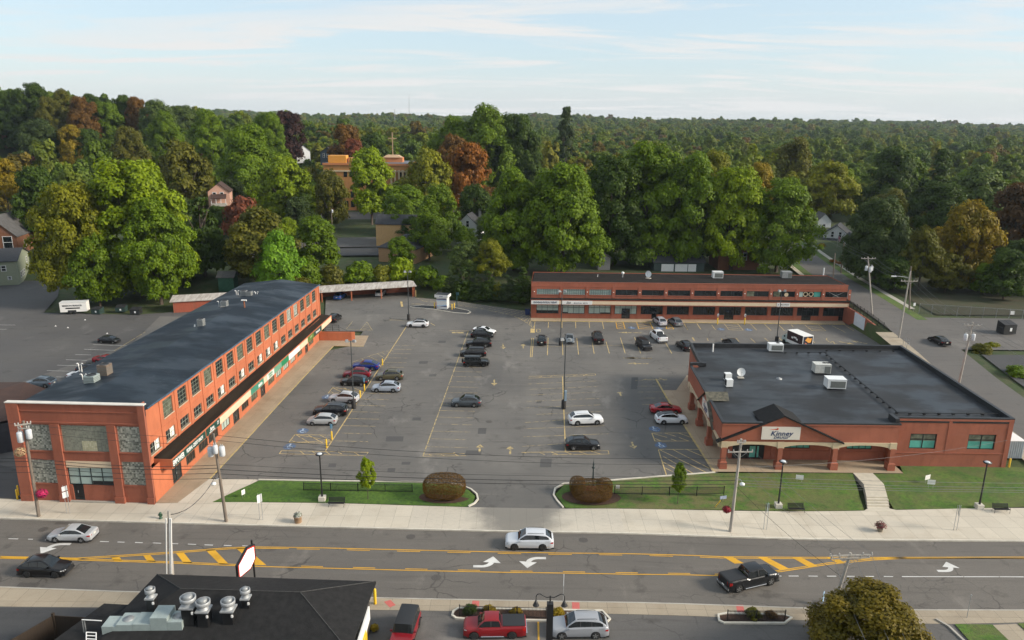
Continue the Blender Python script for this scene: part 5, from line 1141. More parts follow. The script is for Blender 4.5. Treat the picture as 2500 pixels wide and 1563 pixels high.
# kind: length, width, height, wheel radius, front/rear axle (from the nose), hood line, cowl, windscreen top, roof end, backlight foot, glass ends, pillars
CARS = {
 'sedan':     dict(L=4.65,W=1.82,H=1.45,r=0.33,ax=(0.93,3.63),top=[(0,.66),(.05,.74),(.24,.93),(.30,.96),(.86,1.02),(.98,1.04),(1,.98)],gh=(.255,.43,.66,.865),side=(.29,.80),pil=(.535,),belt=.95),
 'coupe':     dict(L=4.70,W=1.84,H=1.41,r=0.34,ax=(0.93,3.68),top=[(0,.64),(.05,.72),(.25,.91),(.32,.95),(.86,1.00),(.98,1.02),(1,.96)],gh=(.27,.45,.63,.89),side=(.31,.80),pil=(.56,),belt=.94),
 'hatch':     dict(L=4.25,W=1.76,H=1.54,r=0.31,ax=(0.82,3.42),top=[(0,.66),(.05,.78),(.20,.98),(.26,1.02),(.95,1.05),(1,.98)],gh=(.215,.41,.81,.965),side=(.26,.87),pil=(.51,.73),belt=.98),
 'crossover': dict(L=4.62,W=1.87,H=1.70,r=0.37,ax=(0.90,3.60),top=[(0,.72),(.04,.88),(.26,1.03),(.32,1.07),(.92,1.19),(1,1.02)],gh=(.265,.455,.79,.965),side=(.315,.865),pil=(.545,.735),belt=1.05),
 'coupe_suv': dict(L=4.78,W=1.93,H=1.64,r=0.37,ax=(0.92,3.74),top=[(0,.74),(.045,.88),(.24,1.04),(.30,1.07),(.94,1.14),(1,1.04)],gh=(.27,.46,.74,.965),side=(.32,.85),pil=(.55,.735),belt=1.05),
 'suv':       dict(L=5.02,W=1.99,H=1.78,r=0.385,ax=(0.95,3.85),top=[(0,.82),(.04,.98),(.25,1.12),(.31,1.16),(.95,1.24),(1,1.05)],gh=(.26,.425,.835,.965),side=(.30,.895),pil=(.505,.70),belt=1.10),
 'van':       dict(L=4.90,W=1.90,H=1.70,r=0.345,ax=(0.95,3.83),top=[(0,.74),(.05,.90),(.19,1.04),(.25,1.08),(.95,1.12),(1,1.02)],gh=(.19,.35,.90,.985),side=(.22,.945),pil=(.45,.68),belt=1.04),
 'boxy':      dict(L=4.60,W=1.84,H=1.76,r=0.37,ax=(0.88,3.60),top=[(0,.92),(.03,1.04),(.25,1.10),(.28,1.12),(.97,1.13),(1,1.05)],gh=(.275,.345,.955,.985),side=(.30,.95),pil=(.50,.73),belt=1.10),
 'jeep':      dict(L=4.55,W=1.86,H=1.88,r=0.42,ax=(0.80,3.72),top=[(0,.95),(.02,1.06),(.26,1.13),(.30,1.15),(.955,1.17),(.97,1.1),(1,1.05)],gh=(.285,.335,.935,.955),side=(.31,.92),pil=(.52,.73),belt=1.13,flat=True),
 'pickup':    dict(L=5.85,W=2.02,H=1.92,r=0.42,ax=(1.02,4.72),top=[(0,.96),(.03,1.12),(.21,1.22),(.25,1.24),(.62,1.26),(.64,1.34),(.985,1.36),(1,1.30)],gh=(.215,.315,.585,.63),side=(.235,.60),pil=(.42,),belt=1.22,bed=(.645,.985)),
 'small_pickup': dict(L=5.40,W=1.90,H=1.78,r=0.39,ax=(0.92,4.17),top=[(0,.88),(.03,1.02),(.22,1.12),(.27,1.15),(.60,1.17),(.615,1.24),(.985,1.26),(1,1.2)],gh=(.225,.335,.565,.605),side=(.25,.585),pil=(.44,),belt=1.12,bed=(.62,.985)),
}
_parts_cache = {}
def car_meshes(kind):
 if kind in _parts_cache: return _parts_cache[kind]
 k = CARS[kind];L,W,H,r = k['L'],k['W'],k['H'],k['r'];flat_ = k.get('flat',False)
 X = lambda f: L / 2 - f * L
 parts = {}
 def hw(d):
  w = W / 2;a = 0.55 if not flat_ else 0.25
  if d < a: w *= 1 - (0.17 if not flat_ else 0.06) * ((a - d) / a) ** 2
  e = L - d
  if e < 0.45: w *= 1 - (0.12 if not flat_ else 0.04) * ((0.45 - e) / 0.45) ** 2
  return w
 D = sorted(set([0.0,0.03,0.10,0.2,0.32,L - 0.03,L - 0.1,L - 0.2,L - 0.32,L] + list(np.linspace(0.45,L - 0.45,26)) + [a + r * 1.14 * t for a in k['ax'] for t in (-1,-.97,-.85,-.65,-.4,0,.4,.65,.85,.97,1)] + ([b * L for b in k['bed']] if 'bed' in k else [])))
 D = [d for i,d in enumerate(D) if i == 0 or d - D[i - 1] > 0.012]
 rings = []
 for d in D:
  f = d / L;zt = pl(k['top'],f);w = hw(d)
  e = min(d,L - d);zb_ = 0.23 + max(0,(0.14 - e) * 0.9) if e < 0.14 else 0.23
  arch = False
  for a in k['ax']:
   t = (d - a) / (r * 1.14)
   if abs(t) < 0.999: zb_ = max(zb_,r + r * 1.14 * math.sqrt(1 - t * t));arch = True
  if d < 0.03 or L - d < 0.03: zt -= 0.10
  zm = max(zb_ + 0.05,0.62 * zt);zl_ = max(zb_ + 0.02,0.36)
  sh = 0.985 if flat_ else 0.965;tp = 0.95 if flat_ else 0.88
  rings.append([(0,zb_),(w * 0.92,zb_),(w * 0.985 if not arch else w,zl_),(w,zm),(w * sh,zt - 0.10 if zt - 0.10 > zm else zm + 0.01),(w * tp,zt - 0.012),(w * 0.5,zt + 0.018),(0,zt + 0.028)])
 body = MB();V = [];n = 8
 for d,rg in zip(D,rings):
  V += [(L / 2 - d,-y,z) for y,z in rg] + [(L / 2 - d,y,z) for y,z in rg]
 F = []
 for i in range(len(D) - 1):
  a,b = i * 16,(i + 1) * 16
  for j in range(7):
   F.append((a + j,a + j + 1,b + j + 1,b + j));F.append((a + 8 + j,b + 8 + j,b + 8 + j + 1,a + 8 + j + 1))
 F.append(tuple([8 + j for j in range(8)] + [j for j in range(7,-1,-1)]));e = (len(D) - 1) * 16;F.append(tuple([e + j for j in range(8)] + [e + 8 + j for j in range(7,-1,-1)]))
 # greenhouse
 c0,c1,c2,c3 = [x * L for x in k['gh']];s0,s1 = [x * L for x in k['side']];pw = 0.05
 G = sorted(set(list(np.linspace(c0,c1,8)) + list(np.linspace(c1,c2,8)) + list(np.linspace(c2,c3,6)) + [s0,s1] + [p * L + o for p in k['pil'] for o in (-pw,pw)]))
 G = [d for i,d in enumerate(G) if i == 0 or d - G[i - 1] > 0.004]
 def roof(d):
  zt = pl(k['top'],d / L) - 0.01
  if d <= c1: t = (d - c0) / (c1 - c0);return lerp(zt,H - 0.035,t ** 0.9 if not flat_ else t)
  if d <= c2: t = (d - c1) / (c2 - c1);return H - 0.035 + 0.035 * math.sin(math.pi * min(1,t * 0.9 + 0.05)) - (0.11 * t ** 1.6 if kind in ('crossover','coupe_suv','hatch','suv') else 0)
  t = (d - c2) / (c3 - c2);z2_ = roof(c2);return lerp(z2_,zt,t ** (1.15 if kind != 'coupe' else 1.0))
 tum = 0.32 if not flat_ and kind != 'boxy' else 0.12
 gr = []
 for d in G:
  zt = pl(k['top'],d / L) - 0.03;zr = roof(d);h = max(0.0,zr - zt);w = hw(d) * (0.93 if flat_ else 0.90)
  wt = lambda q: w - tum * q
  gr.append([(wt(0),zt),(wt(h * .10),zt + h * .10),(wt(h * .84),zt + h * .84),(wt(h * .96) - 0.02,zt + h * .97),((wt(h) - 0.03) * 0.88,zr + 0.012),(0,zr + 0.03)])
 glass_ = {'windshield': MB(),'rear_window': MB()};sides = []
 nb = [MB() for _ in range(2)]
 bounds = [s0] + [p * L for p in k['pil']] + [s1]
 for sgn in (-1,1):
  for i in range(len(bounds) - 1): sides.append((sgn,bounds[i],bounds[i + 1],MB()))
 roofp = MB();pils = {}
 for i in range(len(G) - 1):
  dm = (G[i] + G[i + 1]) / 2
  for sgn in (-1,1):
   for j in range(5):
    q = [(L / 2 - G[i],sgn * gr[i][j][0],gr[i][j][1]),(L / 2 - G[i],sgn * gr[i][j + 1][0],gr[i][j + 1][1]),(L / 2 - G[i + 1],sgn * gr[i + 1][j + 1][0],gr[i + 1][j + 1][1]),(L / 2 - G[i + 1],sgn * gr[i + 1][j][0],gr[i + 1][j][1])]
    if sgn > 0: q = q[::-1]
    hh = gr[i][5][1] - gr[i][0][1];tgt = None
    if j == 4:
     if c0 < dm < c1: tgt = glass_['windshield']
     elif c2 < dm < c3: tgt = glass_['rear_window']
    elif j == 1 and s0 < dm < s1 and not any(abs(dm - p * L) < pw * 0.99 for p in k['pil']):
     for sg,b0,b1,mb_ in sides:
      if sg == sgn and b0 < dm < b1: tgt = mb_
    elif j == 1 and s0 < dm < s1: tgt = pils.setdefault((sgn,min(k['pil'],key=lambda p_: abs(p_ * L - dm))),MB())
    if tgt is None:
     (roofp if (j >= 3 and c1 <= dm <= c2) or (kind == 'jeep') else nb[0]).face(q,0,True)
    else: tgt.face(q,0,True)
 body.grid(V,F,0,True);kk = len(body.v)
 body.v += nb[0].v;body.f += [tuple(x + kk for x in f) for f in nb[0].f];body.mi += nb[0].mi;body.sm += nb[0].sm
 def fin(m,name):
  me = m.mesh(name);bm_ = bmesh.new();bm_.from_mesh(me);bmesh.ops.remove_doubles(bm_,verts=bm_.verts,dist=0.002);bm_.to_mesh(me);bm_.free()
  if hasattr(me,'set_sharp_from_angle'): me.set_sharp_from_angle(angle=R(38))
  return me
 out = [('body',fin(body,'body'),'paint',None),('roof',fin(roofp,'roof'),'roof',None)]
 for pm_ in pils.values(): out.append(('pillar',fin(pm_,'pillar'),M_PLASTIC,None))
 for nm in glass_:
  if glass_[nm].f: out.append((nm,fin(glass_[nm],nm),M_CGLASS,None))
 for sg,b0,b1,mb_ in sides:
  if mb_.f: out.append(('side_window',fin(mb_,'side_window'),M_CGLASS,None))
 for a in k['ax']:
  for sg in (-1,1):
   t = MB();y0 = sg * (W / 2 - 0.11);t.lathe((L / 2 - a,y0,r),[(r * .62,-.10),(r * .94,-.11),(r,-.07),(r,.07),(r * .94,.11),(r * .62,.10)],20,'y')
   rm = MB();yo = sg * 0.095
   rm.lathe((L / 2 - a,y0 + yo,r),[(r * .64,0),(r * .56,0.0)] if False else [(r * .66,-.004),(r * .66,.004),(r * .56,.004)],20,'y')
   for q in range(5):
    an = 2 * math.pi * q / 5 + .3;ca,sa_ = math.cos(an),math.sin(an);wv = r * .13
    P = lambda u,v: (L / 2 - a + u * ca - v * sa_,y0 + yo + sg * 0.006,r + u * sa_ + v * ca)
    f_ = [P(0,-wv),P(r * .62,-wv * .8),P(r * .62,wv * .8),P(0,wv)];rm.face(f_ if sg < 0 else f_[::-1])
   dk = MB();dk.lathe((L / 2 - a,y0 + sg * .07,r),[(r * .62,0),(0.01,0)],14,'y')
   out.append(('wheel',t.mesh('tyre'),M_TYRE,[('rim',rm.mesh('rim'),'rim'),('hub_shadow',dk.mesh('hub'),M_PLASTIC)]))
 def bxm(lst):
  m = MB()
  for c_,d_ in lst: m.box((c_[0],c_[1],c_[2] - d_[2] / 2),d_)
  return m
 zf = pl(k['top'],0.03);zr_ = pl(k['top'],.985);wf = hw(0.06);wr = hw(L - 0.06)
 for sg in (-1,1):
  m = MB();a0,a1 = 0.015,0.32
  m.grid([(L / 2 - a0 + .012,sg * wf * .62,zf - .17),(L / 2 - 0.10 + .02,sg * (hw(.1) * .93 + .012),zf - .16),(L / 2 - a1,sg * (hw(a1) + .012),zf - .10),(L / 2 - a1,sg * (hw(a1) * .99 + .008),zf - .02),(L / 2 - 0.10 + .005,sg * (hw(.1) * .92 + .008),zf - .055),(L / 2 - a0,sg * wf * .62,zf - .075)],[(0,1,4,5),(1,2,3,4)] if sg > 0 else [(5,4,1,0),(4,3,2,1)])
  out.append(('headlight',m.mesh('headlight'),M_HEAD,None))
  m = MB();zt_ = zr_ - .12;hh = .17 if 'bed' not in k else .34
  m.grid([(-L / 2 - .012,sg * wr * .66,zt_ - hh),(-L / 2 + .08 - .012,sg * (hw(L - .08) + .014),zt_ - hh),(-L / 2 + .34,sg * (hw(L - .34) + .014),zt_ - hh * .7),(-L / 2 + .34,sg * (hw(L - .34) * .995 + .012),zt_),(-L / 2 + .08 - .008,sg * (hw(L - .08) + .012),zt_ + .02),(-L / 2 - .012,sg * wr * .66,zt_ + .02)],[(5,4,1,0),(4,3,2,1)] if sg > 0 else [(0,1,4,5),(1,2,3,4)])
  out.append(('taillight',m.mesh('taillight'),M_TAIL,None))
  m = bxm([((L / 2 - k['side'][0] * L - .12,sg * (hw(s0) * .98 + .10),k['belt'] + .06),(.16,.2,.14))]);out.append(('mirror',m.mesh('mirror'),'paint',None))
 g_ = MB();g_.box((L / 2 - .01,0,zf - .36),(.05,wf * 1.1,.20));g_.box((L / 2 - .01,0,.30),(.045,wf * 1.35,.12));out.append(('grille',g_.mesh('grille'),M_PLASTIC,None))
 pm = bxm([((-L / 2 - .012,0,.78 if 'bed' not in k else .62),(.03,.34,.17))]);out.append(('number_plate',pm.mesh('plate'),M_PLATE,None))
 lm = MB()
 for d0,d1 in ((0.0,0.35),(L - 0.35,L)):
  c_ = (d0 + d1) / 2;lm.box((L / 2 - c_,0,.22),(d1 - d0 + .03,2 * hw(c_) * .985,.14))
 a0,a1 = k['ax'];lm.box((L / 2 - (a0 + a1) / 2,0,.21),(a1 - a0 - r * 2.5,W * .985,.12));out.append(('lower_trim',lm.mesh('trim'),M_PLASTIC,None))
 if kind in ('suv','crossover','van','boxy'):
  for sg in (-1,1):
   m = MB();y = sg * (W / 2 * .90 - tum * (H - 1.05) - .05);m.tube([(L / 2 - c1 - .15,y,H - .0),(L / 2 - c1 - .3,y,H + .045),(L / 2 - c2 + .35,y,H + .045),(L / 2 - c2 + .2,y,H - .01)],.022,5);out.append(('roof_rail',m.mesh('roof_rail'),'rail',None))
 if 'bed' in k:
  b0,b1 = k['bed'];zt_ = pl(k['top'],(b0 + b1) / 2);m = MB();m.box((L / 2 - (b0 + b1) / 2 * L,0,zt_ - .02),((b1 - b0) * L - .06,W * .84,.075));out.append(('tonneau_cover',m.mesh('tonneau'),M_TARP,None))
  m = MB();m.box((-L / 2 - .03,0,.46),(.12,W * .9,.16));out.append(('rear_bumper',m.mesh('bumper'),'bumper',None))
  for sg in (-1,1):
   m = MB();m.tube([(L / 2 - k['ax'][0] - .6,sg * (W / 2 + .03),.36),(L / 2 - k['ax'][1] + .7,sg * (W / 2 + .03),.36)],.05,6);out.append(('side_step',m.mesh('step'),'bumper',None))
 if kind == 'jeep':
  for a in k['ax']:
   for sg in (-1,1):
    m = MB();pts = [(L / 2 - a + r * 1.25 * math.cos(t),sg * (W / 2 + .05),r + r * 1.2 * math.sin(t)) for t in np.linspace(R(15),R(165),9)]
    for p0,p1 in zip(pts,pts[1:]): m.face([(p0[0],p0[1] - sg * .2,p0[2]),(p0[0],p0[1] + sg * .06,p0[2] - .01),(p1[0],p1[1] + sg * .06,p1[2] - .01),(p1[0],p1[1] - sg * .2,p1[2])])
    out.append(('fender_flare',m.mesh('flare'),M_PLASTIC,None))
  m = MB();m.lathe((-L / 2 - .14,0,.98),[(r * .3,-.02),(r * .9,-.11),(r * .95,0),(r * .9,.11),(r * .3,.1)],18,'x');out.append(('spare_wheel',m.mesh('spare'),M_TYRE,None))
  m = MB();m.box((L / 2 + .10,0,.5),(.16,W * .8,.2));out.append(('front_bumper',m.mesh('bumper'),M_PLASTIC,None))
 _parts_cache[kind] = out;return out
def car(kind,label,loc,head,col,cat='car',roof=None,rim=None,name='parked_car',group=None,bumper=None,rail=None,scale=1.0,roofmat=None,z=0.0):
 """head: compass of the nose in degrees, 0 = +X, 90 = +Y"""
 t = thing(name,label,cat,(loc[0],loc[1],z if len(loc) < 3 or loc[2] == 0 else loc[2]),R(head),group)
 t.scale = (scale,) * 3
 for nm,me,mt,subs in car_meshes(kind):
  mm_ = me
  want = {'paint': M_PAINT,'roof': M_PAINT,'rim': rim or M_RIM,'bumper': bumper or M_CHROME,'rail': rail or M_PLASTIC}.get(mt,mt) if isinstance(mt,str) else mt
  if not me.materials: me.materials.append(want)
  o = bpy.data.objects.new(nm,me);C.objects.link(o);o.parent = t
  o.color = (*(roof if (nm == 'roof' and roof) else col),1)
  if isinstance(mt,str) and me.materials[0] is not want:
   o.material_slots[0].link = 'OBJECT';o.material_slots[0].material = want
  if nm == 'roof' and roofmat: o.material_slots[0].link = 'OBJECT';o.material_slots[0].material = roofmat
  for sn,sm_,smt in (subs or []):
   w2 = (rim or M_RIM) if smt == 'rim' else smt
   if not sm_.materials: sm_.materials.append(w2)
   s_ = bpy.data.objects.new(sn,sm_);C.objects.link(s_);s_.parent = o
   if smt == 'rim' and sm_.materials[0] is not w2: s_.material_slots[0].link = 'OBJECT';s_.material_slots[0].material = w2
 return t
def side_car(kind,label,wa,wb_,col,face='W',near=True,**k):
 """car standing across the view: wa, wb = ground points under the near front and rear wheels"""
 d = (wa - wb_);ang = math.atan2(d.y,d.x);kk = CARS[kind]
 mid = (wa + wb_) / 2;n = Vector((-d.y,d.x,0)).normalized()
 if n.y < 0: n = -n
 axm = (kk['ax'][0] + kk['ax'][1]) / 2;dirv = d.normalized();hwid = kk['W'] / 2 - 0.06
 c_ = mid + n * hwid + dirv * (axm - kk['L'] / 2)
 return car(kind,label,(c_.x,c_.y,mid.z),math.degrees(ang),col,**k)
BLACK,WHITEC,SILV,GREYC = (0.008,0.008,0.009),(0.74,0.75,0.76),(0.42,0.43,0.44),(0.10,0.105,0.11)
GL = 'cars parked in the shopping centre lot'
U = lambda p,z=0.0: Vector((p.x,p.y,z))
def rd(p): return Vector((p.x,p.y,rz(p.x) - 0.14))
# moving along the street
side_car('sedan','silver sedan driving along the far lane by the brick mill',rd(bl(500,611)),rd(bl(750,614)),SILV,name='car')
side_car('crossover','black crossover with lit headlamps in the near lane, left end of the street',rd(bl(513,934)),rd(bl(243,929)),BLACK,name='car',rim=M_RIMK)
side_car('suv','pale silver suv with two dark sunroofs passing the driveway',rd(bc(770,383)),rd(bc(1045,386)),(0.55,0.57,0.60),name='car',rim=M_RIMK)
tk = side_car('pickup','black crew cab pickup truck driving in the near lane past yellow hatching',rd(br(650,768)),rd(br(400,820)),(0.012,0.013,0.015),cat='pickup truck',name='pickup_truck')
# bays across the street
side_car('small_pickup','dark red pickup truck with black bed cover in front of the garden island',U(gps(1154,1560),-0.10),U(gps(1253,1559),-0.10),(0.22,0.008,0.012),cat='pickup truck',name='pickup_truck',rim=M_RIMK)
side_car('suv','silver grey suv parked beside the double headed lamp post',U(gps(1366,1560),-0.12),U(gps(1459,1559),-0.12),(0.30,0.31,0.33))
p = gps(1003,1520);car('jeep','dark red off roader with black soft top beside the restaurant',(p.x - 0.2,p.y - 1.9,-0.03),-95,(0.22,0.008,0.014),roofmat=M_TARP,rim=M_RIMK)
# west bays
side_car('hatch','small silver hatchback nearest the street in the west bays',U(z2(607,718)),U(z2(785,719)),(0.40,0.41,0.41),group=GL)
side_car('suv','black suv directly behind the small silver hatchback',U(z2(650,632)),U(z2(885,634)),BLACK,group=GL,rail=M_CHROME)
side_car('crossover','silver crossover parked behind the black wrapped lamp base',U(z2(803,508)),U(z2(968,518)),(0.46,0.46,0.47),group=GL)
side_car('crossover','black crossover beside the tall yellow bollard with blue sign',U(z2(913,352)),U(z2(1070,356)),BLACK,group=GL)
side_car('crossover','dark red crossover between the black and the blue one',U(z2(935,282)),U(z2(1095,284)),(0.16,0.006,0.016),group=GL)
side_car('coupe_suv','deep blue crossover at the head of the west bays',U(z2(1018,208)),U(z2(1170,212)),(0.006,0.020,0.17),group=GL)
side_car('crossover','olive green crossover next to the silver blue one',U(z2(1245,304)),U(z2(1396,302)),(0.085,0.075,0.042),group=GL)
side_car('crossover','silver blue crossover in front of the olive green one',U(z2(1203,412)),U(z2(1365,414)),(0.34,0.38,0.44),group=GL)
side_car('crossover','lone slate grey crossover in the middle bays',U(z2(1943,548)),U(z2(2110,551)),(0.055,0.065,0.075),group=GL)
# upper middle
side_car('crossover','white crossover with black roof near the drive through island',U(zb(215,880)),U(zb(380,883)),WHITEC,group=GL,roof=(0.01,0.01,0.011),rim=M_RIMK)
side_car('coupe','white sedan with sunroof behind the row of black cars',U(zb(1085,960)),U(zb(935,945)),WHITEC,group=GL)
side_car('crossover','black crossover right beside the white sedan',U(zb(1085,998)),U(zb(915,996)),BLACK,group=GL,rim=M_RIMK)
side_car('suv','black suv with white rear quarter window reflection, second black car',U(zb(860,1096)),U(zb(1050,1096)),BLACK,group=GL)
side_car('van','black people carrier between the black suv and the off roader',U(zb(795,1196)),U(zb(1000,1199)),(0.010,0.010,0.012),group=GL)
side_car('jeep','matt black square off roader at the end of the black row',U(zb(1025,1303)),U(zb(838,1304)),(0.009,0.0095,0.010),group=GL,rim=M_RIMK)
# east bays
side_car('suv','white suv facing the pharmacy in the east bays',U(z3(990,711)),U(z3(780,718)),WHITEC,group=GL)
g_ = side_car('crossover','black crossover with its far door open in the east bays',U(z3(955,948)),U(z3(742,949)),BLACK,group=GL,rail=M_CHROME)
m = MB();m.box((0.25,1.30,0.40),(0.95,0.06,0.6),R(62));m.box((-0.75,1.28,0.40),(0.85,0.06,0.6),R(58));m.build('open_door',M_PLASTIC,g_,world=False)
side_car('sedan','bright red sedan hidden behind the white crossover by the pharmacy',U(z3(1690,612)),U(z3(1545,612)),(0.34,0.010,0.016),group=GL)
side_car('crossover','white crossover with dark glass roof parked at the pharmacy',U(z3(1770,708)),U(z3(1577,710)),WHITEC,group=GL,roof=(0.012,0.013,0.014))
# rear rows, seen from front or back
def end_car(kind,label,pt,head,col,**k):
 """pt: ground point under the middle of the near bumper"""
 L = CARS[kind]['L'];kw = dict(k);s = -1 if abs(((head + 180) % 360) - 180 - 90) < 90 else 1
 a = R(head);off = L / 2 if math.sin(a) > 0 else -L / 2
 return car(kind,label,(pt.x + math.cos(a) * off,pt.y + math.sin(a) * off,0),head,col,**kw)
end_car('crossover','black crossover first in the middle row of the rear lot',z6(243,1186),88,BLACK,group=GL)
end_car('sedan','steel grey sedan next to the lamp base in the rear row',z6(641,1163),-92,(0.14,0.16,0.18),group=GL)
end_car('pickup','black pickup truck with covered bed in the rear row',z6(1053,1168),91,(0.010,0.010,0.011),cat='pickup truck',name='pickup_truck',group=GL,bumper=M_PLASTIC,scale=0.98)
end_car('boxy','black boxy suv facing the street in the rear row',z6(1745,1258),-76,BLACK,group=GL)
end_car('pickup','white pickup truck leaving toward the rear shops',z6(1955,1150),99,WHITEC,cat='pickup truck',name='pickup_truck',group=GL,bumper=M_CHROME)
end_car('crossover','silver crossover nosed up to the rear walk',z6(1955,912),100,(0.40,0.40,0.43),group=GL)
end_car('crossover','grey crossover beside the silver one at the rear walk',z6(2178,920),101,(0.13,0.135,0.145),group=GL)
end_car('crossover','black crossover half hidden by the back corner of the pharmacy',z6(2325,1265),104,BLACK,group=GL)
end_car('sedan','dark car mostly hidden behind the pharmacy roof edge',gp(1800,852),104,(0.02,0.02,0.022),group=GL)
# others round about
end_car('crossover','bright blue car under the open carport',zc(1570,872),82,(0.012,0.06,0.20),group='cars under the carport')
end_car('crossover','silver car deep under the open carport',zc(1948,842),84,(0.36,0.37,0.38),group='cars under the carport')
end_car('crossover','black car tucked behind the far end of the mill canopy',gp(809,790),84,BLACK)
car('sedan','black sedan climbing the side street',(*gp(2291,842,2.2)[:2],pl(ST_PROF,gp(2291,842,2.2).y) + .03),96,BLACK,name='car')
side_car('hatch','black hatchback alone in the rear lot behind the mill',U(zl(1050,1060)),U(zl(926,1055)),(0.010,0.010,0.013),scale=0.92)
side_car('coupe','red hatchback showing over the mill roof edge',U(zl(1030,1250)),U(zl(890,1240)),(0.26,0.008,0.018))
side_car('crossover','dark car half hidden behind the mill roof edge',U(zl(880,1348)),U(zl(740,1338)),(0.015,0.018,0.03))
side_car('sedan','white car almost hidden by the mill roof vents',U(zl(800,1405)),U(zl(660,1395)),WHITEC)
side_car('crossover','slate blue crossover beside the brown roof',U(zl(275,1462)),U(zl(420,1468)),(0.10,0.13,0.16))
# box truck
p = gp(1974,858,0);bt = thing('box_truck','white box truck with an orange crackers picture on its tail','truck',(p.x,p.y,0),R(107),None)
bt.location = (p.x - 0.4,p.y + 0.3,0)
m = MB();m.box((2.2,0,0.75),(4.9,2.35,2.35));m.build('cargo_box',M_WHITE,bt,world=False)
dk = mat('truck_wrap',(0.02,0.018,0.02),0.4,col2=(0.055,0.012,0.014),vscale=0.6)
m = MB();m.box((2.2,1.185,1.3),(4.7,0.02,1.75));m.box((2.2,-1.185,1.3),(4.7,0.02,1.75));m.build('side_wrap',dk,bt,world=False)
m = MB();m.box((-0.262,0,0.85),(0.02,2.1,2.1));m.build('tail_wrap',mat('tail_wrap',(0.016,0.02,0.035),0.4,var=0.4,vscale=1.5),bt,world=False)
def tailf(pts,mt,nm,x=-0.275): m = MB();m.face([(x,-(u - 0.5) * 2.1,0.85 + v * 2.1) for u,v in pts][::-1]);m.build(nm,mt,bt,world=False)
oc = mat('cracker_orange',(0.75,0.34,0.06),0.5,var=0.25,vscale=6)
tailf([(0.18,0.66),(0.42,0.93),(0.68,0.82),(0.72,0.58),(0.62,0.36)],oc,'cracker');tailf([(0.62,0.80),(0.90,0.83),(0.82,0.45),(0.66,0.38),(0.60,0.5)],oc,'cracker',-0.282)
tailf([(0.20,0.44),(0.40,0.34),(0.48,0.26),(0.30,0.22),(0.20,0.30)],mat('ham_pink',(0.65,0.22,0.14),0.5),'meat_slice');tailf([(0.05,0.0),(0.95,0.0),(0.9,0.16),(0.5,0.22),(0.12,0.16)],mat('tail_red',(0.35,0.01,0.02),0.4),'red_band')
m = MB()
for u0,v0,u1,v1 in ((0.28,0.30,0.40,0.52),(0.42,0.42,0.62,0.62),(0.60,0.28,0.72,0.5)): m.face([(2.2 - (u - 0.5) * 4.4,1.2,1.3 + v * 1.7) for u,v in ((u0,v0),(u1,v0),(u1,v1),(u0,v1))])
m.build('side_lettering',M_WHITE,bt,world=False)
m = MB();m.prism([(4.75,-1.0),(6.5,-0.85),(6.5,0.85),(4.75,1.0)],0.5,[2.35,1.35,1.35,2.35]);m.box((2.5,0,0.55),(4.6,2.0,0.22));m.build('cab',mat('cab_pale_green',(0.42,0.52,0.50),0.4),bt,world=False)
m = MB();m.face([(4.9,-0.9,2.3),(6.0,-0.8,1.68),(6.0,0.8,1.68),(4.9,0.9,2.3)]);m.build('windshield',M_CGLASS,bt,world=False)
for x in (0.7,5.6):
 for sg in (-1,1): m = MB();m.lathe((x,sg * 0.95,0.42),[(0.2,-.12),(0.40,-.13),(0.42,0),(0.40,.13),(0.2,.12)],18,'y');m.build('wheel',M_TYRE,bt,world=False)
for sg in (-1,1): m = MB();m.box((5.1,sg * 1.35,1.5),(0.12,0.22,0.4));m.build('mirror',M_PLASTIC,bt,world=False)
m = MB();m.box((-0.35,0,0.45),(0.2,2.2,0.18));m.build('rear_bumper',M_PLASTIC,bt,world=False)
# ==== restaurant in the near corner
rs = thing('restaurant','low restaurant with black hipped shingle roof and rooftop fans','building',(-22,52,0))
ez = 4.5;P = lambda x,y,z: (x,y,z)
c1,c2,c3,c4 = (-30.6,57.1),(-11.45,56.4),(-11.9,47.6),(-31.5,47.8);r0,r1 = (-26.4,52.5),(-16.7,52.2)
m = MB();m.grid([P(*c1,ez),P(*c2,ez),P(*c3,ez),P(*c4,ez),P(*r0,6.3),P(*r1,6.3)],[(1,0,4,5),(2,1,5),(3,2,5,4),(0,3,4)])
m.prism([c4,c3,c2,c1],ez - 0.22,ez - 0.004);m.build('roof',M_SHINGLE,rs)
m = MB()
for a,b in (((*r0,6.3),(*r1,6.3)),((*c2,ez),(*r1,6.3)),((*c3,ez),(*r1,6.3)),((*c1,ez),(*r0,6.3))): m.tube([(a[0],a[1],a[2] + .01),(b[0],b[1],b[2] + .01)],0.05,4)
m.build('ridge_cap',mat('ridge_shingle',(0.045,0.044,0.043),0.9,var=0.35,vscale=5),rs)
m = MB();wall(m,(-30.2,40),(-12.4,40),-0.2,4.3);wall(m,(-12.4,40),(-12.0,56.0),-0.2,4.3,[(8.5,15.0,0.9,3.2)]);wall(m,(-12.0,56.0),(-30.0,56.6),-0.2,4.3);wall(m,(-30.0,56.6),(-30.2,40),-0.2,4.3);m.build('wall',mat('dark_render',(0.05,0.045,0.04),0.8,var=0.2,vscale=1),rs)
window(rs,(-12.4,40),(-12.0,56.0),8.5,15.0,0.9,3.2,4,1,M_GLASS)
m = MB();wbox(m,(-12.4,40),(-12.0,56.0),6.5,14.2,0.0,1.5,0,0.12);m.build('yellow_panel',M_YELLOW,rs)
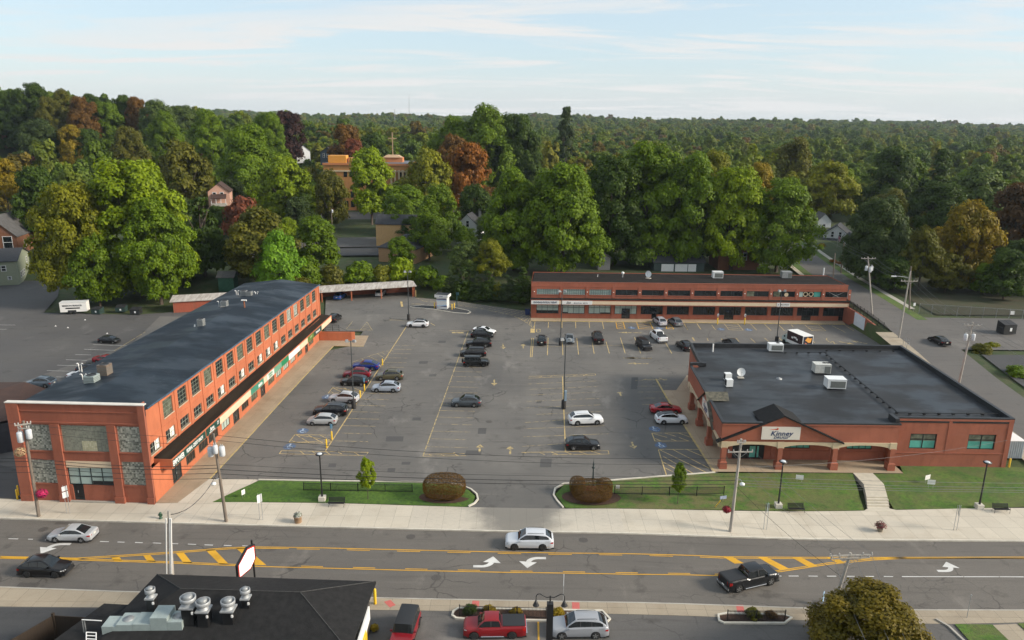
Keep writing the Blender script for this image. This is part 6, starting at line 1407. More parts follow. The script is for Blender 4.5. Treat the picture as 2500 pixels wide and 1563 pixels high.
m = MB();m.prism([(-33.4,53.6),(-36.5,44),(-36,36),(-27.5,36),(-27.5,53.2)],3.9,4.05);m.prism([(-31.9,47.6),(-11.95,47.4),(-11.95,36),(-31.9,36)],ez - 0.3,ez - 0.01);m.prism([(-33.2,53.2),(-35.6,44),(-35.6,37),(-30.3,37),(-30.3,53)],-0.2,3.9);m.build('flat_roof',M_SHINGLE,rs)
sg = thing('wall_sign','white slanted sign board with red and yellow emblem on the restaurant side','sign',(-11.5,51,3));
m = MB();m.prism([(-11.75,46.5),(-11.62,46.5),(-11.45,53.4),(-11.58,53.4)],[2.2,2.2,3.0,3.0],[3.9,3.9,4.2,4.2]);m.build('board',M_WHITE,sg)
m = MB();m.lathe((-11.56,51.6,3.55),[(0.45,0.0),(0.45,0.05),(0.01,0.05)],16,'x');m.build('emblem',mat('emblem_red',(0.5,0.03,0.02),0.5),sg);m = MB();m.prism([(-11.54,50.6),(-11.48,50.6),(-11.46,51.7),(-11.52,51.7)],2.9,3.25);m.build('flame',M_YELLOW,sg)
def roof_fan(label,px,py,z,r=0.55,curb=0.9,open_=False):
 for _ in range(6): p = gp(px,py,z);z = 6.3 - .385 * abs(52.4 - p.y)
 t = thing('exhaust_fan',label,'exhaust fan',(p.x,p.y,z),0,'exhaust fans on the restaurant roof')
 m = MB();m.box((0,0,-0.3),(r * 1.5,r * 1.5,curb + 0.3));m.build('curb',M_BLACK,t,world=False)
 m = MB();m.box((0,0,curb),(r * 1.9,r * 1.9,0.12));m.lathe((0,0,curb + 0.1),[(r * .8,0),(r * .55,.2),(r * .5,.32)],16);m.build('base',M_GALV,t,world=False)
 m = MB();m.lathe((0,0,curb + 0.38),[(r * .62,-.02),(r,.10),(r * 1.03,.42),(r * .93,.44),(r * .9,.16),(r * .6,.1)],20);m.build('shroud',M_GALV,t,world=False)
 m = MB();m.lathe((0,0,curb + 0.46),[(r * .6,0),(r * .6,.42),(r * .5,.5),(.01,.53)],18);m.build('motor_cap',M_GREYM,t,world=False)
 m = MB();m.box((r * .8,-r * .95,curb - .35),(.14,.1,.2));m.build('switch_box',M_WHITE,t,world=False);return t
fanp = lambda x,y: (x / 3.752,1160 + y / 3.752)
roof_fan('small mushroom exhaust fan at the street end of the restaurant roof',*fanp(1392,1195),5.9,0.38,0.7);roof_fan('largest exhaust fan with dark open top on the restaurant roof',*fanp(1745,1340),5.9,0.58,1.35)
roof_fan('exhaust fan right beside the largest one',*fanp(1880,1355),5.7,0.53,1.15);roof_fan('exhaust fan standing alone right of the two largest',*fanp(2105,1335),5.9,0.53,1.0);roof_fan('small mushroom exhaust fan at the right of the row',*fanp(2258,1200),6.2,0.38,0.7)
dk_ = thing('air_handler','long grey green sheet metal air handler on the restaurant roof','air handler',(-27,44.5,4.0));q = lambda x,y,z: gp(x / 3.752,1160 + y / 3.752,z)
A = q(905,1372,5.3);Bq = q(1490,1495,4.5);ax_ = (q(1470,1365,5.6) - q(1060,1365,5.6));ax_.z = 0;ax_.normalize();o0 = q(1060,1385,5.4)
an = math.atan2(ax_.y,ax_.x)
for nm,s0,s1,z0,z1,dpt in (('intake_hood',-1.1,0.0,4.6,5.35,1.3),('fan_section',0.0,1.25,4.4,5.5,1.5),('coil_section',1.27,2.6,4.4,5.55,1.5),('tower_section',2.62,3.9,4.35,6.1,1.6),('discharge',3.92,5.0,4.4,5.75,1.4)):
 c_ = o0 + ax_ * ((s0 + s1) / 2);n_ = Vector((-ax_.y,ax_.x,0)) * dpt / 2;m = MB();m.box((c_.x + n_.x,c_.y + n_.y,z0),(s1 - s0,dpt,z1 - z0),an);m.build(nm,M_SAGE,dk_)
for s in (0.62,1.9,4.45):
 c_ = o0 + ax_ * s;m = MB();n_ = Vector((-ax_.y,ax_.x,0)) * 0.75;m.lathe((c_.x + n_.x,c_.y + n_.y,5.5 if s < 4 else 5.75),[(0.42,0),(0.42,0.025),(0.01,0.03)],14);m.build('access_disc',M_GREYM,dk_)
m = MB();
for i in range(4): c_ = o0 + ax_ * (0.2 + i * 1.4);m.box((c_.x,c_.y + 0.7,4.05),(0.12,1.5,0.35),an)
m.build('skid',M_BLACK,dk_)
sf = thing('screen_fence','dark brown board screen fence round the restaurant plant yard','fence',(-37,50,0));sp_ = [(-33.2,53.9),(-38.3,54.3),(-40.2,50.5),(-42.0,46.0),(-43.5,41)]
M_BOARD = mat('brown_board',(0.030,0.019,0.011),0.8,var=0.3,vscale=2,stretch=(6,6,0.4))
m = MB()
for a,b in zip(sp_,sp_[1:]): d = (Vector(b) - Vector(a)).normalized();wbox(m,a,b,0,(Vector(b) - Vector(a)).length,-0.1,2.3,0,0.07);
m.build('boards',M_BOARD,sf)
for p_ in sp_: MB().box((p_[0],p_[1],-0.1),(0.2,0.2,2.65)).build('post',M_BOARD,sf)
for i,(px,py) in enumerate(((203,1540),(187,1563))):
 p = gp(px,py,1.0);t = thing('condenser',('round fan condenser inside the board fence','second round fan condenser at the picture edge inside the board fence')[i],'air conditioner',(p.x,p.y,-0.05));MB().box((0,0,0),(1.0,1.0,1.0)).build('casing',M_GREYM,t,world=False);m = MB();m.lathe((0,0,1.0),[(0.44,0),(0.44,0.06),(0.34,0.06),(0.34,0.01),(0.01,0.01)],16);m.build('fan_guard',M_BLACK,t,world=False)
t = thing('pipe_rail','white pipe frame and grating beside the air handler','railing',(-33,47,4));m = MB()
for a,b in (((750,1325),(930,1335)),((790,1440),(880,1445)),((790,1470),(880,1475)),((790,1500),(880,1505)),((790,1440),(790,1520)),((880,1445),(880,1525))): m.tube([q(*a,5.2),q(*b,5.2)],0.045,5)
m.build('tubes',M_WHITE,t)
m = MB();
for x in (752,770): pp = q(x,1325,5.2);m.tube([(pp.x,pp.y,0),(pp.x,pp.y,5.2)],0.05,5)
m.build('posts',M_GREYM,t)
# brown roofed building at the west edge
bb = thing('brown_roof_house','low building with broad brown shingle roof beside the mill','building',(-72,100,0));zr_ = 5.0
m = MB();pa,pb,pc,pd = gp(62,933,5.2),gp(118,951,4.4),gp(14,1028,4.4),gp(-60,968,5.2)
pe = Vector((pa.x - 9,pa.y + 3,4.0));pf = Vector((pd.x - 9,pd.y + 2,4.0));pg = Vector((-74.5,86,4.4));ph_ = Vector((-82,88,5.2))
m.grid([pa,pb,pc,pd,pe,pf,pg,ph_],[(0,3,2,1),(0,4,5,3),(3,7,6,2)]);m.build('roof',M_BROWNROOF,bb)
m = MB();m.prism([(pc.x + 0.2,pc.y + 0.3),(pb.x - 0.5,pb.y - 0.3),(pa.x,pa.y - 0.4),(pa.x - 14,pa.y),(pd.x - 12,pd.y - 6),(pc.x - 2,pc.y - 1)],-0.1,4.0);m.build('wall',mat('slate_wall',(0.04,0.042,0.05),0.8,var=0.2,vscale=1),bb)
# ==== carport and shed
cp = thing('carport','open carport with weathered white tin roof and orange posts','carport',(-35,180,0))
f0,f1 = Vector((-46.6,174.6)),Vector((-24.2,181.9));d = (f1 - f0).normalized();nb_ = Vector((-d.y,d.x));L = (f1 - f0).length
def C3(s,o,z): v = f0 + d * s + nb_ * o;return (v.x,v.y,z)
m = MB();m.grid([C3(0,-0.2,2.55),C3(L + .4,-0.2,2.75),C3(L + .2,3.2,3.35),C3(0,3.2,3.2),C3(L,6.2,2.9),C3(0,6.2,2.8),C3(0,-0.2,2.4),C3(L + .4,-0.2,2.6)],[(0,1,2,3),(3,2,4,5),(6,7,1,0)]);m.build('roof',M_TIN,cp)
for s in (1.0,8.0,15.2,L - 0.5): m = MB();v = C3(s,0.1,0);m.box(v,(0.24,0.24,2.65));m.build('post',M_SUNORANGE,cp)
m = MB();a,b = C3(0,5.9,0),C3(L,5.9,0);wbox(m,b,a,0,L,0,2.85,-0.1,0.1);wbox(m,C3(L,5.8,0),C3(L,0.5,0),0,5.3,0,2.8,-.05,.1);wbox(m,a,C3(0,3,0),0,3,0,2.8,-.05,.1);m.build('back_wall',M_SHADERED,cp)
sh = thing('tin_roof_shed','red timber garage shed with long weathered tin roof behind the mill','shed',(-70,166,0));a,b = Vector((-76.5,163.5)),Vector((-54,170.5));d = (b - a).normalized();nn_ = Vector((-d.y,d.x));L = (b - a).length
S3 = lambda s,o,z: (*(a + d * s + nn_ * o),z)
m = MB();m.prism([S3(0.2,0,0)[:2],S3(L,0,0)[:2],S3(L,5.5,0)[:2],S3(0.2,5.5,0)[:2]],0,2.7);m.build('wall',M_SHADERED,sh)
m = MB();m.grid([S3(-.4,-.35,2.65),S3(L,-.35,2.65),S3(L,2.6,3.5),S3(0,2.6,3.5),S3(L,5.9,2.7),S3(-.2,5.9,2.7),S3(-.4,-.35,2.5),S3(L,-.35,2.5)],[(0,1,2,3),(3,2,4,5),(6,7,1,0),(0,3,5)]);m.build('roof',M_TIN,sh)
for i in range(5): m = MB();p0,p1 = S3(0,0,0),S3(L,0,0);wbox(m,p0,p1,0.6 + i * 4.3,4.4 + i * 4.3,0.02,2.3,0.0,0.04);m.build('garage_door',mat('plank_door_red',(0.30,0.075,0.04),0.8,var=0.2,vscale=1.5,stretch=(5,5,0.5)),sh)
# ==== bank machine on its island
at = thing('bank_kiosk','white drive up bank kiosk with blue waves on a black island','kiosk',(-16.2,170.2,0.13),R(-12))
m = MB();m.box((0,0,0),(2.5,1.9,2.75));m.build('body',M_WHITEG,at,world=False);m = MB();m.box((0,0,2.75),(3.2,2.7,0.62));m.build('canopy',M_WHITE,at,world=False);m = MB();m.box((0,0,3.37),(3.0,2.5,0.04));m.build('canopy_roof',M_BLACK,at,world=False)
nv = mat('wave_navy',(0.015,0.035,0.16),0.4);sb_ = mat('wave_sky',(0.25,0.48,0.72),0.4)
def wavef(z0,amp,th,ph,mt,y=-0.957):
 m = MB()
 for i in range(12):
  x0,x1 = -1.25 + 2.5 * i / 12,-1.25 + 2.5 * (i + 1) / 12;f = lambda x: z0 + amp * math.sin(x * 1.3 + ph);t_ = lambda x: th * (0.4 + 0.6 * abs(math.sin(x * 0.7 + ph)))
  m.face([(x0,y,f(x0)),(x1,y,f(x1)),(x1,y,f(x1) + t_(x1)),(x0,y,f(x0) + t_(x0))])
 m.build('wave',mt,at,world=False)
wavef(2.15,0.06,0.24,1.2,nv);wavef(0.42,0.12,0.26,0.4,nv);wavef(0.75,0.10,0.22,0.2,sb_);wavef(1.9,0.05,0.12,1.0,sb_)
text('BANK',0.3,(0,-1.36,3.06),(1,0,0),(0,0,1),nv,None).parent = at
def bollard(px,py,z=0.0,h=1.05,r=0.09,sign=None,label='yellow steel bollard',g=None):
 p = gp(px,py,z);t = thing('bollard',label,'bollard',(p.x,p.y,z),0,g);m = MB();m.lathe((0,0,0),[(r,-0.05),(r,h),(r * .6,h + .06),(.01,h + .07)],10);m.build('post',M_YELLOW,t,world=False)
 if sign:
  m = MB();m.tube([(0,0,h),(0,0,h + 1.1)],0.03,5);m.build('stem',M_GALV,t,world=False)
  if sign == 'blue': m = MB();m.box((0,0,h + .45),(0.30,0.03,0.65));m.build('sign_plate',mat('sign_sky_blue',(0.08,0.30,0.48),0.4),t,world=False)
  elif sign == 'white': m = MB();m.box((0,0,h + .4),(0.36,0.03,0.55));m.build('sign_plate',M_WHITEG,t,world=False);m = MB();m.box((0,-0.02,h + .5),(0.18,0.01,0.22));m.build('symbol',nv,t,world=False)
 return t
gz = lambda x,y: (950 + x / 4.398,600 + y / 4.398)
for x,y,lb in ((487,668,'yellow bollard at the front left of the bank kiosk'),(675,684,'yellow bollard at the front right of the bank kiosk'),(700,672,'yellow bollard behind right of the bank kiosk')): bollard(*gz(x,y),0.13,1.25,0.12,None,lb,'yellow bollards round the bank kiosk')
t = bollard(*gz(507,662),0.13,1.25,0.13,None,'orange bollard touching the left side of the bank kiosk','yellow bollards round the bank kiosk')
for ch in t.children: ch.data = ch.data.copy();ch.data.materials.clear();ch.data.materials.append(mat('worn_orange',(0.65,0.20,0.03),0.6))
q2_ = lambda x,y: (600 + x / 3.78,850 + y / 3.78)
for x,y,sgn,lb in ((1262,158,None,'yellow bollard at the tail of the blue crossover'),(1096,398,'blue','yellow bollard with blue placard by the black crossover'),(1056,458,None,'yellow bollard behind the silver crossover'),(795,842,'blue','yellow bollard with blue placard beside the hatched bay'),(746,918,None,'yellow bollard nearest the street in the hatched bay')):
 bollard(*q2_(x,y),0,1.15,0.11,sgn,lb,'yellow bollards in the accessible bays')
q7_ = lambda x,y: (1650 + x / 5.376,640 + y / 5.376)
bollard(*q7_(545,812),0.1,1.35,0.13,'white','yellow bollard with white sign, left of the pair at the rear walk');bollard(*q7_(900,815),0.1,1.35,0.13,'white','yellow bollard with white sign, right of the pair at the rear walk')
bollard(2463,1141,0.0,1.2,0.12,None,'yellow bollard at the front corner of the pharmacy');bollard(916,1474,-0.02,1.5,0.14,None,'stout yellow bollard at the restaurant corner')
bollard(43,1219,0,1.2,0.1,None,'front yellow bollard of the pair at the mill alley');bollard(46,1209,0,1.2,0.1,None,'rear yellow bollard of the pair at the mill alley')
# ==== lamp posts
def lot_lamp(label,bx,by,ty,group='tall lamp posts in the parking lot'):
 p = gp(bx,by,0);d = ray(bx,ty);tt = p.y / d.y;h = CAM_H + d.z * tt
 t = thing('lamp_post',label,'lamp post',(p.x,p.y,0),0,group)
 m = MB();m.lathe((0,0,0),[(0.36,-0.05),(0.36,1.35),(0.33,1.4),(.01,1.41)],14);m.build('base',mat('black_tarpaper',(0.018,0.016,0.015),0.7,var=0.2,vscale=3),t,world=False)
 m = MB();m.tube([(0,0,1.35),(0,0,h - 0.4)],[0.10,0.07],8);m.build('pole',mat('lamp_pole_grey',(0.045,0.052,0.055),0.5),t,world=False)
 m = MB();m.tube([(-0.75,0,h - 0.5),(0.75,0,h - 0.5)],0.04,6);m.build('bracket',M_GREYM,t,world=False)
 for sx in (-0.55,0.55): m = MB();m.box((sx,-0.18,h - 0.55),(0.55,0.5,0.35),R(20) * (1 if sx < 0 else -1),taper=0.75);m.build('floodlight',M_GREYM,t,world=False)
 return t
lot_lamp('tall lamp post with black base by the silver crossover',864,997,826);lot_lamp('tall lamp post with blue wrapped foot in the east bays',1376,998,822);lot_lamp('tall lamp post in the rear row beside a steel grey sedan',1368.5,843,706);lot_lamp('tall lamp post by the white crossover near the island',998,782,659);lot_lamp('tall lamp post in front of the rear shops by the box truck',1895.5,838,705)
p = gp(1376,978,0);m = MB();m.box((p.x,gp(1376,998).y - .2,1.4),(0.34,0.34,1.6));o = m.build('post_wrap',mat('grey_blue_wrap',(0.25,0.33,0.40),0.5));tag(o,'grey blue wrap round the foot of the east lamp post','post wrap')
def walk_lamp(label,bx,by,tx,ty):
 p = gps(bx,by);d = ray(tx,ty);h = CAM_H + d.z * p.y / d.y - p.z
 t = thing('street_lamp',label,'street lamp',p,0,'black street lamps on the lawns')
 MB().box((0,0,-0.3),(0.75,0.75,0.85)).build('footing',M_KERB,t,world=False);m = MB();m.tube([(0,0,0.5),(0,0,1.3),(0,0,h)],[0.13,0.10,0.075],10);m.build('pole',M_BLACK,t,world=False)
 m = MB();m.lathe((0,0,h),[(0.06,0),(0.14,.12),(0.46,.2),(0.48,.27),(.01,.30)],18);m.build('head',M_BLACK,t,world=False);m = MB();m.lathe((0,0,h + .3),[(0.30,0),(0.26,.06),(.15,.09),(.01,.10)],18);m.build('cap',mat('lamp_cap',(0.55,0.58,0.6),0.2),t,world=False);return t
walk_lamp('black street lamp on the left lawn beside the bench',787,1222,781,1114);walk_lamp('black street lamp on the middle lawn beside a bench',1899.5,1239,1910,1132);walk_lamp('black street lamp on the far right lawn',2389.6,1241,2408,1134)
p = aty(1343.5,1462,50.5);t = thing('double_lamp','black double headed gooseneck lamp on a square post','street lamp',(p.x,50.5,-0.1));h = p.z
m = MB();m.box((0,0,0),(0.50,0.40,h + 0.1 - 0.4));m.build('post',M_BLACK,t,world=False);m = MB();m.box((0,0,h - 0.32),(0.50,0.42,0.06));m.tube([(0,0,h - .3),(0,0,h + .35)],.06,8);m.build('post_cap',M_PLASTIC,t,world=False)
for s in (-1,1):
 m = MB();m.tube([(0,0,h + .25)] + [(s * x,0,z + h) for x,z in ((.3,.22),(.55,.36),(.8,.52),(1.0,.5),(1.1,.3),(1.1,-.05))],.035,6);m.build('arm',M_BLACK,t,world=False);m = MB();m.lathe((s * 1.1,0,h - .5),[(.26,0),(.16,.22),(.06,.45),(.01,.47)],12);m.build('lamp_shade',M_BLACK,t,world=False)
# ==== utility poles and wires
M_WOOD = mat('weathered_pole',(0.22,0.18,0.14),0.9,col2=(0.12,0.10,0.085),vscale=3,stretch=(3,3,0.5));M_WOODP = mat('pale_pole',(0.36,0.33,0.29),0.9,var=0.2,vscale=3,stretch=(3,3,0.5))
M_TANK = mat('transformer_grey',(0.56,0.58,0.60),0.4,var=0.08,vscale=3);M_INS = mat('insulator',(0.45,0.44,0.42),0.3)
def pole(label,bx,by,tx,ty,z=0.0,tanks=(),arms=(),wood=None,group='wooden utility poles',base=None):
 p = base if base is not None else gp(bx,by,z);d = ray(tx,ty);tt = p.y / d.y;top = Vector((d.x * tt,p.y,CAM_H + d.z * tt))
 t = thing('utility_pole',label,'utility pole',p,0,group);m = MB();m.tube([(p.x,p.y,p.z - .3),tuple(top)],[0.19,0.12],9);m.build('shaft',wood or M_WOOD,t)
 H_ = top.z - p.z
 for f,w,az in arms:
  c_ = Vector(p).lerp(top,f);dx_,dy_ = math.cos(az) * w / 2,math.sin(az) * w / 2;m = MB();m.box((c_.x,c_.y - .16,c_.z - .06),(w,.10,.13),az);arm = m.build('crossarm',M_WOODP,t)
  for k in (-.95,-.55,.55,.95): m = MB();m.lathe((c_.x + dx_ * k,c_.y - .16 + dy_ * k,c_.z + .06),[(.03,0),(.07,.06),(.05,.14),(.07,.18),(.01,.24)],8);m.build('insulator',M_INS,arm)
  m = MB();m.tube([(c_.x + dx_ * .6,c_.y - .16 + dy_ * .6,c_.z),(c_.x,c_.y - .12,c_.z - .7),(c_.x - dx_ * .6,c_.y - .16 - dy_ * .6,c_.z)],.022,4);m.build('brace',M_GREYM,t)
 for f,dx_,dy_,s in tanks:
  c_ = Vector(p).lerp(top,f);m = MB();m.lathe((c_.x + dx_,c_.y + dy_,c_.z - .5 * s),[(.26 * s,0),(.30 * s,.06),(.30 * s,.95 * s),(.24 * s,1.05 * s),(.01,1.08 * s)],14);tk_ = m.build('transformer',M_TANK,t);m = MB()
  for k in (-.1,.1): m.lathe((c_.x + dx_ + k,c_.y + dy_,c_.z + .55 * s),[(.04,0),(.055,.12),(.03,.28),(.01,.3)],7)
  m.build('bushing',M_INS,tk_)
 t['_top'] = 0;del t['_top'];return p,top
def on(pt,f): return Vector(pt[0]).lerp(pt[1],f)
u1 = pole('wooden utility pole with two white transformers before the mill front',95,1261,57,1028,0,[(.84,-.5,-.15,1.1),(.87,.45,-.1,1.0)],[(.97,1.5,R(25)),(.93,1.1,R(8))])
u2 = pole('wooden utility pole with three white transformers at the left lawn',553,1273,521,1059,0,[(.80,-.55,-.1,1.0),(.84,.1,-.35,.9),(.80,.6,.1,1.05)],[])
u3 = pole('tall grey utility pole with wide crossarm before the pharmacy',1783,1297,1810,1072,-.3,[],[(.87,2.7,R(3)),(.97,.9,R(6))],M_WOODP)
u4 = pole('grey utility pole with double crossarms rising behind the near bush',0,0,2077,1350,0,[],[(.975,4.0,R(4)),(.935,3.6,R(4))],M_WOODP,base=Vector((29.3,59.2,-.6)))
u5 = pole('short pale pole wrapped in white conduit beside the restaurant',0,0,412,1247,0,[],[],M_WOODP,base=Vector((-30.6,59.3,0)))
p = u5[0];m = MB()
for dx_ in (-.2,.12,.24): m.tube([(p.x + dx_,p.y - .18,3.2),(lerp(p.x,u5[1].x,.95) + dx_,p.y - .18,lerp(0,u5[1].z,.93))],.06,6)
tag(m.build('cable_conduit',M_WHITE),'white cable conduits strapped to the pale pole by the restaurant','conduit')
s1 = pole('leaning pole with three transformers at the top of the side street',0,0,2119,627,0,[(.80,-.55,0,.95),(.78,.1,-.35,.95),(.80,.6,0,.95)],[(.97,3.0,R(0))],M_WOODP,base=Vector((77.9,157,3.0)))
s2 = pole('leaning pole with lamp arm halfway down the side street',2193,832,2223,662,2.0,[],[(.86,3.2,R(0))],M_WOODP)
s3 = pole('pole with two transformers beside the side street and pharmacy',0,0,2375,787,0,[(.80,-.6,0,1.0),(.80,.6,0,1.0)],[(.96,2.8,R(-4))],M_WOODP,base=gp(2334,968,.5))
s4 = pole('thin dark pole beyond the rear shops at the kerb',2032,700,2039,618,3.3,[],[],M_WOOD);
s5 = pole('brown pole on the verge before the white porch house',2053,664,2061,590,3.6,[],[],M_WOOD);s6 = pole('distant pole with transformer on the grass before the school',812,582,809,511,3.4,[(.93,.3,0,.9)],[],M_WOOD);s7 = pole('thin pole leaning behind the side street pole',2220,762,2224,650,2.6,[],[],M_WOOD)
s8 = pole('pole with crossarms standing above the white gable house',0,0,1127,470,0,[],[(.96,2.6,0),(.86,2.2,0)],M_WOODP,base=Vector((-17.0,252,4.2)));s9 = pole('distant pole on the hillside at the far left',68,415,62,374,6,[],[(.95,2.4,0)],M_WOODP);s10 = pole('second distant pole on the hillside at the far left',92,385,88,363,8,[],[],M_WOODP)
t = thing('street_light','cobra head street light arm on the side street pole','street light',s2[1]);c_ = on(s2,.90);m = MB();m.tube([c_,(c_.x - 1.2,c_.y,c_.z + .3),(c_.x - 2.6,c_.y,c_.z + .35)],.05,6);m.build('arm',M_GALV,t);m = MB();m.box((c_.x - 3.0,c_.y,c_.z + .28),(.9,.3,.14));m.build('lamp_head',M_WHITEG,t)
for u,f,lb in ((u2,.50,'round white street light on the pole at the left lawn'),(u3,.58,'round white street light on the grey pole before the pharmacy')):
 c_ = on(u,f);sgn_ = -1 if u is u2 else 1;t = thing('street_light',lb,'street light',c_);m = MB();m.tube([c_,(c_.x + sgn_ * .2,c_.y - .5,c_.z + .15),(c_.x + sgn_ * .3,c_.y - .9,c_.z + .1)],.035,6);m.build('arm',M_GALV,t);m = MB();m.lathe((c_.x + sgn_ * .32,c_.y - 1.0,c_.z - .18),[(.10,-.15),(.26,-.05),(.27,.1),(.1,.22),(.01,.24)],12);m.build('lamp_head',M_WHITEG,t)
M_WIRE = mat('wire_black',(0.012,0.012,0.013),0.6);M_WIREG = mat('wire_grey',(0.16,0.165,0.17),0.5,0.3)
def wire(a,b,sag,r=.022,mt=None,lab='black overhead wire strung between the poles along the sidewalk',grp='overhead wires along the street',n=14):
 a,b = Vector(a),Vector(b);m = MB();m.tube([a.lerp(b,i / n) - Vector((0,0,sag * 4 * (i / n) * (1 - i / n))) for i in range(n + 1)],r,4,0,False);o = m.build('overhead_wire',mt or M_WIRE);return tag(o,lab,'overhead wire',grp)
wl = Vector((-115,77.5,12))
for f,dz_,sg_,r in ((.97,.4,.6,.02),(.90,-.3,.8,.02),(.62,-1.5,1.0,.03),(.585,-1.9,1.0,.035),(.53,-2.5,.9,.03),(.47,-3.0,.8,.025)):
 a = on(u1,f);b = on(u2,f * .98 if f > .8 else f + .03);wire((wl.x,wl.y,a.z + .3),a,sg_,r);wire(a,b,sg_ * .5,r)
for f2,f3,sg_,r in ((.985,.80,.95,.024),(.93,.74,1.0,.02),(.66,.60,.5,.016),(.60,.56,.55,.034),(.55,.52,.5,.03)): wire(on(u2,f2),on(u3,f3),sg_,r)
for f,sg_ in ((.60,1.0),(.56,1.1),(.53,1.1),(.50,1.0)): b = on(u3,f);wire(b,(110,76.5,b.z - .2),sg_,.02,M_WIREG,'grey overhead wire crossing above the lawn before the pharmacy')
for k in (-1.25,.2,1.25): a = on(u3,.88);b = on(u4,.985);wire((a.x + k,a.y - .16,a.z + .2),(b.x + k * 1.4,b.y - .16,b.z + .2),.5,.014,M_WIREG,'thin wire from the pharmacy pole across the street to the near pole');wire((b.x + k * 1.4,b.y - .16,b.z + .2),gp(2200 + 40 * k,1640,b.z - .2),.5,.018,M_WIREG,'thin wire running from the double crossarm pole toward the viewer')
wire(on(u3,.5),on(u4,.62),.4,.02,M_WIRE,'black cable slanting from the pharmacy pole over the street');wire(on(u2,.6),(u5[1].x,u5[1].y,u5[1].z - .4),1.2,.03,M_WIRE,'drooping black cable from the transformer pole to the pale pole');wire(on(u2,.55),(u5[1].x + .2,u5[1].y,u5[1].z - .9),.5,.014,M_WIREG,'thin cable from the transformer pole to the pale pole')
wire(on(u3,.70),gp(2460,1075,5),.7,.014,M_WIREG,'thin service wire slanting to the front corner of the pharmacy')
for k in (-1.4,.2,1.4):
 a,b,c_,e_ = on(s1,.98),on(s2,.88),on(s3,.97),Vector((63,78,10.5));L_ = 'thin overhead wire strung down the side street'
 wire((a.x + k,a.y,a.z + .1),(b.x + k,b.y,b.z + .1),.7,.018,M_WIREG,L_,'overhead wires down the side street');wire((b.x + k,b.y,b.z + .1),(c_.x + k,c_.y,c_.z),.9,.018,M_WIREG,L_,'overhead wires down the side street');wire((c_.x + k,c_.y,c_.z),(74 + k,62,11.5),.9,.018,M_WIREG,L_,'overhead wires down the side street');wire((a.x + k,a.y,a.z + .1),(88 + k,250,16),.8,.015,M_WIREG,L_,'overhead wires down the side street')
def basket(label,px,py,Y,r,col,holder=None):
 p = aty(px,py,Y);t = thing('flower_basket',label,'flower basket',p,0,'hanging flower baskets on the poles');rnd = random.Random(int(px))
 m = MB();m.lathe((0,0,-r * .8),[(r * .2,0),(r * .5,r * .2),(r * .55,r * .4)],10);m.build('pot',M_PLASTIC,t,world=False);m = MB()
 for i in range(420):
  u = Vector((rnd.gauss(0,1),rnd.gauss(0,1),rnd.gauss(0,1))).normalized();c_ = u * r * rnd.uniform(.75,1.05);c_.z *= .85;a = u.orthogonal().normalized() * .07;b = u.cross(a).normalized() * .07
  m.face([c_ - a,c_ - b,c_ + a,c_ + b])
 m.build('blossom',col,t,world=False);m = MB();hp = holder - p if holder is not None else Vector((0,.6,r));m.tube([(0,0,r * .6),(hp.x * .5,hp.y * .5,r + .25),(hp.x,hp.y,r + .1)],.018,5);m.build('bracket',M_BLACK,t,world=False)
basket('deep pink hanging flower basket low on the pole before the mill',102,1205,74.1,.62,mat('petunia_pink',(0.42,0.012,0.09),0.8,var=0.35,vscale=9),on(u1,.25));basket('pale cream and brown flower basket high on the pole before the mill',49,1104,74.0,.62,mat('dry_flowers',(0.62,0.50,0.28),0.8,col2=(0.20,0.06,0.03),vscale=5),on(u1,.66));basket('dark red flower basket low on the pole before the pharmacy',1774,1244,73.4,.48,mat('petunia_red',(0.22,0.01,0.02),0.8,var=0.5,vscale=9),on(u3,.2))
# ==== walk furniture
def bench(label,px,py):
 p = gps(px,py);t = thing('park_bench',label,'bench',(p.x,p.y,p.z),0,'black metal benches on the sidewalk')
 m = MB()
 for i in range(7): m.box((0,-.25 + i * .075,.44),(1.85,.045,.03))
 m.build('seat',M_BLACK,t,world=False);m = MB()
 for i in range(7): m.box((0,.25 + i * .022,.52 + i * .065),(1.85,.03,.042))
 m.build('backrest',M_BLACK,t,world=False)
 for sx in (-.88,.88):
  m = MB();m.tube([(sx,-.26,0),(sx,-.26,.64),(sx,.2,.66)],.028,6);m.build('leg',M_BLACK,t,world=False);m = MB();m.tube([(sx,.26,0),(sx,.26,.5),(sx,.42,.98)],.028,6);m.build('leg',M_BLACK,t,world=False)
bench('black metal bench on the left lawn edge',822,1236);bench('black metal bench beside the middle street lamp',1943,1250);bench('black metal bench at the far right of the sidewalk',2443,1251)
def planter(label,px,py,potm,flow,r=.42,h=.72,fr=.62):
 p = gps(px,py);t = thing('flower_pot',label,'planter',p);m = MB();m.lathe((0,0,0),[(r * .78,0),(r * .9,h * .8),(r,h * .85),(r,h),(r * .86,h),(r * .8,h * .9),(.01,h * .9)],16);m.build('pot',potm,t,world=False);rnd = random.Random(int(px));m = MB()
 for i in range(260):
  u = Vector((rnd.gauss(0,1),rnd.gauss(0,1),abs(rnd.gauss(0,.8)))).normalized();c_ = Vector((0,0,h * .95)) + u * fr * rnd.uniform(.5,1);a = u.orthogonal().normalized() * .08;b = u.cross(a).normalized() * .08;m.face([c_ - a,c_ - b,c_ + a,c_ + b])
 m.build('flowers',flow,t,world=False)
planter('tan barrel planter with white flowers on the sidewalk',728,1275,mat('tan_pot',(0.30,0.19,0.11),0.8),mat('mixed_white_flowers',(0.60,0.58,0.55),0.8,col2=(0.05,0.10,0.02),vscale=6),.48,.8,.5);planter('round bush planter with pink flowers on the right sidewalk',2148,1297,mat('grey_pot',(0.20,0.17,0.13),0.8),mat('pink_green_flowers',(0.07,0.09,0.03),0.8,col2=(0.25,0.03,0.07),vscale=5),.34,.6,.72)
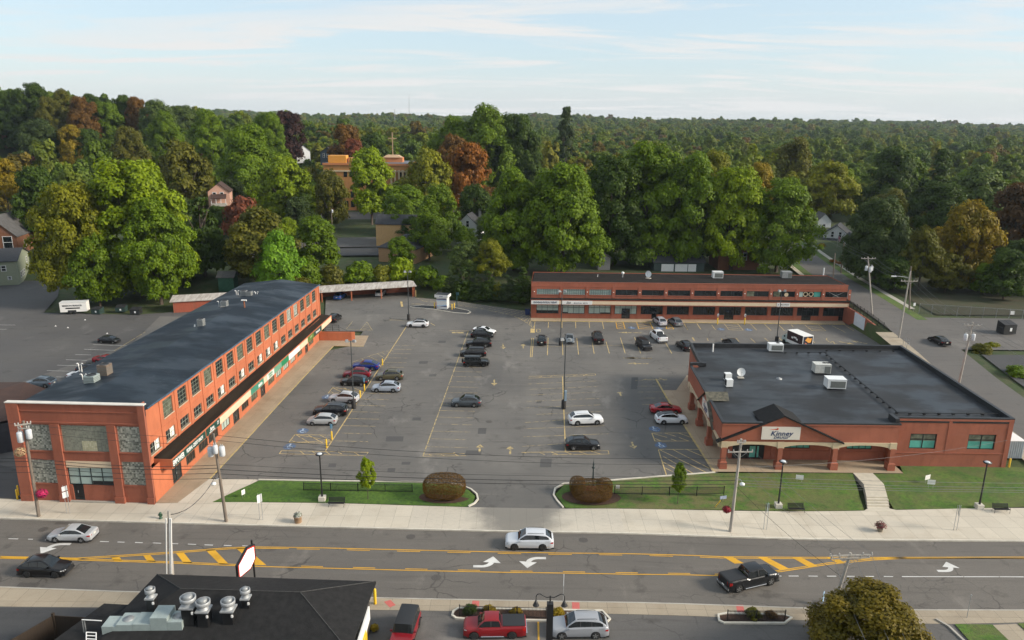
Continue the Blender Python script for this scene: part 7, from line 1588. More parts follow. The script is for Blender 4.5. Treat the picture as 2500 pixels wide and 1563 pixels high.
p = gps(392.5,1266);t = thing('fire_hydrant','dark green fire hydrant beside the white conduit pole','hydrant',p);m = MB();m.lathe((0,0,0),[(.2,0),(.2,.06),(.14,.08),(.14,.5),(.18,.54),(.15,.66),(.06,.76),(.01,.8)],12);m.build('barrel',mat('hydrant_green',(0.02,0.07,0.035),0.5),t,world=False);m = MB();m.tube([(-.24,0,.42),(.24,0,.42)],.075,8);m.build('outlet',MATS['hydrant_green'],t,world=False)
def sign_post(label,px,py,ty,plates,z=None,posts=1,group=None):
 """plates: (height of centre, width, height, material, yaw)"""
 p = gps(px,py) if z is None else gp(px,py,z);d = ray(px,ty);h = CAM_H + d.z * p.y / d.y - p.z;t = thing('sign_post',label,'sign',p,0,group)
 for i in range(posts): m = MB();x = (i - (posts - 1) / 2) * .34;m.tube([(x,.03,-.1),(x,.03,h)],.03,6);m.build('post',M_GALV,t,world=False)
 for zc2,w,hh,mt,yaw in plates: m = MB();m.box((0,-.02,h - zc2 - hh / 2),(w,.025,hh),yaw);m.build('sign_plate',mt,t,world=False)
 return t
sign_post('white route sign with small plate before the mill entrance',167,1254,1186,[(.35,.55,.55,M_WHITEG,R(50)),(1.1,.6,.7,M_WHITEG,R(50))],None,2);sign_post('white rectangular road sign on two posts by the left lawn',638,1270,1206,[(.55,.62,.95,M_WHITEG,R(55))],None,2)
sign_post('blue grey road sign on two posts before the middle bench',1868,1293,1229,[(.55,.5,1.1,mat('sign_back',(0.28,0.36,0.42),0.4,0.4),R(62))],None,2);sign_post('silver backed road sign before the far right lawn',2332,1295,1234,[(.6,.5,1.1,M_GALV,R(64))],None,2)
sign_post('blue and white parking sign on the near footway',2008,1474,1444,[(.6,.4,1.1,mat('sign_blue_white',(0.30,0.45,0.62),0.4),R(50))]);sign_post('tall pale sign post seen edge on behind the garden island',1374,1490,1402,[(.6,.06,1.2,M_WHITEG,R(0))]);sign_post('thin grey post on the right near footway',2361,1508,1452,[(.05,.12,.1,M_GALV,0)]);sign_post('short white plate on a post across the side street',2229,768,740,[(.3,.5,.7,M_WHITEG,R(5))],2.4,1)
def yard_sign(label,px,py,z,w=.75,h=.5,yaw=0):
 p = gp(px,py,z);t = thing('yard_sign',label,'yard sign',p,yaw,'small white yard signs on the lawns');m = MB()
 for x in (-w * .3,w * .3): m.tube([(x,0,-.1),(x,0,.45)],.012,4)
 m.build('stake',M_GALV,t,world=False);m = MB();m.box((0,0,.4),(w,.02,h));m.build('board',M_WHITE,t,world=False)
yard_sign('small white yard sign on the left lawn',595,1215,0,.5,.6,R(60));yard_sign('white yard sign on the middle lawn',1951,1178,-.1,.9,.6,R(-10));yard_sign('upper white yard sign of the pair on the right lawn',2263,1178,-.1,.9,.6,R(25));yard_sign('lower white yard sign of the pair on the right lawn',2272,1190,-.15,.9,.6,R(-8));yard_sign('tiny white notice on the lawn fence',1508,1200,0,.45,.4,0)
g2 = aty(2018 / 2.88 * 0 + 1752,1230,80);p = gps(1746,1238);t = thing('guy_guard','yellow guy wire guard slanting up from the middle lawn','guy guard',p);e_ = on(u3,.55);a = Vector(p);b = a.lerp(e_,.26);m = MB();m.tube([a,b],.045,6);m.build('guard',M_YELLOW,t);m = MB();m.tube([b,e_],.012,4);m.build('wire',M_WIREG,t)
p = gps(1765,1225);t = thing('yard_sign','tilted blue and white campaign style yard sign by the lawn fence','yard sign',p,R(15));m = MB();m.box((0,0,.35),(.85,.02,.4));m.build('board',mat('yard_blue',(0.05,0.12,0.35),0.5,col2=(0.6,0.62,0.66),vscale=7),t,world=False);m = MB();m.tube([(0,0,0),(0,0,.4)],.012,4);m.build('stake',M_GALV,t,world=False)
def rail_fence(label,pts,h,step=.12,npost=None,group='black picket fences'):
 t = thing('picket_fence',label,'fence',pts[0],0,group);m = MB();tot = [Vector(p_) for p_ in pts];L_ = sum((b - a).length for a,b in zip(tot,tot[1:]))
 for z in (.15,h - .06): m.tube([(p_.x,p_.y,p_.z + z) for p_ in tot],.03,4)
 n = int(L_ / step)
 for i in range(n + 1): v = along(tot,i / n);m.box((v.x,v.y,v.z + .1),(.034,.034,h - .12))
 m.build('pickets',M_BLACK,t);k = npost or max(2,int(L_ / 2.4) + 1)
 for i in range(k): v = along(tot,i / (k - 1));MB().box((v.x,v.y,v.z - .1),(.08,.08,h + .18)).build('post',M_BLACK,t)
rail_fence('black picket fence across the left lawn',[z2(537,1318),z2(793,1322),z2(1035,1326),z2(1292,1330),z2(1537,1333)],1.05,npost=5)
rail_fence('black picket fence across the middle lawn',[z3(1133,1352),z3(1390,1354),z3(1635,1355),z3(1880,1357),z3(2143,1352)],1.05,npost=5)
rail_fence('black picket fence on the near garden island',[bc(272,1003),bc(538,1012),bc(800,1018),bc(1068,1025)],1.15,npost=4);rail_fence('black picket fence on the small right garden island',[br(330,1030),br(532,1030),br(735,1030)],1.15,npost=3)
# garden islands on the near side
def garden(pts,name='kerb'):
 P_ = [(p_.x,p_.y,p_.z) for p_ in pts];m = MB();m.face([(x,y,z + .03) for x,y,z in P_]);struct(m.build('garden_bed',M_MULCH));kerb_line(name,P_,.2,-.1,.12,M_KERB,closed=True)
garden([bc(215,960),bc(205,995),bc(240,1022),bc(330,1030),bc(1100,1045),bc(1640,1050),bc(1660,1030),bc(1590,955),bc(1100,945),bc(260,930)]);garden([br(270,985),br(275,1025),br(310,1042),br(735,1044),br(785,1005),br(730,985),br(330,975)])
struct(MB().face([(p_.x,p_.y,p_.z - .01) for p_ in (bc(390,855),bc(385,930),bc(452,934),bc(455,858))][::1]).face([(p_.x,p_.y,p_.z - .01) for p_ in (bc(1310,870),bc(1312,945),bc(1382,948),bc(1378,872))]).face([(p_.x,p_.y,p_.z - .01) for p_ in (bm(1265,1160),bm(1320,1212),bm(1375,1190),bm(1325,1142))]).face([(p_.x,p_.y,p_.z - .01) for p_ in (br(393,912),br(405,968),br(455,970),br(445,912))]).build('tactile_pads',mat('tactile_red',(0.48,0.12,0.10),0.8,var=0.1,vscale=3)))
m = MB();seg(m,bc(998,1035),bc(1003,1240),.16,-.018);struct(m.build('bay_line',M_YNEW))
# raised sign planter in the right hand bush with a slim monument
p = gp(1447,1196,0);t = thing('monument','slim dark monument standing in a low brick bay inside the clipped bush','monument',(p.x,p.y + .2,0));m = MB();m.box((0,0,0),(.5,.4,.5));m.box((0,0,.5),(.22,.2,2.2),taper=.6);m.lathe((0,0,2.7),[(.1,0),(.22,.12),(.06,.3),(.12,.55),(.03,.9),(.01,1.3)],10);m.build('column',mat('dark_bronze',(0.03,0.045,0.045),0.5),t,world=False);m = MB();m.box((-1.05,-.5,0),(.3,.35,1.15));m.box((1.05,-.5,0),(.3,.35,1.15));m.box((0,-.55,0),(2.0,.3,.6));m.build('brick_bay',M_SHADERED,t,world=False)
# restaurant pylon sign
pb = gps(622,1420);d0 = aty(600,1370,58.6);t = thing('pylon_sign','lit white panel sign in a red rimmed black frame on posts','sign',(d0.x,58.6,0));z0 = d0.z;m = MB()
pan = [(-.95,-1.1),(.35,-.9),(.95,-.2),(.95,1.05),(.2,1.15),(-.95,.1)];ang = R(62);ca,sa_ = math.cos(ang),math.sin(ang);P3 = lambda u,v,o: (d0.x + u * ca - o * sa_,58.6 + u * sa_ + o * ca,z0 + v)
def slab(pts,o0_,o1_): mm = MB();n = len(pts);mm.grid([P3(u,v,o0_) for u,v in pts] + [P3(u,v,o1_) for u,v in pts],[tuple(range(n)),tuple(range(2 * n - 1,n - 1,-1))] + [(i,n + i,n + (i + 1) % n,(i + 1) % n) for i in range(n)]);return mm
slab([(u * 1.12,v * 1.1) for u,v in pan],-.12,.12).build('frame',M_BLACK,t);slab([(u * 1.03,v * 1.02) for u,v in pan],-.14,-.125).build('red_rim',mat('rim_red',(0.6,0.05,0.04),0.5),t)
em = bpy.data.materials.new('lit_panel');em.use_nodes = True;em.node_tree.nodes['Principled BSDF'].inputs['Base Color'].default_value = (.85,.8,.78,1);em.node_tree.nodes['Principled BSDF'].inputs['Emission Color'].default_value = (1,.93,.9,1);em.node_tree.nodes['Principled BSDF'].inputs['Emission Strength'].default_value = .6
slab([(u * .92,v * .92) for u,v in pan],-.155,-.145).build('lit_face',em,t)
for u in (-.7,1.0): m = MB();a = P3(u,0,.2);m.tube([(a[0],a[1],-.1),(a[0],a[1],z0 + (1.5 if u > 0 else -.5))],.09,6);m.build('post',M_BLACK,t)
for k,v in enumerate((.35,.0,-.4)): text(('GRILL','DRIVE IN','OPEN')[k] if False else '',.2,(0,0,0),(1,0,0),(0,0,1),M_LETK,None) if False else None
# ==== behind the mill
t = thing('cargo_trailer','white enclosed cargo trailer with dark lettering under the big trees','trailer',(-97.8,162.4,0),R(13));m = MB();m.box((0,0,.55),(5.4,2.1,2.1));m.build('body',M_WHITE,t,world=False);m = MB();m.box((0,0,2.65),(5.5,2.2,.06));m.build('roof',M_WHITEG,t,world=False)
tx = text('MISSION MANOR',.52,(-.2,-1.07,1.95),(1,0,0),(0,0,1),M_LETK,None);tx.parent = t;m = MB();m.box((-.1,-1.065,1.25),(2.9,.02,.28));m.build('stripe',M_LETK,t,world=False);m = MB();m.box((-.3,-1.06,.45),(1.7,.06,.5));m.build('mudguard',M_PLASTIC,t,world=False)
for x in (-.75,.2): m = MB();m.lathe((x,-1.0,.34),[(.15,-.1),(.34,-.1),(.34,.1),(.15,.1)],14,'y');m.build('wheel',M_TYRE,t,world=False)
m = MB();m.tube([(-2.7,0,.5),(-4.0,0,.45)],.06,6);m.build('drawbar',M_PLASTIC,t,world=False)
def dumpster(label,x,y,rz_,z=0,col=None,slope=False):
 t = thing('dumpster',label,'dumpster',(x,y,z),rz_,'dark dumpsters');mt = col or mat('dumpster_green',(0.018,0.04,0.034),0.6,var=0.25,vscale=2);m = MB();m.prism([(-1.05,-.75),(1.05,-.75),(1.05,.8),(-1.05,.8)],.12,[1.15,1.15,1.45,1.45]);m.build('bin',mt,t,world=False)
 for s in (-.53,.53): m = MB();m.prism([(s - .5,-.8),(s + .5,-.8),(s + .5,.82),(s - .5,.82)],[1.16,1.16,1.46,1.46],[1.22,1.22,1.52,1.52]);m.build('lid',M_PLASTIC,t,world=False)
 for s in (-1.1,1.1): m = MB();m.box((s,0,.7),(.1,.9,.16));m.build('fork_pocket',mt,t,world=False)
 m = MB();m.box((.1,-.765,.45),(.35,.02,.4));m.build('sticker',M_WHITEG,t,world=False)
dumpster('green dumpster with white sticker next to the cargo trailer',-92.6,162.0,R(-8));dumpster('middle dumpster of three under the big trees',-88.3,164.0,R(4));dumpster('black dumpster at the right of three under the trees',-84.0,162.0,R(2),0,mat('dumpster_black',(0.014,0.015,0.015),0.6))
pz = gp(2453,827,1.6);dumpster('tall black sloped dumpster across the side street',pz.x,pz.y,R(8),pl(ST_PROF,pz.y) - .1,mat('dumpster_black',(0.014,0.015,0.015),0.6));bpy.data.objects[[o.name for o in bpy.data.objects if o.get('label','').startswith('tall black sloped')][0]].scale = (1.3,1.3,1.7)
for i,(px,py) in enumerate(((136,797),(166,801),(208,782),(262,815),(570,776))): p = gp(px,py,.01);m = MB();m.grid([(p.x - .2,p.y - .1,.02),(p.x + .2,p.y - .05,.02),(p.x + .1,p.y + .15,.02),(p.x,p.y,.28)],[(0,1,3),(1,2,3),(2,0,3)]);tag(m.build('crumpled_paper',M_WHITE),'crumpled white paper lying on the rear lot asphalt','litter','paper litter on the rear lot')
p = gp(1291,770,0);t = thing('recycling_bin','dark blue bin at the west end of the rear shops','bin',(p.x - .3,p.y + .5,0));m = MB();m.box((0,0,.1),(1.0,.9,1.3),taper=1.1);m.build('body',mat('bin_blue',(0.01,0.03,0.12),0.5),t,world=False);m = MB();m.box((0,0,1.4),(1.15,1.05,.1));m.build('lid',M_PLASTIC,t,world=False)
p = gp(1106,742,0);t = thing('height_post','dark green post with sign plates beside the bank kiosk','sign',(-13.0,171.2,.1));m = MB();m.tube([(0,0,0),(0,0,3.6)],.09,6);m.build('post',mat('dark_teal_post',(0.01,0.05,0.06),0.5),t,world=False);m = MB();m.box((.15,0,2.9),(.7,.1,.7));m.build('sign_plate',MATS['dark_teal_post'],t,world=False)
p = gp(1015,725,0);tag(MB().tube([(p.x,p.y,0),(p.x,p.y,1.7)],.1,8).build('guard_post',mat('tan_post',(0.50,0.36,0.16),0.6)),'tan guard post at the end of the carport','bollard')
# chain link fence beyond the side street
t = thing('chain_link_fence','chain link fence on pale posts along the back of the neighbouring lot','fence',gp(2240,765,2.8));A_,B_ = gp(2243,765,2.9),gp(2560,785,2.9);m = MB();m.face([(A_.x,A_.y,2.8),(B_.x,B_.y,2.8),(B_.x,B_.y,5.0),(A_.x,A_.y,5.0)]);g = NT('chain_link',0.6);g.p.inputs['Base Color'].default_value = (.12,.12,.11,1);g.p.inputs['Alpha'].default_value = .35;m.build('mesh_panel',g.m,t)
for i in range(11): v = A_.lerp(B_,i / 10);MB().tube([(v.x,v.y,2.5),(v.x,v.y,5.1)],.05,6).build('post',M_GREYM,t)
m = MB();m.tube([(A_.x,A_.y,5.0),(B_.x,B_.y,5.0)],.035,5);m.build('top_rail',M_GREYM,t);v = A_.lerp(B_,.72);m = MB();m.box((v.x,v.y - .06,3.9),(.9,.03,.8));m.build('notice',M_WHITE,t)
gr = gp(2420,843,1.3);t = thing('guard_rail','silver guard rail at the edge of the neighbouring lot','guard rail',gr);e2_ = gp(2540,851,1.3);m = MB();m.tube([(gr.x,gr.y,gr.z + .7),(e2_.x,e2_.y,gr.z + .7)],.12,4);m.build('beam',M_GALV,t)
for i in range(4): v = gr.lerp(e2_,i / 3);MB().box((v.x,v.y,v.z - .3),(.12,.12,1.0)).build('post',M_GREYM,t)
# ==== houses and other buildings beyond the lot
D_ = 1.0339
def gd(x,y,z): return gp(x * D_,y * D_,z)
def siding(name,col): return mat(name,col,0.75,var=0.08,vscale=2)
S_W,S_Y,S_P,S_B,S_G,S_GR = siding('white_siding',(0.62,0.63,0.64)),siding('ochre_siding',(0.55,0.34,0.15)),siding('pink_siding',(0.52,0.30,0.22)),siding('slate_blue_siding',(0.05,0.075,0.10)),siding('sage_siding',(0.26,0.28,0.20)),siding('grey_siding',(0.30,0.29,0.29))
M_OBRICK = brick('tan_orange_brick',(0.46,0.22,0.075),0.9);M_BBRICK = brick('brown_brick',(0.20,0.085,0.045),0.85);M_DROOF = mat('slate_roof',(0.035,0.036,0.04),0.85,var=0.25,vscale=1.5);M_TRIMW = mat('white_trim',(0.66,0.66,0.66),0.6)
def house(label,x,y,z,w,d,he,hr,yaw,wm_,rm_,wins=(),axis='y',name='house',cat='house',chimney=None,porch=None,eaves=.35):
 """gabled box; local front is -Y, ridge along 'x' or 'y'; wins: (face f/b/l/r, u from centre, z, width, height)"""
 h = thing(name,label,cat,(x,y,z),R(yaw));m = MB();b = -1.2
 m.prism([(-w / 2,-d / 2),(w / 2,-d / 2),(w / 2,d / 2),(-w / 2,d / 2)],b,he)
 if axis == 'y': m.face([(-w / 2,-d / 2,he),(w / 2,-d / 2,he),(0,-d / 2,hr)]);m.face([(w / 2,d / 2,he),(-w / 2,d / 2,he),(0,d / 2,hr)])
 elif axis == 'x': m.face([(w / 2,-d / 2,he),(w / 2,d / 2,he),(w / 2,0,hr)]);m.face([(-w / 2,d / 2,he),(-w / 2,-d / 2,he),(-w / 2,0,hr)])
 m.build('wall',wm_,h,world=False);m = MB();e = eaves;t = .14
 if axis == 'hip':
  W,Dp = w / 2 + e,d / 2 + e;k = min(W,Dp) * .95;a = (max(0,W - k),max(0,Dp - k));m.grid([(-W,-Dp,he),(W,-Dp,he),(W,Dp,he),(-W,Dp,he),(-a[0],-a[1],hr),(a[0],-a[1],hr),(a[0],a[1],hr),(-a[0],a[1],hr)],[(0,1,5,4),(1,2,6,5),(2,3,7,6),(3,0,4,7),(4,5,6,7)]);m.prism([(-W,-Dp),(W,-Dp),(W,Dp),(-W,Dp)],he - .2,he - .004)
 elif axis == 'flat': m.prism([(-w / 2 - .1,-d / 2 - .1),(w / 2 + .1,-d / 2 - .1),(w / 2 + .1,d / 2 + .1),(-w / 2 - .1,d / 2 + .1)],he,hr)
 else:
  sl = (hr - he) / (w / 2 if axis == 'y' else d / 2)
  for s in (-1,1):
   q = [(0,-1),(s,-1),(s,1),(0,1)];P_ = []
   for dz_ in (0,-t):
    for u,v in q:
     if axis == 'y': P_.append((u * (w / 2 + e),v * (d / 2 + e),hr + t - abs(u) * (hr - he + e * sl) + dz_))
     else: P_.append((v * (w / 2 + e),u * (d / 2 + e),hr + t - abs(u) * (hr - he + e * sl) + dz_))
   m.grid(P_,[(0,1,2,3),(7,6,5,4),(0,4,5,1),(1,5,6,2),(2,6,7,3),(3,7,4,0)])
 r = m.build('roof',rm_,h,world=False)
 if chimney: m = MB();m.box((chimney[0],chimney[1],he),(.8,.8,hr - he + 1.1));m.build('chimney',chimney[2] if len(chimney) > 2 else M_BBRICK,r,world=False)
 for f,u,zc3,ww,hh in wins:
  nrm = {'f': (0,-1),'b': (0,1),'l': (-1,0),'r': (1,0)}[f];off_ = d / 2 if f in 'fb' else w / 2;cx,cy3 = (u,nrm[1] * off_) if f in 'fb' else (nrm[0] * off_,u)
  m = MB();s1_ = (ww,.08,hh) if f in 'fb' else (.08,ww,hh);m.box((cx + nrm[0] * .03,cy3 + nrm[1] * .03,zc3 - hh / 2),s1_);wn = m.build('window',M_GLASS,h,world=False);m = MB()
  for a_,b_ in ((-1,0),(1,0),(0,-1),(0,1),(0,0)):
   if f in 'fb': m.box((cx + a_ * ww / 2,cy3 + nrm[1] * .05,zc3 + b_ * hh / 2 - (hh / 2 + .08 if a_ else .06)),(.14 if a_ else ww + .28,.08,hh + .16 if a_ else .12))
   else: m.box((cx + nrm[0] * .05,cy3 + a_ * ww / 2,zc3 + b_ * hh / 2 - (hh / 2 + .08 if a_ else .06)),(.08,.14 if a_ else ww + .28,hh + .16 if a_ else .12))
  m.build('window_frame',M_TRIMW,wn,world=False)
 if porch:
  w2,d2,h2 = porch;m = MB();m.grid([(-w2 / 2,-d / 2 - d2,h2),(w2 / 2,-d / 2 - d2,h2),(w2 / 2,-d / 2,h2 + 1.2),(-w2 / 2,-d / 2,h2 + 1.2),(-w2 / 2,-d / 2 - d2,h2 - .25),(w2 / 2,-d / 2 - d2,h2 - .25)],[(0,1,2,3),(4,5,1,0),(5,4,3,2)]);m.build('porch_roof',rm_,h,world=False)
  for i in range(4): m = MB();m.box((lerp(-w2 / 2 + .15,w2 / 2 - .15,i / 3),-d / 2 - d2 + .15,-.5),(.16,.16,h2 + .3));m.build('porch_post',M_TRIMW,h,world=False)
  m = MB();m.box((0,-d / 2 - d2 / 2,-.8),(w2,d2,.9));m.build('porch_base',M_CONC,h,world=False)
 return h
p = gd(20,668,.3);house('sage green clapboard house with white trim at the far left lot',-136.5,196,.2,11,15,6.0,8.2,22,S_G,M_DROOF,[('r',-4.5,1.9,.9,1.5),('r',-2.6,1.9,.9,1.5),('r',-.7,1.9,.9,1.5),('f',2.5,4.2,1,1.4),('f',3.5,1.6,.7,.8),('r',4,4.5,.9,1.4)],'x');house('low sage green wing with black roof beside the clapboard house',-139.2,187.5,.1,9,4.5,3.0,4.3,22,S_G,M_DROOF,[('f',2,1.8,.8,1)],'x')
house('brick church with arched window at the far left edge',-153,226,1.5,12,20,7,12.5,12,M_BBRICK,M_SHINGLEG,[('f',3.5,5.2,2.4,3.4),('r',-5,4,1.2,2.4)],'y','church','church')
ih = house('white Italianate house with square cupola on the wooded hillside',*aty(222 * D_,375 * D_,400)[:2],aty(222 * D_,410 * D_,400).z,13,13,8,11,10,S_W,M_DROOF,[('f',-3,5.5,1.1,2),('f',3,5.5,1.1,2)],'hip',chimney=(-4.5,-2,siding('tan_chimney',(.55,.36,.2))))
m = MB();m.box((0,0,10.6),(4.2,4.2,2.7));cu_ = m.build('cupola',S_W,ih,world=False);m = MB();m.box((0,0,13.3),(5,5,.3));m.build('cupola_roof',M_DROOF,cu_,world=False);m = MB();m.box((-.9,-2.12,11.5),(.8,.06,1.2));m.box((.9,-2.12,11.5),(.8,.06,1.2));m.build('window',M_GLASS,cu_,world=False)
def hd(label,px,pyb,Y,wpx,*a,**k):
 """house by its middle and base in the reduced view, distance, and apparent width"""
 c_ = aty(px * D_,pyb * D_,Y);s = wpx * D_ * Y * 1.03 / CAM_F;return house(label,c_.x,Y + 4,c_.z,s,*a,**k)
hd('pink gabled house with dark shutters behind the spruce',512,480,262,46,9,4.0,6.8,14,S_P,M_BROWNROOF,[('f',1,3.1,1.1,1.4),('f',-1.4,3.1,1.1,1.4)],porch=(5,2.4,2.0));hd('slate blue house with white trim beyond the school',778,385,420,34,10,5.6,8.4,-8,S_B,M_DROOF,[('f',-2.1,4,.9,2),('f',0,4,.9,2),('f',2.1,4,.9,2)],chimney=(2,3))
hd('white gable house among dark trees beside the copper beech',708,380,430,30,9,5.5,8.5,30,S_W,M_SHINGLEG,[('f',0,4,1,1.6)]);hd('white house glimpsed at the top of the wooded hill',262,330,455,16,8,5,7.5,10,S_W,M_SHINGLEG);hd('ochre house with black gable roof and skylight',936,575,236,88,9,6.2,8.6,-4,S_Y,M_DROOF,[('r',-1,3.8,.8,1.6)],axis='x');hd('low ochre building with broad black hip roof before the ochre house',955,612,214,92,13,3.6,6.6,-16,siding('tan_siding',(.42,.25,.13)),M_DROOF,[('f',3.5,1.9,.9,1.2)],axis='hip')
hd('white gable house with a single attic window behind the green trees',1111,566,240,50,10,4.8,8.2,-12,S_W,M_DROOF,[('f',.2,5.2,1.0,2.0)],chimney=(2.2,3,S_GR));hd('white house mostly hidden by the tall green trees',1235,590,226,74,9,6.5,9,8,S_W,M_SHINGLEG,[('f',-2,3,1,1.6),('f',2,3,1,1.6)]);hd('low grey outbuilding just behind the rear shops',1428,634,203,28,5,2.7,3.6,0,S_GR,M_SHINGLEG,[('f',-.9,1.7,.7,.9)])
gh_ = hd('grey garage with two wide white doors behind the rear shops',1603,645,203,118,7,3.0,5.2,1,mat('slate_green_siding',(.045,.065,.06),.8),M_DROOF,axis='x')
for u in (-3.2,.6,3.6): m = MB();m.box((u,-3.55,0.1),(3.4 if u < 3 else 2.2,.12,2.3));m.build('garage_door',M_WHITE,gh_,world=False)
bh = hd('brown brick house with white sash windows behind the rear shops',1740,640,207,96,9,6.4,9.2,2,M_BBRICK,M_SHINGLEG,[('f',-1.3,3.6,1.2,2.3),('f',1.6,4.2,1.0,2.0)],axis='hip');hd('grey roofed house with white eaves seen through the trees',1700,590,232,100,8,5,7.5,0,S_W,M_SHINGLEG,[('f',2,3,1,1.5)],axis='x')
wh = hd('white house with dark roof and columned porch by the side street',1985,592,250,56,9,5.4,8.4,-28,S_W,M_DROOF,[('f',-1.2,5.4,.9,1.8),('f',1.2,5.4,.9,1.8)],porch=(8,3.4,2.9));hd('small lilac grey gabled annex beside the white porch house',2018,592,240,22,5,3,5,-10,siding('lilac_siding',(.36,.36,.42)),M_DROOF,[('f',0,1.8,1.2,1.2)])
hd('white house half hidden behind the round yellow green tree',1945,560,275,30,8,6,8.5,-5,S_W,M_SHINGLEG,[('f',0,4,1,1.5)]);hd('dark house with white porch steps beyond the chain link fence',2432,738,186,50,7,3.4,5.6,-4,siding('dark_siding',(.05,.055,.05)),M_SHINGLEG,[('f',-1.2,1.9,1,1.6),('f',.8,1.9,1.4,1.2)])
gs = hd('small green wooden shed with grey roof beneath the trees',525,682,176,36,3.4,2.4,3.4,2,mat('shed_green',(.02,.075,.045),.8,var=.25,vscale=2),M_SHINGLEG,axis='x');hd('red roofed house glimpsed on the far left hillside',30,365,470,26,9,5,8,20,S_GR,M_DROOF,chimney=(2,2));hd('weathered house at the left edge below the wooded hill',6,345,440,24,9,7,9,0,M_BBRICK,M_SHINGLEG)
hd('pale teal house glimpsed under the big left trees',178,655,208,60,8,5.4,7.4,6,siding('teal_siding',(.30,.40,.40)),M_SHINGLEG,[('f',0,3,1,1.4)]);hd('white house showing low behind the olive tree',590,640,205,70,7,4.6,6.4,4,S_W,M_SHINGLEG,[('f',-1.5,2.4,1,1.4),('f',1.5,2.4,1,1.4)])
# school
sc = aty(865 * D_,502 * D_,318);sch = thing('school','broad tan orange brick school with white columns and a cross behind trees','school',(sc.x,322,sc.z));W_ = 196 * D_ * 318 * 1.03 / CAM_F;hh = aty(865 * D_,388 * D_,318).z - sc.z
m = MB();m.box((0,12,-1),(W_,24,hh + 1));m.build('wall',M_OBRICK,sch,world=False);m = MB();m.box((0,12,hh),(W_ - 1,23,.15));m.build('roof',mat('grey_blue_roof',(.12,.135,.155),.6),sch,world=False);m = MB();m.box((0,-.15,hh - .7),(W_ + .4,.6,.8));m.box((0,-.1,0),(W_ + .2,.3,1.1));m.build('cornice',mat('terracotta',(.52,.20,.08),.7),sch,world=False);m = MB();m.box((0,-.12,hh - 3.4),(W_ + .1,.35,.6));m.build('stone_band',M_BEIGE,sch,world=False)
for i in range(5): m = MB();x = W_ * (.29 + .045 * i);m.lathe((x,-1.0,hh - 9.5),[(.5,0),(.42,.3),(.36,6.3),(.55,6.8),(.55,7)],10);m.build('column',M_BEIGE,sch,world=False)
for i in range(14):
 for zf_ in (1.8,5.8,hh - 5.6):
  x = -W_ * .46 + i * W_ * .92 / 13
  if i % 3 != 2: m = MB();m.box((x,-.03,zf_),(1.5,.1,2.6));m.build('window',M_GLASS,sch,world=False)
for x,y_,w_,h_,mt in ((-W_ * .34,3,7.5,3.2,mat('orange_render',(.68,.30,.05),.7)),(-W_ * .18,4,3,2.2,MATS['terracotta']),(W_ * .26,12,9,2.2,MATS['terracotta'])): m = MB();m.box((x,y_,hh),(w_,5,h_));m.build('roof_house',mt,sch,world=False)
m = MB();x = W_ * .26;m.box((x,12,hh + 2.2),(8,6,1.0),taper=.6);m.box((x,12,hh + 2.2),(.35,.35,10.5));m.box((x,12,hh + 10),(3.6,.3,.35));m.build('cross',mat('cross_tan',(.45,.30,.18),.6),sch,world=False)
sr = gd(880,515,4);m = MB();a = [gd(720,520,4.4),gd(1000,517,4.4),gd(1000,500,4.9),gd(720,503,4.9)];m.face([(v.x,v.y,v.z + .1) for v in a]);struct(m.build('school_drive',M_SIDE));m = MB();m.face([(*gd(700,588,3.4)[:2],3.7),(*gd(990,583,3.4)[:2],3.7),(*gd(990,562,3.4)[:2],3.95),(*gd(700,567,3.4)[:2],3.95)]);struct(m.build('back_street',M_SIDE));m = MB();m.face([(*gd(770,607,3.1)[:2],3.5),(*gd(905,606,3.1)[:2],3.5),(*gd(900,586,3.3)[:2],3.62),(*gd(775,590,3.3)[:2],3.62)]);struct(m.build('back_parking',M_NEWASPH))
c_ = gd(877,511,4.5);t = thing('traffic_cone','orange and white traffic cone on the school drive','traffic cone',(c_.x,c_.y,c_.z));m = MB();m.box((0,0,0),(.5,.5,.06));m.lathe((0,0,.06),[(.3,0),(.06,1.3),(.01,1.31)],10);m.build('cone',mat('cone_orange',(.7,.06,.02),.5),t,world=False)
fb = aty(757 * D_,340 * D_,640);house('distant orange brick building with white roof units',fb.x,650,fb.z,16,14,7,7.3,0,mat('far_orange',(.55,.26,.14),.8),M_WHITE,[('f',-4,4,2,1.5),('f',0,4,2,1.5),('f',4,4,2,1.5)],'flat','building','building',chimney=(0,0,MATS['terracotta']))
for px,pyb,Y,w,lb in ((1960,402,640,50,'long low white roofed building among the distant right trees'),(1812,393,640,16,'small white roofed building among the distant trees')): c_ = aty(px * D_,pyb * D_,Y);house(lb,c_.x,Y,c_.z,w * Y / CAM_F,12,4.5,5,0,S_W,M_WHITE,(),'flat','building','building')
for px,y0,y1,Y in ((932,258,285,1500),(966,222,285,2300)): a,b = aty(px * D_,y1 * D_,Y),aty(px * D_,y0 * D_,Y);m = MB();m.tube([(a.x,a.y,a.z - 15),b],[.9,.35],5);tag(m.build('radio_mast',M_GREYM),('short' if Y < 2000 else 'tall thin') + ' radio mast standing on the far horizon','mast')
flag = aty(2042 - 0,615,236);t = thing('flag_pole','drooping flag over orange and yellow flowers by the white porch house','flag',(flag.x,236,land(flag.x,236)));m = MB();m.tube([(0,0,0),(0,0,4)],.05,5);m.build('pole',M_GREYM,t,world=False);m = MB();m.grid([(0,0,3.9),(.5,.1,3.6),(.9,0,3.2),(0,0,2.6),(.4,.1,2.2),(.8,0,1.8)],[(0,1,4,3),(1,2,5,4)]);m.build('cloth',mat('flag_cloth',(.35,.04,.06),.8,col2=(.5,.5,.55),vscale=1.5),t,world=False)
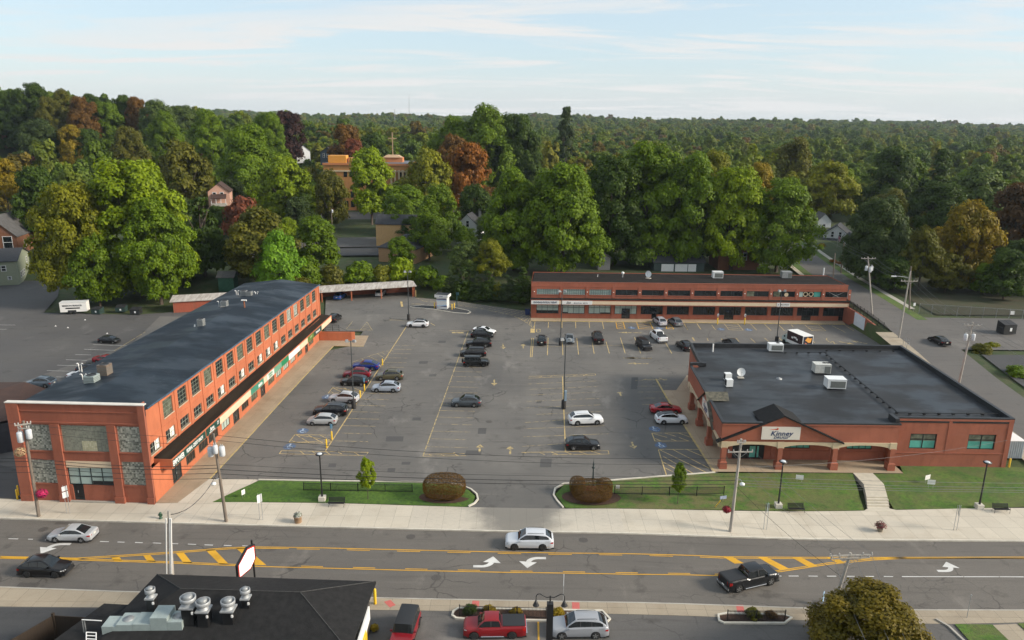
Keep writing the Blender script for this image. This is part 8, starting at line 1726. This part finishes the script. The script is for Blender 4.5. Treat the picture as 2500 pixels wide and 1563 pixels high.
# ==== trees
def leaf_mat(name,forest=False):
 g = NT(name,0.6);oi = g.t.nodes.new('ShaderNodeObjectInfo');at_ = g.t.nodes.new('ShaderNodeAttribute');at_.attribute_name = 'tone'
 if forest:
  rp = g.t.nodes.new('ShaderNodeValToRGB');g.t.links.new(oi.outputs['Random'],rp.inputs[0]);e = rp.color_ramp.elements
  cols = [(0,(.050,.095,.010)),(.22,(.090,.150,.012)),(.42,(.058,.105,.016)),(.62,(.130,.175,.014)),(.76,(.085,.135,.018)),(.90,(.155,.165,.018)),(.96,(.110,.094,.018)),(1,(.110,.075,.02))]
  while len(e) < len(cols): e.new(.5)
  for el,(p_,c_) in zip(e,cols): el.position = p_;el.color = (*c_,1)
  base = rp.outputs['Color']
 else: base = oi.outputs['Color']
 dark = g.mix(1.0,base,(.46,.54,.55),'MULTIPLY');lite = g.mix(1.0,base,(1.75,1.5,.85),'MULTIPLY')  # random leaf tones; the pale end also paints highlights into the crowns
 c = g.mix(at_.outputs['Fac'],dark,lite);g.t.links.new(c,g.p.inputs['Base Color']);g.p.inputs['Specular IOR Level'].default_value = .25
 tr = g.t.nodes.new('ShaderNodeBsdfTranslucent');g.t.links.new(g.mix(1.0,c,(1.25,1.25,.5),'MULTIPLY'),tr.inputs['Color']);ms = g.t.nodes.new('ShaderNodeMixShader');ms.inputs[0].default_value = .28
 g.t.links.new(g.p.outputs[0],ms.inputs[1]);g.t.links.new(tr.outputs[0],ms.inputs[2]);g.t.links.new(ms.outputs[0],g.t.nodes['Material Output'].inputs['Surface']);return g.m
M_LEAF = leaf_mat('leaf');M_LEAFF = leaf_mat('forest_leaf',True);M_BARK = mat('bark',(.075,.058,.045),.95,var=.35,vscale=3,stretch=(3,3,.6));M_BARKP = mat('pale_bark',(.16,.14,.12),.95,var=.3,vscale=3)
def crown_mesh(name,seed,kind,nq,leaf,ncl=70):
 """crown of leaf quads gathered in clumps; unit size: 1 across, 1 high, base at 0"""
 rg = np.random.default_rng(seed);C_,R_ = [],[]
 for i in range(ncl):
  if kind in ('round','lobed','tall','wide'):
   zc_ = .07 + .87 * ((i + rg.uniform(0,1)) / ncl);a = rg.uniform(0,2 * math.pi);pr = max(.06,math.sin(math.pi * min(1,zc_ * .80 + .20))) ** .62
   rr = (rg.uniform(.72,1.0) if i % 5 else rg.uniform(.1,.6)) * pr;p_ = np.array([math.cos(a) * .385 * rr,math.sin(a) * .385 * rr,zc_]);f = 1 + .2 * math.sin(3 * a + seed + zc_ * 3) + .13 * math.sin(9 * zc_ + seed * 2) + rg.uniform(-.06,.14);p_[:2] *= f;u = np.array([math.cos(a),math.sin(a),0])
   if kind == 'tall': p_[:2] *= .62 + .5 * (1 - abs(p_[2] - .45))
   if kind == 'lobed': p_[2] += .05 * rg.uniform(-1,1)
   r_ = rg.uniform(.05,.125) * (.85 if kind == 'lobed' else 1)
  elif kind == 'cone': z = 1 - math.sqrt(rg.uniform(0,1));a = rg.uniform(0,2 * math.pi);q = (1 - z) * .42 * rg.uniform(.45,1);p_ = np.array([math.cos(a) * q,math.sin(a) * q,z * .95 + .02]);r_ = .05 + .07 * (1 - z)
  elif kind == 'pine': z = min(1,rg.integers(2,13) / 12 + rg.uniform(-.03,.03));a = rg.uniform(0,2 * math.pi);q = (1.12 - z) * .46 * rg.uniform(.2,1);p_ = np.array([math.cos(a) * q,math.sin(a) * q,z + rg.uniform(-.02,.02)]);r_ = .09
  elif kind == 'shrub': u = rg.normal(size=3);u /= np.linalg.norm(u);u[2] = abs(u[2]);rr = rg.uniform(.4,.85);p_ = np.array([u[0] * .42 * rr,u[1] * .42 * rr,.12 + u[2] * .7 * rr]);r_ = rg.uniform(.12,.2)
  else:
   p_ = np.array([0,0,0]);r_ = 0
  C_.append(p_);R_.append(r_)
 C_ = np.array(C_);R_ = np.array(R_)
 if kind == 'clipped':
  u = rg.normal(size=(nq,3));u /= np.linalg.norm(u,axis=1)[:,None];k = 2.6;s = (np.abs(u) ** k).sum(1) ** (-1 / k);nrm = np.sign(u) * np.abs(u * s[:,None]) ** (k - 1);nrm /= np.linalg.norm(nrm,axis=1)[:,None];nrm += rg.normal(0,.4,(nq,3));nrm /= np.linalg.norm(nrm,axis=1)[:,None];pos = u * s[:,None] * .5 * (1 + rg.normal(0,.022,(nq,1))) + np.array([0,0,.5]);ctone = rg.uniform(.0,1.0,nq);flatn = np.ones(nq)
 else:
  w = R_ ** 2;idx = rg.choice(ncl,nq,p=w / w.sum());u = rg.normal(size=(nq,3));u /= np.linalg.norm(u,axis=1)[:,None];low = u[:,2] < -.25;u[low,2] *= -1
  rad = R_[idx] * rg.uniform(.5,1.22,nq);sc_ = np.ones((nq,3))
  if kind in ('cone','pine'): sc_[:,2] = .45
  pos = C_[idx] + u * rad[:,None] * sc_;ctone = rg.uniform(.2,.8,ncl)[idx];out_ = pos - np.array([0,0,.45]);out_ /= np.linalg.norm(out_,axis=1)[:,None] + 1e-9;nrm = u * .85 + out_ * .4 + rg.normal(0,.38,(nq,3));nrm[:,2] += .12;nrm /= np.linalg.norm(nrm,axis=1)[:,None]
 t1 = np.cross(nrm,rg.normal(size=(nq,3)));t1 /= np.linalg.norm(t1,axis=1)[:,None];t2 = np.cross(nrm,t1);s = leaf * rg.uniform(.6,1.35,nq)[:,None];a,b = t1 * s,t2 * s * rg.uniform(.5,.85,nq)[:,None];sag = nrm * s * .18
 V = np.stack([pos - a - sag,pos - b,pos + a - sag,pos + b],1).reshape(-1,3);me = bpy.data.meshes.new(name);me.vertices.add(nq * 4);me.loops.add(nq * 4);me.polygons.add(nq)
 me.vertices.foreach_set('co',V.astype(np.float32).ravel());me.loops.foreach_set('vertex_index',np.arange(nq * 4,dtype=np.int32));me.polygons.foreach_set('loop_start',np.arange(0,nq * 4,4,dtype=np.int32));me.update(calc_edges=True)
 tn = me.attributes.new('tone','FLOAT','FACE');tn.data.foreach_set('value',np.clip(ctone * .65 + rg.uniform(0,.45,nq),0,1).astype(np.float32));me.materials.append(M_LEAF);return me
def trunk_mesh(seed,limbs=6,spread=.3):
 rn = random.Random(seed);m = MB();m.tube([(0,0,-.03),(.01,.005,.25),(-.01,.01,.55),(.01,0,.85)],[.030,.022,.014,.004],8)
 for i in range(limbs):
  z = rn.uniform(.26,.55);a = i * 2.4 + rn.uniform(-.4,.4);q = spread * rn.uniform(.6,1);m.tube([(0,0,z),(math.cos(a) * q * .5,math.sin(a) * q * .5,z + .14),(math.cos(a) * q,math.sin(a) * q,z + .32)],[.012,.008,.003],5)
 me = m.mesh('trunk');me.materials.append(M_BARK);return me
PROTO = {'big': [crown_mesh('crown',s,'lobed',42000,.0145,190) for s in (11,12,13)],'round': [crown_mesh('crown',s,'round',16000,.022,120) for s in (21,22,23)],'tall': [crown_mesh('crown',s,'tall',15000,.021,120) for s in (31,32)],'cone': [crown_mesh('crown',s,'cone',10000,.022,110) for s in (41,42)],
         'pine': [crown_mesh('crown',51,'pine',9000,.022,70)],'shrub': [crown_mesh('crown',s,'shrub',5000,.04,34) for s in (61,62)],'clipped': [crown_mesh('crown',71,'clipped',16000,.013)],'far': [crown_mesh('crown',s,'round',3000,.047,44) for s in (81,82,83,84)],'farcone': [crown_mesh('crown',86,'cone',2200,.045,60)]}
TRUNKS = [trunk_mesh(s) for s in (1,2,3)]
COL = {'dark': (.038,.074,.007),'green': (.088,.155,.004),'bright': (.150,.225,.004),'lime': (.12,.26,.016),'yellowgreen': (.150,.170,.010),'yellow': (.25,.19,.014),'gold': (.20,.160,.010),'orange': (.215,.088,.014),'rust': (.115,.062,.014),'maroon': (.030,.011,.012),'olive': (.090,.098,.012),'bluegreen': (.040,.068,.022),'pale': (.075,.12,.035),'redbush': (.15,.05,.035),'brown': (.07,.038,.014),'hedge': (.100,.056,.014)}
WORDS = {'dark': 'dark green','green': 'green','bright': 'bright green','lime': 'vivid lime green','yellowgreen': 'yellow green','yellow': 'yellow','gold': 'golden','orange': 'orange','rust': 'rust brown','maroon': 'deep maroon','olive': 'olive green','bluegreen': 'blue green','pale': 'pale green','redbush': 'reddish','brown': 'dark brown','hedge': 'russet'}
rnt = random.Random(5);PLACED = []
def tree(kind,x,y,z,w,h,col,label,name=None,cat='tree',group=None,trunk=True,cb=None,d2=1.0):
 nm = name or {'cone': 'conifer_tree','pine': 'pine_tree','shrub': 'shrub','clipped': 'clipped_bush'}.get(kind,'deciduous_tree');t = thing(nm,label,cat,(x,y,z),0,group)
 if cb is None and kind in ('big','round') and h > 1.3 * w: cb = 1 - 1.3 * w / h
 cb = cb if cb is not None else {'cone': .04,'farcone': .04,'pine': .12,'shrub': 0.0,'clipped': 0.0,'tall': .06,'far': 0.0,'big': .03}.get(kind,.06);me = rnt.choice(PROTO[kind]);o = bpy.data.objects.new('crown',me);C.objects.link(o);o.parent = t
 o.location = (0,0,h * cb);o.scale = (w,w * d2,h * (1 - cb));o.rotation_euler = (0,0,rnt.uniform(0,6.28) if kind != 'clipped' else 0);c = COL[col] if isinstance(col,str) else col;k = rnt.uniform(.9,1.1);o.color = (c[0] * k,c[1] * k,c[2] * k,1)
 if trunk:
  tr = bpy.data.objects.new('trunk',rnt.choice(TRUNKS));C.objects.link(tr);tr.parent = t;s = max(w,h * .55) * 1.0;tr.scale = (min(w,h) * .9,min(w,h) * .9,h * .9);tr.rotation_euler = (0,0,rnt.uniform(0,6.28))
 PLACED.append((x,y,w));return t
def tpx(kind,px,top,Y,wpx,col,label,**k):
 """tree by the middle and top of its crown in the reduced view, its distance, its width there"""
 c_ = aty(px * D_,top * D_,Y);g0 = land(c_.x,Y) - .2;return tree(kind,c_.x,Y,g0,wpx * D_ * Y * 1.03 / CAM_F,max(2,c_.z - g0),col,label,**k)
NEAR = [('big',155,440,172,190,'yellowgreen','broad tree with yellowing leaves over the cargo trailer'),('big',300,388,180,270,'bright','biggest bright green tree above the dumpsters'),('big',355,480,172,170,'green','green tree leaning over the shed end of the dumpsters'),('round',215,560,168,120,'green','low green tree directly over the white trailer'),
 ('cone',462,415,190,150,'dark','tall dark spruce between the big left tree and the olive tree'),('round',605,493,186,175,'olive','broad olive green tree behind the mill roof'),('round',652,548,179,118,'lime','vivid lime green tree right behind the mill'),('round',742,515,196,130,'green','green tree between the lime tree and the pole'),
 ('round',425,338,272,145,'olive','dome shaped olive tree with orange tinge behind the spruce'),('big',580,300,300,165,'green','tall green tree above the pink house'),('round',75,398,232,120,'dark','dark tree behind the yellowing one at left'),('round',2,378,240,70,'gold','golden orange tree cut by the left edge'),('shrub',562,432,246,95,'redbush','reddish small tree beside the pink house'),
 ('round',668,372,275,140,'bright','bright green tree before the left end of the school'),('tall',776,402,268,85,'olive','thin olive tree in front of the school wall'),('round',872,352,280,115,'bright','bright green tree with visible limbs in front of the school'),('round',1012,355,288,125,'yellowgreen','yellow green tree at the right end of the school'),('round',955,440,262,130,'green','green tree over the ochre house'),
 ('round',1105,343,300,125,'orange','bright orange tree behind the white gable house'),('round',1068,320,318,90,'rust','rust coloured tree behind the orange one'),('tall',1032,440,232,110,'green','green tree standing right of the ochre house'),('round',945,560,202,72,'green','young green tree before the low black hip roof'),
 ('big',1145,262,345,170,'green','tallest green tree on the centre skyline'),('big',1220,275,350,130,'dark','dark tree beside the tallest centre tree'),('big',1070,285,352,120,'green','green tree left of the tallest centre tree'),('round',1192,480,206,84,'dark','dark tree between white gable house and rear shops'),
 ('big',1215,412,202,165,'green','first of the tall row behind the rear shops'),('big',1335,394,197,210,'green','tall lumpy green tree behind the west end of rear shops'),('big',1455,375,212,180,'dark','deep green tree in the middle of the tall row'),('big',1535,344,216,205,'green','tallest tree of the row behind the rear shops'),('big',1640,378,210,185,'green','full green tree above the white garage doors'),('big',1745,402,206,165,'bright','bright green tree above the brown brick house'),('big',1855,428,204,180,'green','last green tree of the row beside the side street'),('round',1795,388,232,95,'gold','golden tree top peeping over the tall row'),('round',1690,358,260,100,'yellowgreen','yellow green dome behind the tall row'),
 ('round',1965,384,292,135,'yellowgreen','round yellow green tree above the porch house'),('tall',1880,332,330,115,'olive','olive tree behind the round yellow green one'),('round',2118,352,300,125,'dark','dark tall tree right of the yellow green dome'),('pine',2228,362,300,110,'dark','dark pine behind the pale green tree'),('round',2322,395,255,165,'pale','pale soft green tree at the right'),('big',2088,472,190,155,'bluegreen','blue green tree shading the side street walk'),('tall',2297,476,184,140,'gold','tall golden yellow tree by the chain link fence'),('round',2190,540,181,95,'olive','thin olive tree with bare limbs by the chain link fence'),('round',2415,440,205,140,'brown','dark brown tree at the right edge'),('round',2405,570,186,110,'dark','dark green tree over the dark house at right'),('big',2232,440,232,170,'dark','dark green tree behind the golden one'),('round',2040,545,222,70,'dark','low dark tree beside the porch house'),
 ('big',16,222,440,95,'dark','dark tree at the far left skyline'),('big',74,200,440,92,'dark','highest dark tree on the left hilltop'),('big',112,232,430,74,'olive','olive tree just right of the hilltop tree'),('big',146,217,445,74,'olive','brown green tree on the hilltop'),('big',188,232,430,84,'rust','rusty olive tree on the hill crest'),('big',212,224,450,62,'dark','deep green tree on the hill crest'),('big',250,246,440,84,'green','green tree where the hill crest dips'),('big',287,227,455,62,'dark','dark tree with rounded top right of the crest dip'),('big',318,231,450,58,'rust','rust topped tree beside the rounded dark one'),('big',368,241,440,100,'pale','pale green tree at the right end of the hill'),('big',88,286,370,108,'bluegreen','grey green dome tree on the hillside'),('round',162,298,372,70,'gold','golden olive tree on the hillside'),('round',205,308,376,80,'dark','dark tree left of the cupola house'),('big',300,303,360,100,'olive','olive brown tree on the lower hillside'),('big',385,270,400,84,'green','green tree under the pale one on the hill'),('big',488,268,372,110,'green','broad green tree before the copper beech, left one'),('big',632,268,372,90,'green','broad green tree before the copper beech, right one'),('round',52,368,350,105,'maroon','dark maroon tree below the grey green dome'),('big',430,252,520,95,'pale','far pale green tree beyond the hill'),
 ('pine',1338,262,430,78,'bluegreen','lone tall pine on the centre skyline'),('round',675,266,430,88,'maroon','dark maroon copper beech on the skyline'),('round',815,298,390,90,'rust','rust brown round tree beyond the slate blue house'),('round',832,330,356,52,'redbush','red topped tree right of the slate blue house'),('round',880,318,400,90,'dark','dark tree behind the school cross'),('round',508,487,252,62,'dark','small dark tree hiding the foot of the pink house'),('round',2390,592,173,115,'dark','dark tree at the right edge behind the chain link fence'),('round',2335,625,178,80,'green','small green tree right of the golden one'),('round',2246,600,180,95,'olive','low olive tree left of the golden one'),('round',2120,610,180,95,'dark','dark tree at the corner of the chain link fence'),('round',2470,560,180,130,'dark','dark tree cut by the right edge'),('round',2135,575,202,135,'dark','dark tree behind the thin olive tree'),('round',2345,610,194,115,'dark','dark tree right of the golden one'),('round',2255,560,206,120,'brown','brown tree close behind the golden one'),('big',2390,500,222,130,'dark','tall dark tree in the right hand corner of the wood'),('round',2300,500,236,120,'bluegreen','blue green tree deep behind the golden one')]
for k in NEAR:
 if k[4]: tpx(*k)
for px,top,Y,w,col,lb in ((722,590,187,90,'green','first green shrub behind the carport'),(778,612,188,80,'olive','olive shrub spilling onto the carport roof'),(845,600,191,85,'green','green shrub behind the middle of the carport'),(900,612,192,70,'yellowgreen','yellowish shrub behind the carport'),(945,590,193,75,'bright','bright shrub at the carport end'),(1010,612,190,70,'green','green shrub between carport and bank'),(700,640,181,80,'olive','low olive vine shrub at the west end of the carport'),(1045,640,186,50,'green','small green shrub on the grass bank')): tpx('shrub',px,top,Y,w,col,lb,trunk=False,cat='shrub')
NTH = ['first','second','third','fourth','fifth','sixth','seventh']
for px,top,w,col in ((1062,632,60,'bluegreen'),(1095,612,70,'dark'),(1128,640,64,'bluegreen'),(1152,620,72,'dark'),(1198,632,84,'bluegreen'),(1235,622,80,'dark'),(1262,640,50,'dark')): tpx('cone',px,top,181.5 - (px - 1060) * .03,w,col,f'{WORDS[col]} spruce on the grass bank, {NTH[(px - 1060) // 30]} of seven counted from the carport',cb=0.0)
tpx('shrub',1178,655,178,34,'yellowgreen','bright yellow green sapling among the bank spruces',trunk=False,cat='shrub')
# lawn trees, clipped bushes, planting
def sapling(label,base,w,h,col): tree('tall',base.x,base.y,base.z,w,h,col,label,name='young_tree',cb=.28)
sapling('slim young tree on the left lawn',z2(1128,1398),2.1,5.2,'bright');sapling('slim young tree on the middle lawn',z3(1718,1425),1.9,4.9,'green')
c_ = z2(1830,1395);tree('clipped',c_.x,c_.y + .6,.03,4.9,2.7,'hedge','russet clipped bush at the left of the driveway',cat='bush',trunk=False,d2=.75);c_ = z3(925,1390)
for dx_,dy_,w,hh in ((0,-.3,4.7,1.55),(-1.6,.35,1.9,2.1),(1.6,.35,1.9,1.9)): tree('clipped',c_.x + dx_,c_.y + .9 + dy_,.03,w,hh,'hedge',{0: 'low russet clipped bush in front of the monument'}.get(dx_,'russet clipped bush left of the monument' if dx_ < 0 else 'russet clipped bush right of the monument'),cat='bush',trunk=False)
for nm,f,x,y,rx,ry in (('mulch',z2,1830,1400,3.0,1.5),('mulch',z3,925,1400,3.5,1.9)): c_ = f(x,y);struct(MB().face([(c_.x + rx * math.cos(t),c_.y + .5 + ry * math.sin(t),.085) for t in np.linspace(0,6.28,25)[:-1]]).build('mulch_bed',M_MULCH))
bt_ = aty(2165,1412,52.5);tree('big',aty(2128,1500,52.5).x,52.5,-.6,10.8,bt_.z - .75,(.105,.088,.008),'large bush like tree turning bronze in the near right corner',cb=.04)
for p_,w,col,lb in ((bc(370,965),1.5,'dark','dark green round shrub on the garden island'),(bc(548,965),1.3,'yellow','first yellow flowering shrub on the garden island'),(bc(792,985),1.35,'yellow','second yellow flowering shrub on the garden island'),(bc(1180,985),1.3,'yellow','yellow flowering shrub right of the double lamp'),(br(512,1000),1.7,'olive','olive shrub on the small garden island'),(br(640,1000),1.2,'rust','rust coloured shrub on the small garden island'),(bm(1175,1415),1.0,'yellow','yellow flowers by the restaurant wall'),(gp(2395,868,1.4),4.5,'olive','olive shrub bed across the side street'),(gp(2420,856,1.4),3.5,'yellowgreen','yellow green shrub across the side street'),(gp(2480,925,.6),4.5,'green','green shrub in the island at the right edge'),(gp(2005,605,4),3.0,'yellow','yellow bush below the white porch')): tree('shrub',p_.x,p_.y,p_.z,w,w * .62,col,lb,cat='shrub',trunk=False)
for p_,w in ((gp(2033,640,4),2.2),(gp(2046,645,4),2.0)): tree('shrub',p_.x,p_.y,p_.z,w,1.0,'orange','orange flower clump beside the flag',cat='flowers',trunk=False,group='orange flower clumps by the flag')
# middle distance: individual trees on the slopes and between the houses
def proj(x,y,z): v = Vector((x,y,z - CAM_H));k = v.dot(_fw);return PW / 2 + CAM_F * v.dot(_rt) / k,PH / 2 - CAM_F * v.dot(_up) / k
KEEP = [(748,370,828,412,318),(918,376,957,430,318),(812,432,882,505,318),(885,315,905,362,318),(200,345,250,382,400),(488,430,530,486,262),(757,350,795,378,420),(695,355,722,378,430),(1080,482,1122,535,240),(892,515,968,600,214),(1948,535,2020,612,240),(738,320,768,335,640),(1945,390,1975,400,640),(778,508,882,606,300),(0,575,70,700,186),(0,480,40,560,226),(1712,585,1780,640,203),(1550,605,1690,646,200),(1900,610,2045,720,200),(255,312,270,330,455),(0,335,40,365,440),(2420,690,2450,735,184)]
kinds = ['dark'] * 5 + ['green'] * 9 + ['bluegreen'] * 3 + ['olive'] * 4 + ['pale'] * 2 + ['yellowgreen'] * 2 + ['rust','brown','gold','bright','bright']
def blocked(x,y,w,h,z):
 cx,ty_ = proj(x,y,z + h);r_ = w / 2 * CAM_F / y;by_ = proj(x,y,z)[1]
 for x0,y0,x1,y1,Y in KEEP:
  if y < Y + 3 and cx + r_ * .85 > x0 * D_ and cx - r_ * .85 < x1 * D_ and ty_ < y1 * D_ and by_ > y0 * D_: return True
 return False
def street(x,y): e = st_x(y);return y < 420 and e - 14 < x < e + 6
ORD = ['slope','hollow','rise','edge'];n_mid = 0;tries = 0
while n_mid < 252 and tries < 15000:
 tries += 1;y = 188 + (rnt.random() ** 1.45) * 345;hx = y * .72;x = rnt.uniform(-hx,hx)
 if y < pl(YB,x) + 10 or (y < 205 and 0 < x < 80) or (y < 200 and x > 88 and rnt.random() < .5) or (x < -100 and y < 215): continue
 w = rnt.uniform(8.5,14.5);h = w * rnt.uniform(.9,1.35);z = land(x,y) - .2
 if street(x,y) or blocked(x,y,w,h,z) or any((x - a) ** 2 + (y - b) ** 2 < (.31 * (w + c_)) ** 2 for a,b,c_ in PLACED): continue
 px,py = proj(x,y,z + h)
 if py < (200 if px < 700 else 262) * D_ and not (x < -150): h *= .8;px,py = proj(x,y,z + h)
 if x > -60 and py < 268 * D_ + px * .014: continue
 col = rnt.choice(kinds);kd = 'farcone' if rnt.random() < .07 else rnt.choice(['round','round','tall'])
 tree(kd,x,y,z,w,h,col,f'{WORDS[col]} tree in the wooded belt behind the shops',name='woodland_tree',group='trees of the wooded belt',trunk=y < 300);n_mid += 1
# the wood beyond: one mass of instanced crowns
fpts,fsc = [],[];rf_ = np.random.default_rng(3);y = 175.0
while y < 2900:
 sp_ = 10.5 + max(0,y - 300) * .0048;hx = 130 + y * .80;n = int(2 * hx / sp_)
 for i in range(n):
  x = -hx + (i + rf_.uniform(-.45,.45)) * sp_;yy = y + rf_.uniform(-.5,.5) * sp_
  if yy < 300 and abs(x) < yy * .74 + 12: continue
  if yy < 520 and (street(x,yy) or blocked(x,yy,12,12,land(x,yy)) or any((x - a) ** 2 + (yy - b) ** 2 < (.30 * (11 + c_)) ** 2 for a,b,c_ in PLACED)): continue
  if yy < 430 and rf_.random() < .25: continue
  w = sp_ * rf_.uniform(1.15,1.85);h = min(30,9 + rf_.uniform(0,8) + 3 * math.sin(x / 47 + yy / 61) + (rf_.uniform(4,9) if rf_.random() < .10 else 0));z = land(x,yy)
  if proj(x,yy,z + h)[1] < 262 * D_ and x > -150 and yy < 600: h *= .75
  fpts.append((x,yy,z - .5));fsc.append((w,w,h))
 y += sp_ * .9
me = bpy.data.meshes.new('wood');me.from_pydata(fpts,[],[]);a_ = me.attributes.new('sc','FLOAT_VECTOR','POINT');a_.data.foreach_set('vector',np.array(fsc,dtype=np.float32).ravel())
fo = bpy.data.objects.new('woodland',me);C.objects.link(fo);tag(fo,'unbroken mixed woodland stretching to the horizon','woodland',None,'stuff')
gt = bpy.data.node_groups.new('woodland','GeometryNodeTree');gt.interface.new_socket('Geometry',in_out='INPUT',socket_type='NodeSocketGeometry');gt.interface.new_socket('Geometry',in_out='OUTPUT',socket_type='NodeSocketGeometry');N_ = gt.nodes;L_ = gt.links;gi,go_ = N_.new('NodeGroupInput'),N_.new('NodeGroupOutput');join = N_.new('GeometryNodeJoinGeometry');na = N_.new('GeometryNodeInputNamedAttribute');na.data_type = 'FLOAT_VECTOR';na.inputs['Name'].default_value = 'sc'
srcs = []
for i,(kd,mesh_) in enumerate([('far',m_) for m_ in PROTO['far']] + [('farcone',PROTO['farcone'][0])]):
 x,y = -40 + i * 60,436 + i * 5;z = land(x,y) - .2;t = thing('woodland_tree',f'{WORDS[["green", "dark", "olive", "bluegreen", "dark"][i]]} tree in the wooded belt behind the shops','tree',(x,y,z),0,'trees of the wooded belt');o = bpy.data.objects.new('crown',mesh_);C.objects.link(o);o.parent = t;o.scale = (11,11,13);o.color = (*COL[['green','dark','olive','bluegreen','dark'][i]],1);srcs.append(o)
cut = [.0,.27,.52,.76,.96,1.0];rv = N_.new('FunctionNodeRandomValue');rv.data_type = 'FLOAT';rv.inputs['Seed'].default_value = 4;ry_ = N_.new('FunctionNodeRandomValue');ry_.data_type = 'FLOAT';ry_.inputs['Seed'].default_value = 9;ry_.inputs[3].default_value = 6.283;cx_ = N_.new('ShaderNodeCombineXYZ');L_.new(ry_.outputs[1],cx_.inputs[2])
for i,o in enumerate(srcs):
 oi = N_.new('GeometryNodeObjectInfo');oi.inputs['Object'].default_value = o;oi.transform_space = 'ORIGINAL';sm = N_.new('GeometryNodeSetMaterial');sm.inputs['Material'].default_value = M_LEAFF;L_.new(oi.outputs['Geometry'],sm.inputs['Geometry'])
 lo_ = N_.new('FunctionNodeCompare');lo_.operation = 'GREATER_EQUAL';lo_.inputs[1].default_value = cut[i];hi_ = N_.new('FunctionNodeCompare');hi_.operation = 'LESS_THAN';hi_.inputs[1].default_value = cut[i + 1];L_.new(rv.outputs[1],lo_.inputs[0]);L_.new(rv.outputs[1],hi_.inputs[0]);an_ = N_.new('FunctionNodeBooleanMath');L_.new(lo_.outputs[0],an_.inputs[0]);L_.new(hi_.outputs[0],an_.inputs[1])
 ip = N_.new('GeometryNodeInstanceOnPoints');L_.new(gi.outputs[0],ip.inputs['Points']);L_.new(an_.outputs[0],ip.inputs['Selection']);L_.new(sm.outputs[0],ip.inputs['Instance']);L_.new(na.outputs['Attribute'],ip.inputs['Scale']);L_.new(cx_.outputs[0],ip.inputs['Rotation']);L_.new(ip.outputs[0],join.inputs[0])
L_.new(join.outputs[0],go_.inputs[0]);md = fo.modifiers.new('woodland','NODES');md.node_group = gt
print('mid trees',n_mid,'wood points',len(fpts))
# -- thin autumn haze over the whole place
m = MB();m.prism([(-2600,-120),(2600,-120),(2600,3100),(-2600,3100)],-2.5,110);hz = m.build('haze',M_BLACK);tag(hz,'thin pale autumn haze over the town and the woods','haze',None,'stuff')
hm = bpy.data.materials.new('thin_haze');hm.use_nodes = True;hn = hm.node_tree;hn.nodes.clear();ov = hn.nodes.new('ShaderNodeOutputMaterial');pv = hn.nodes.new('ShaderNodeVolumePrincipled');pv.inputs['Color'].default_value = (.74,.87,1,1);pv.inputs['Density'].default_value = .000065;pv.inputs['Anisotropy'].default_value = .2;hn.links.new(pv.outputs[0],ov.inputs['Volume']);hz.data.materials.clear();hz.data.materials.append(hm)
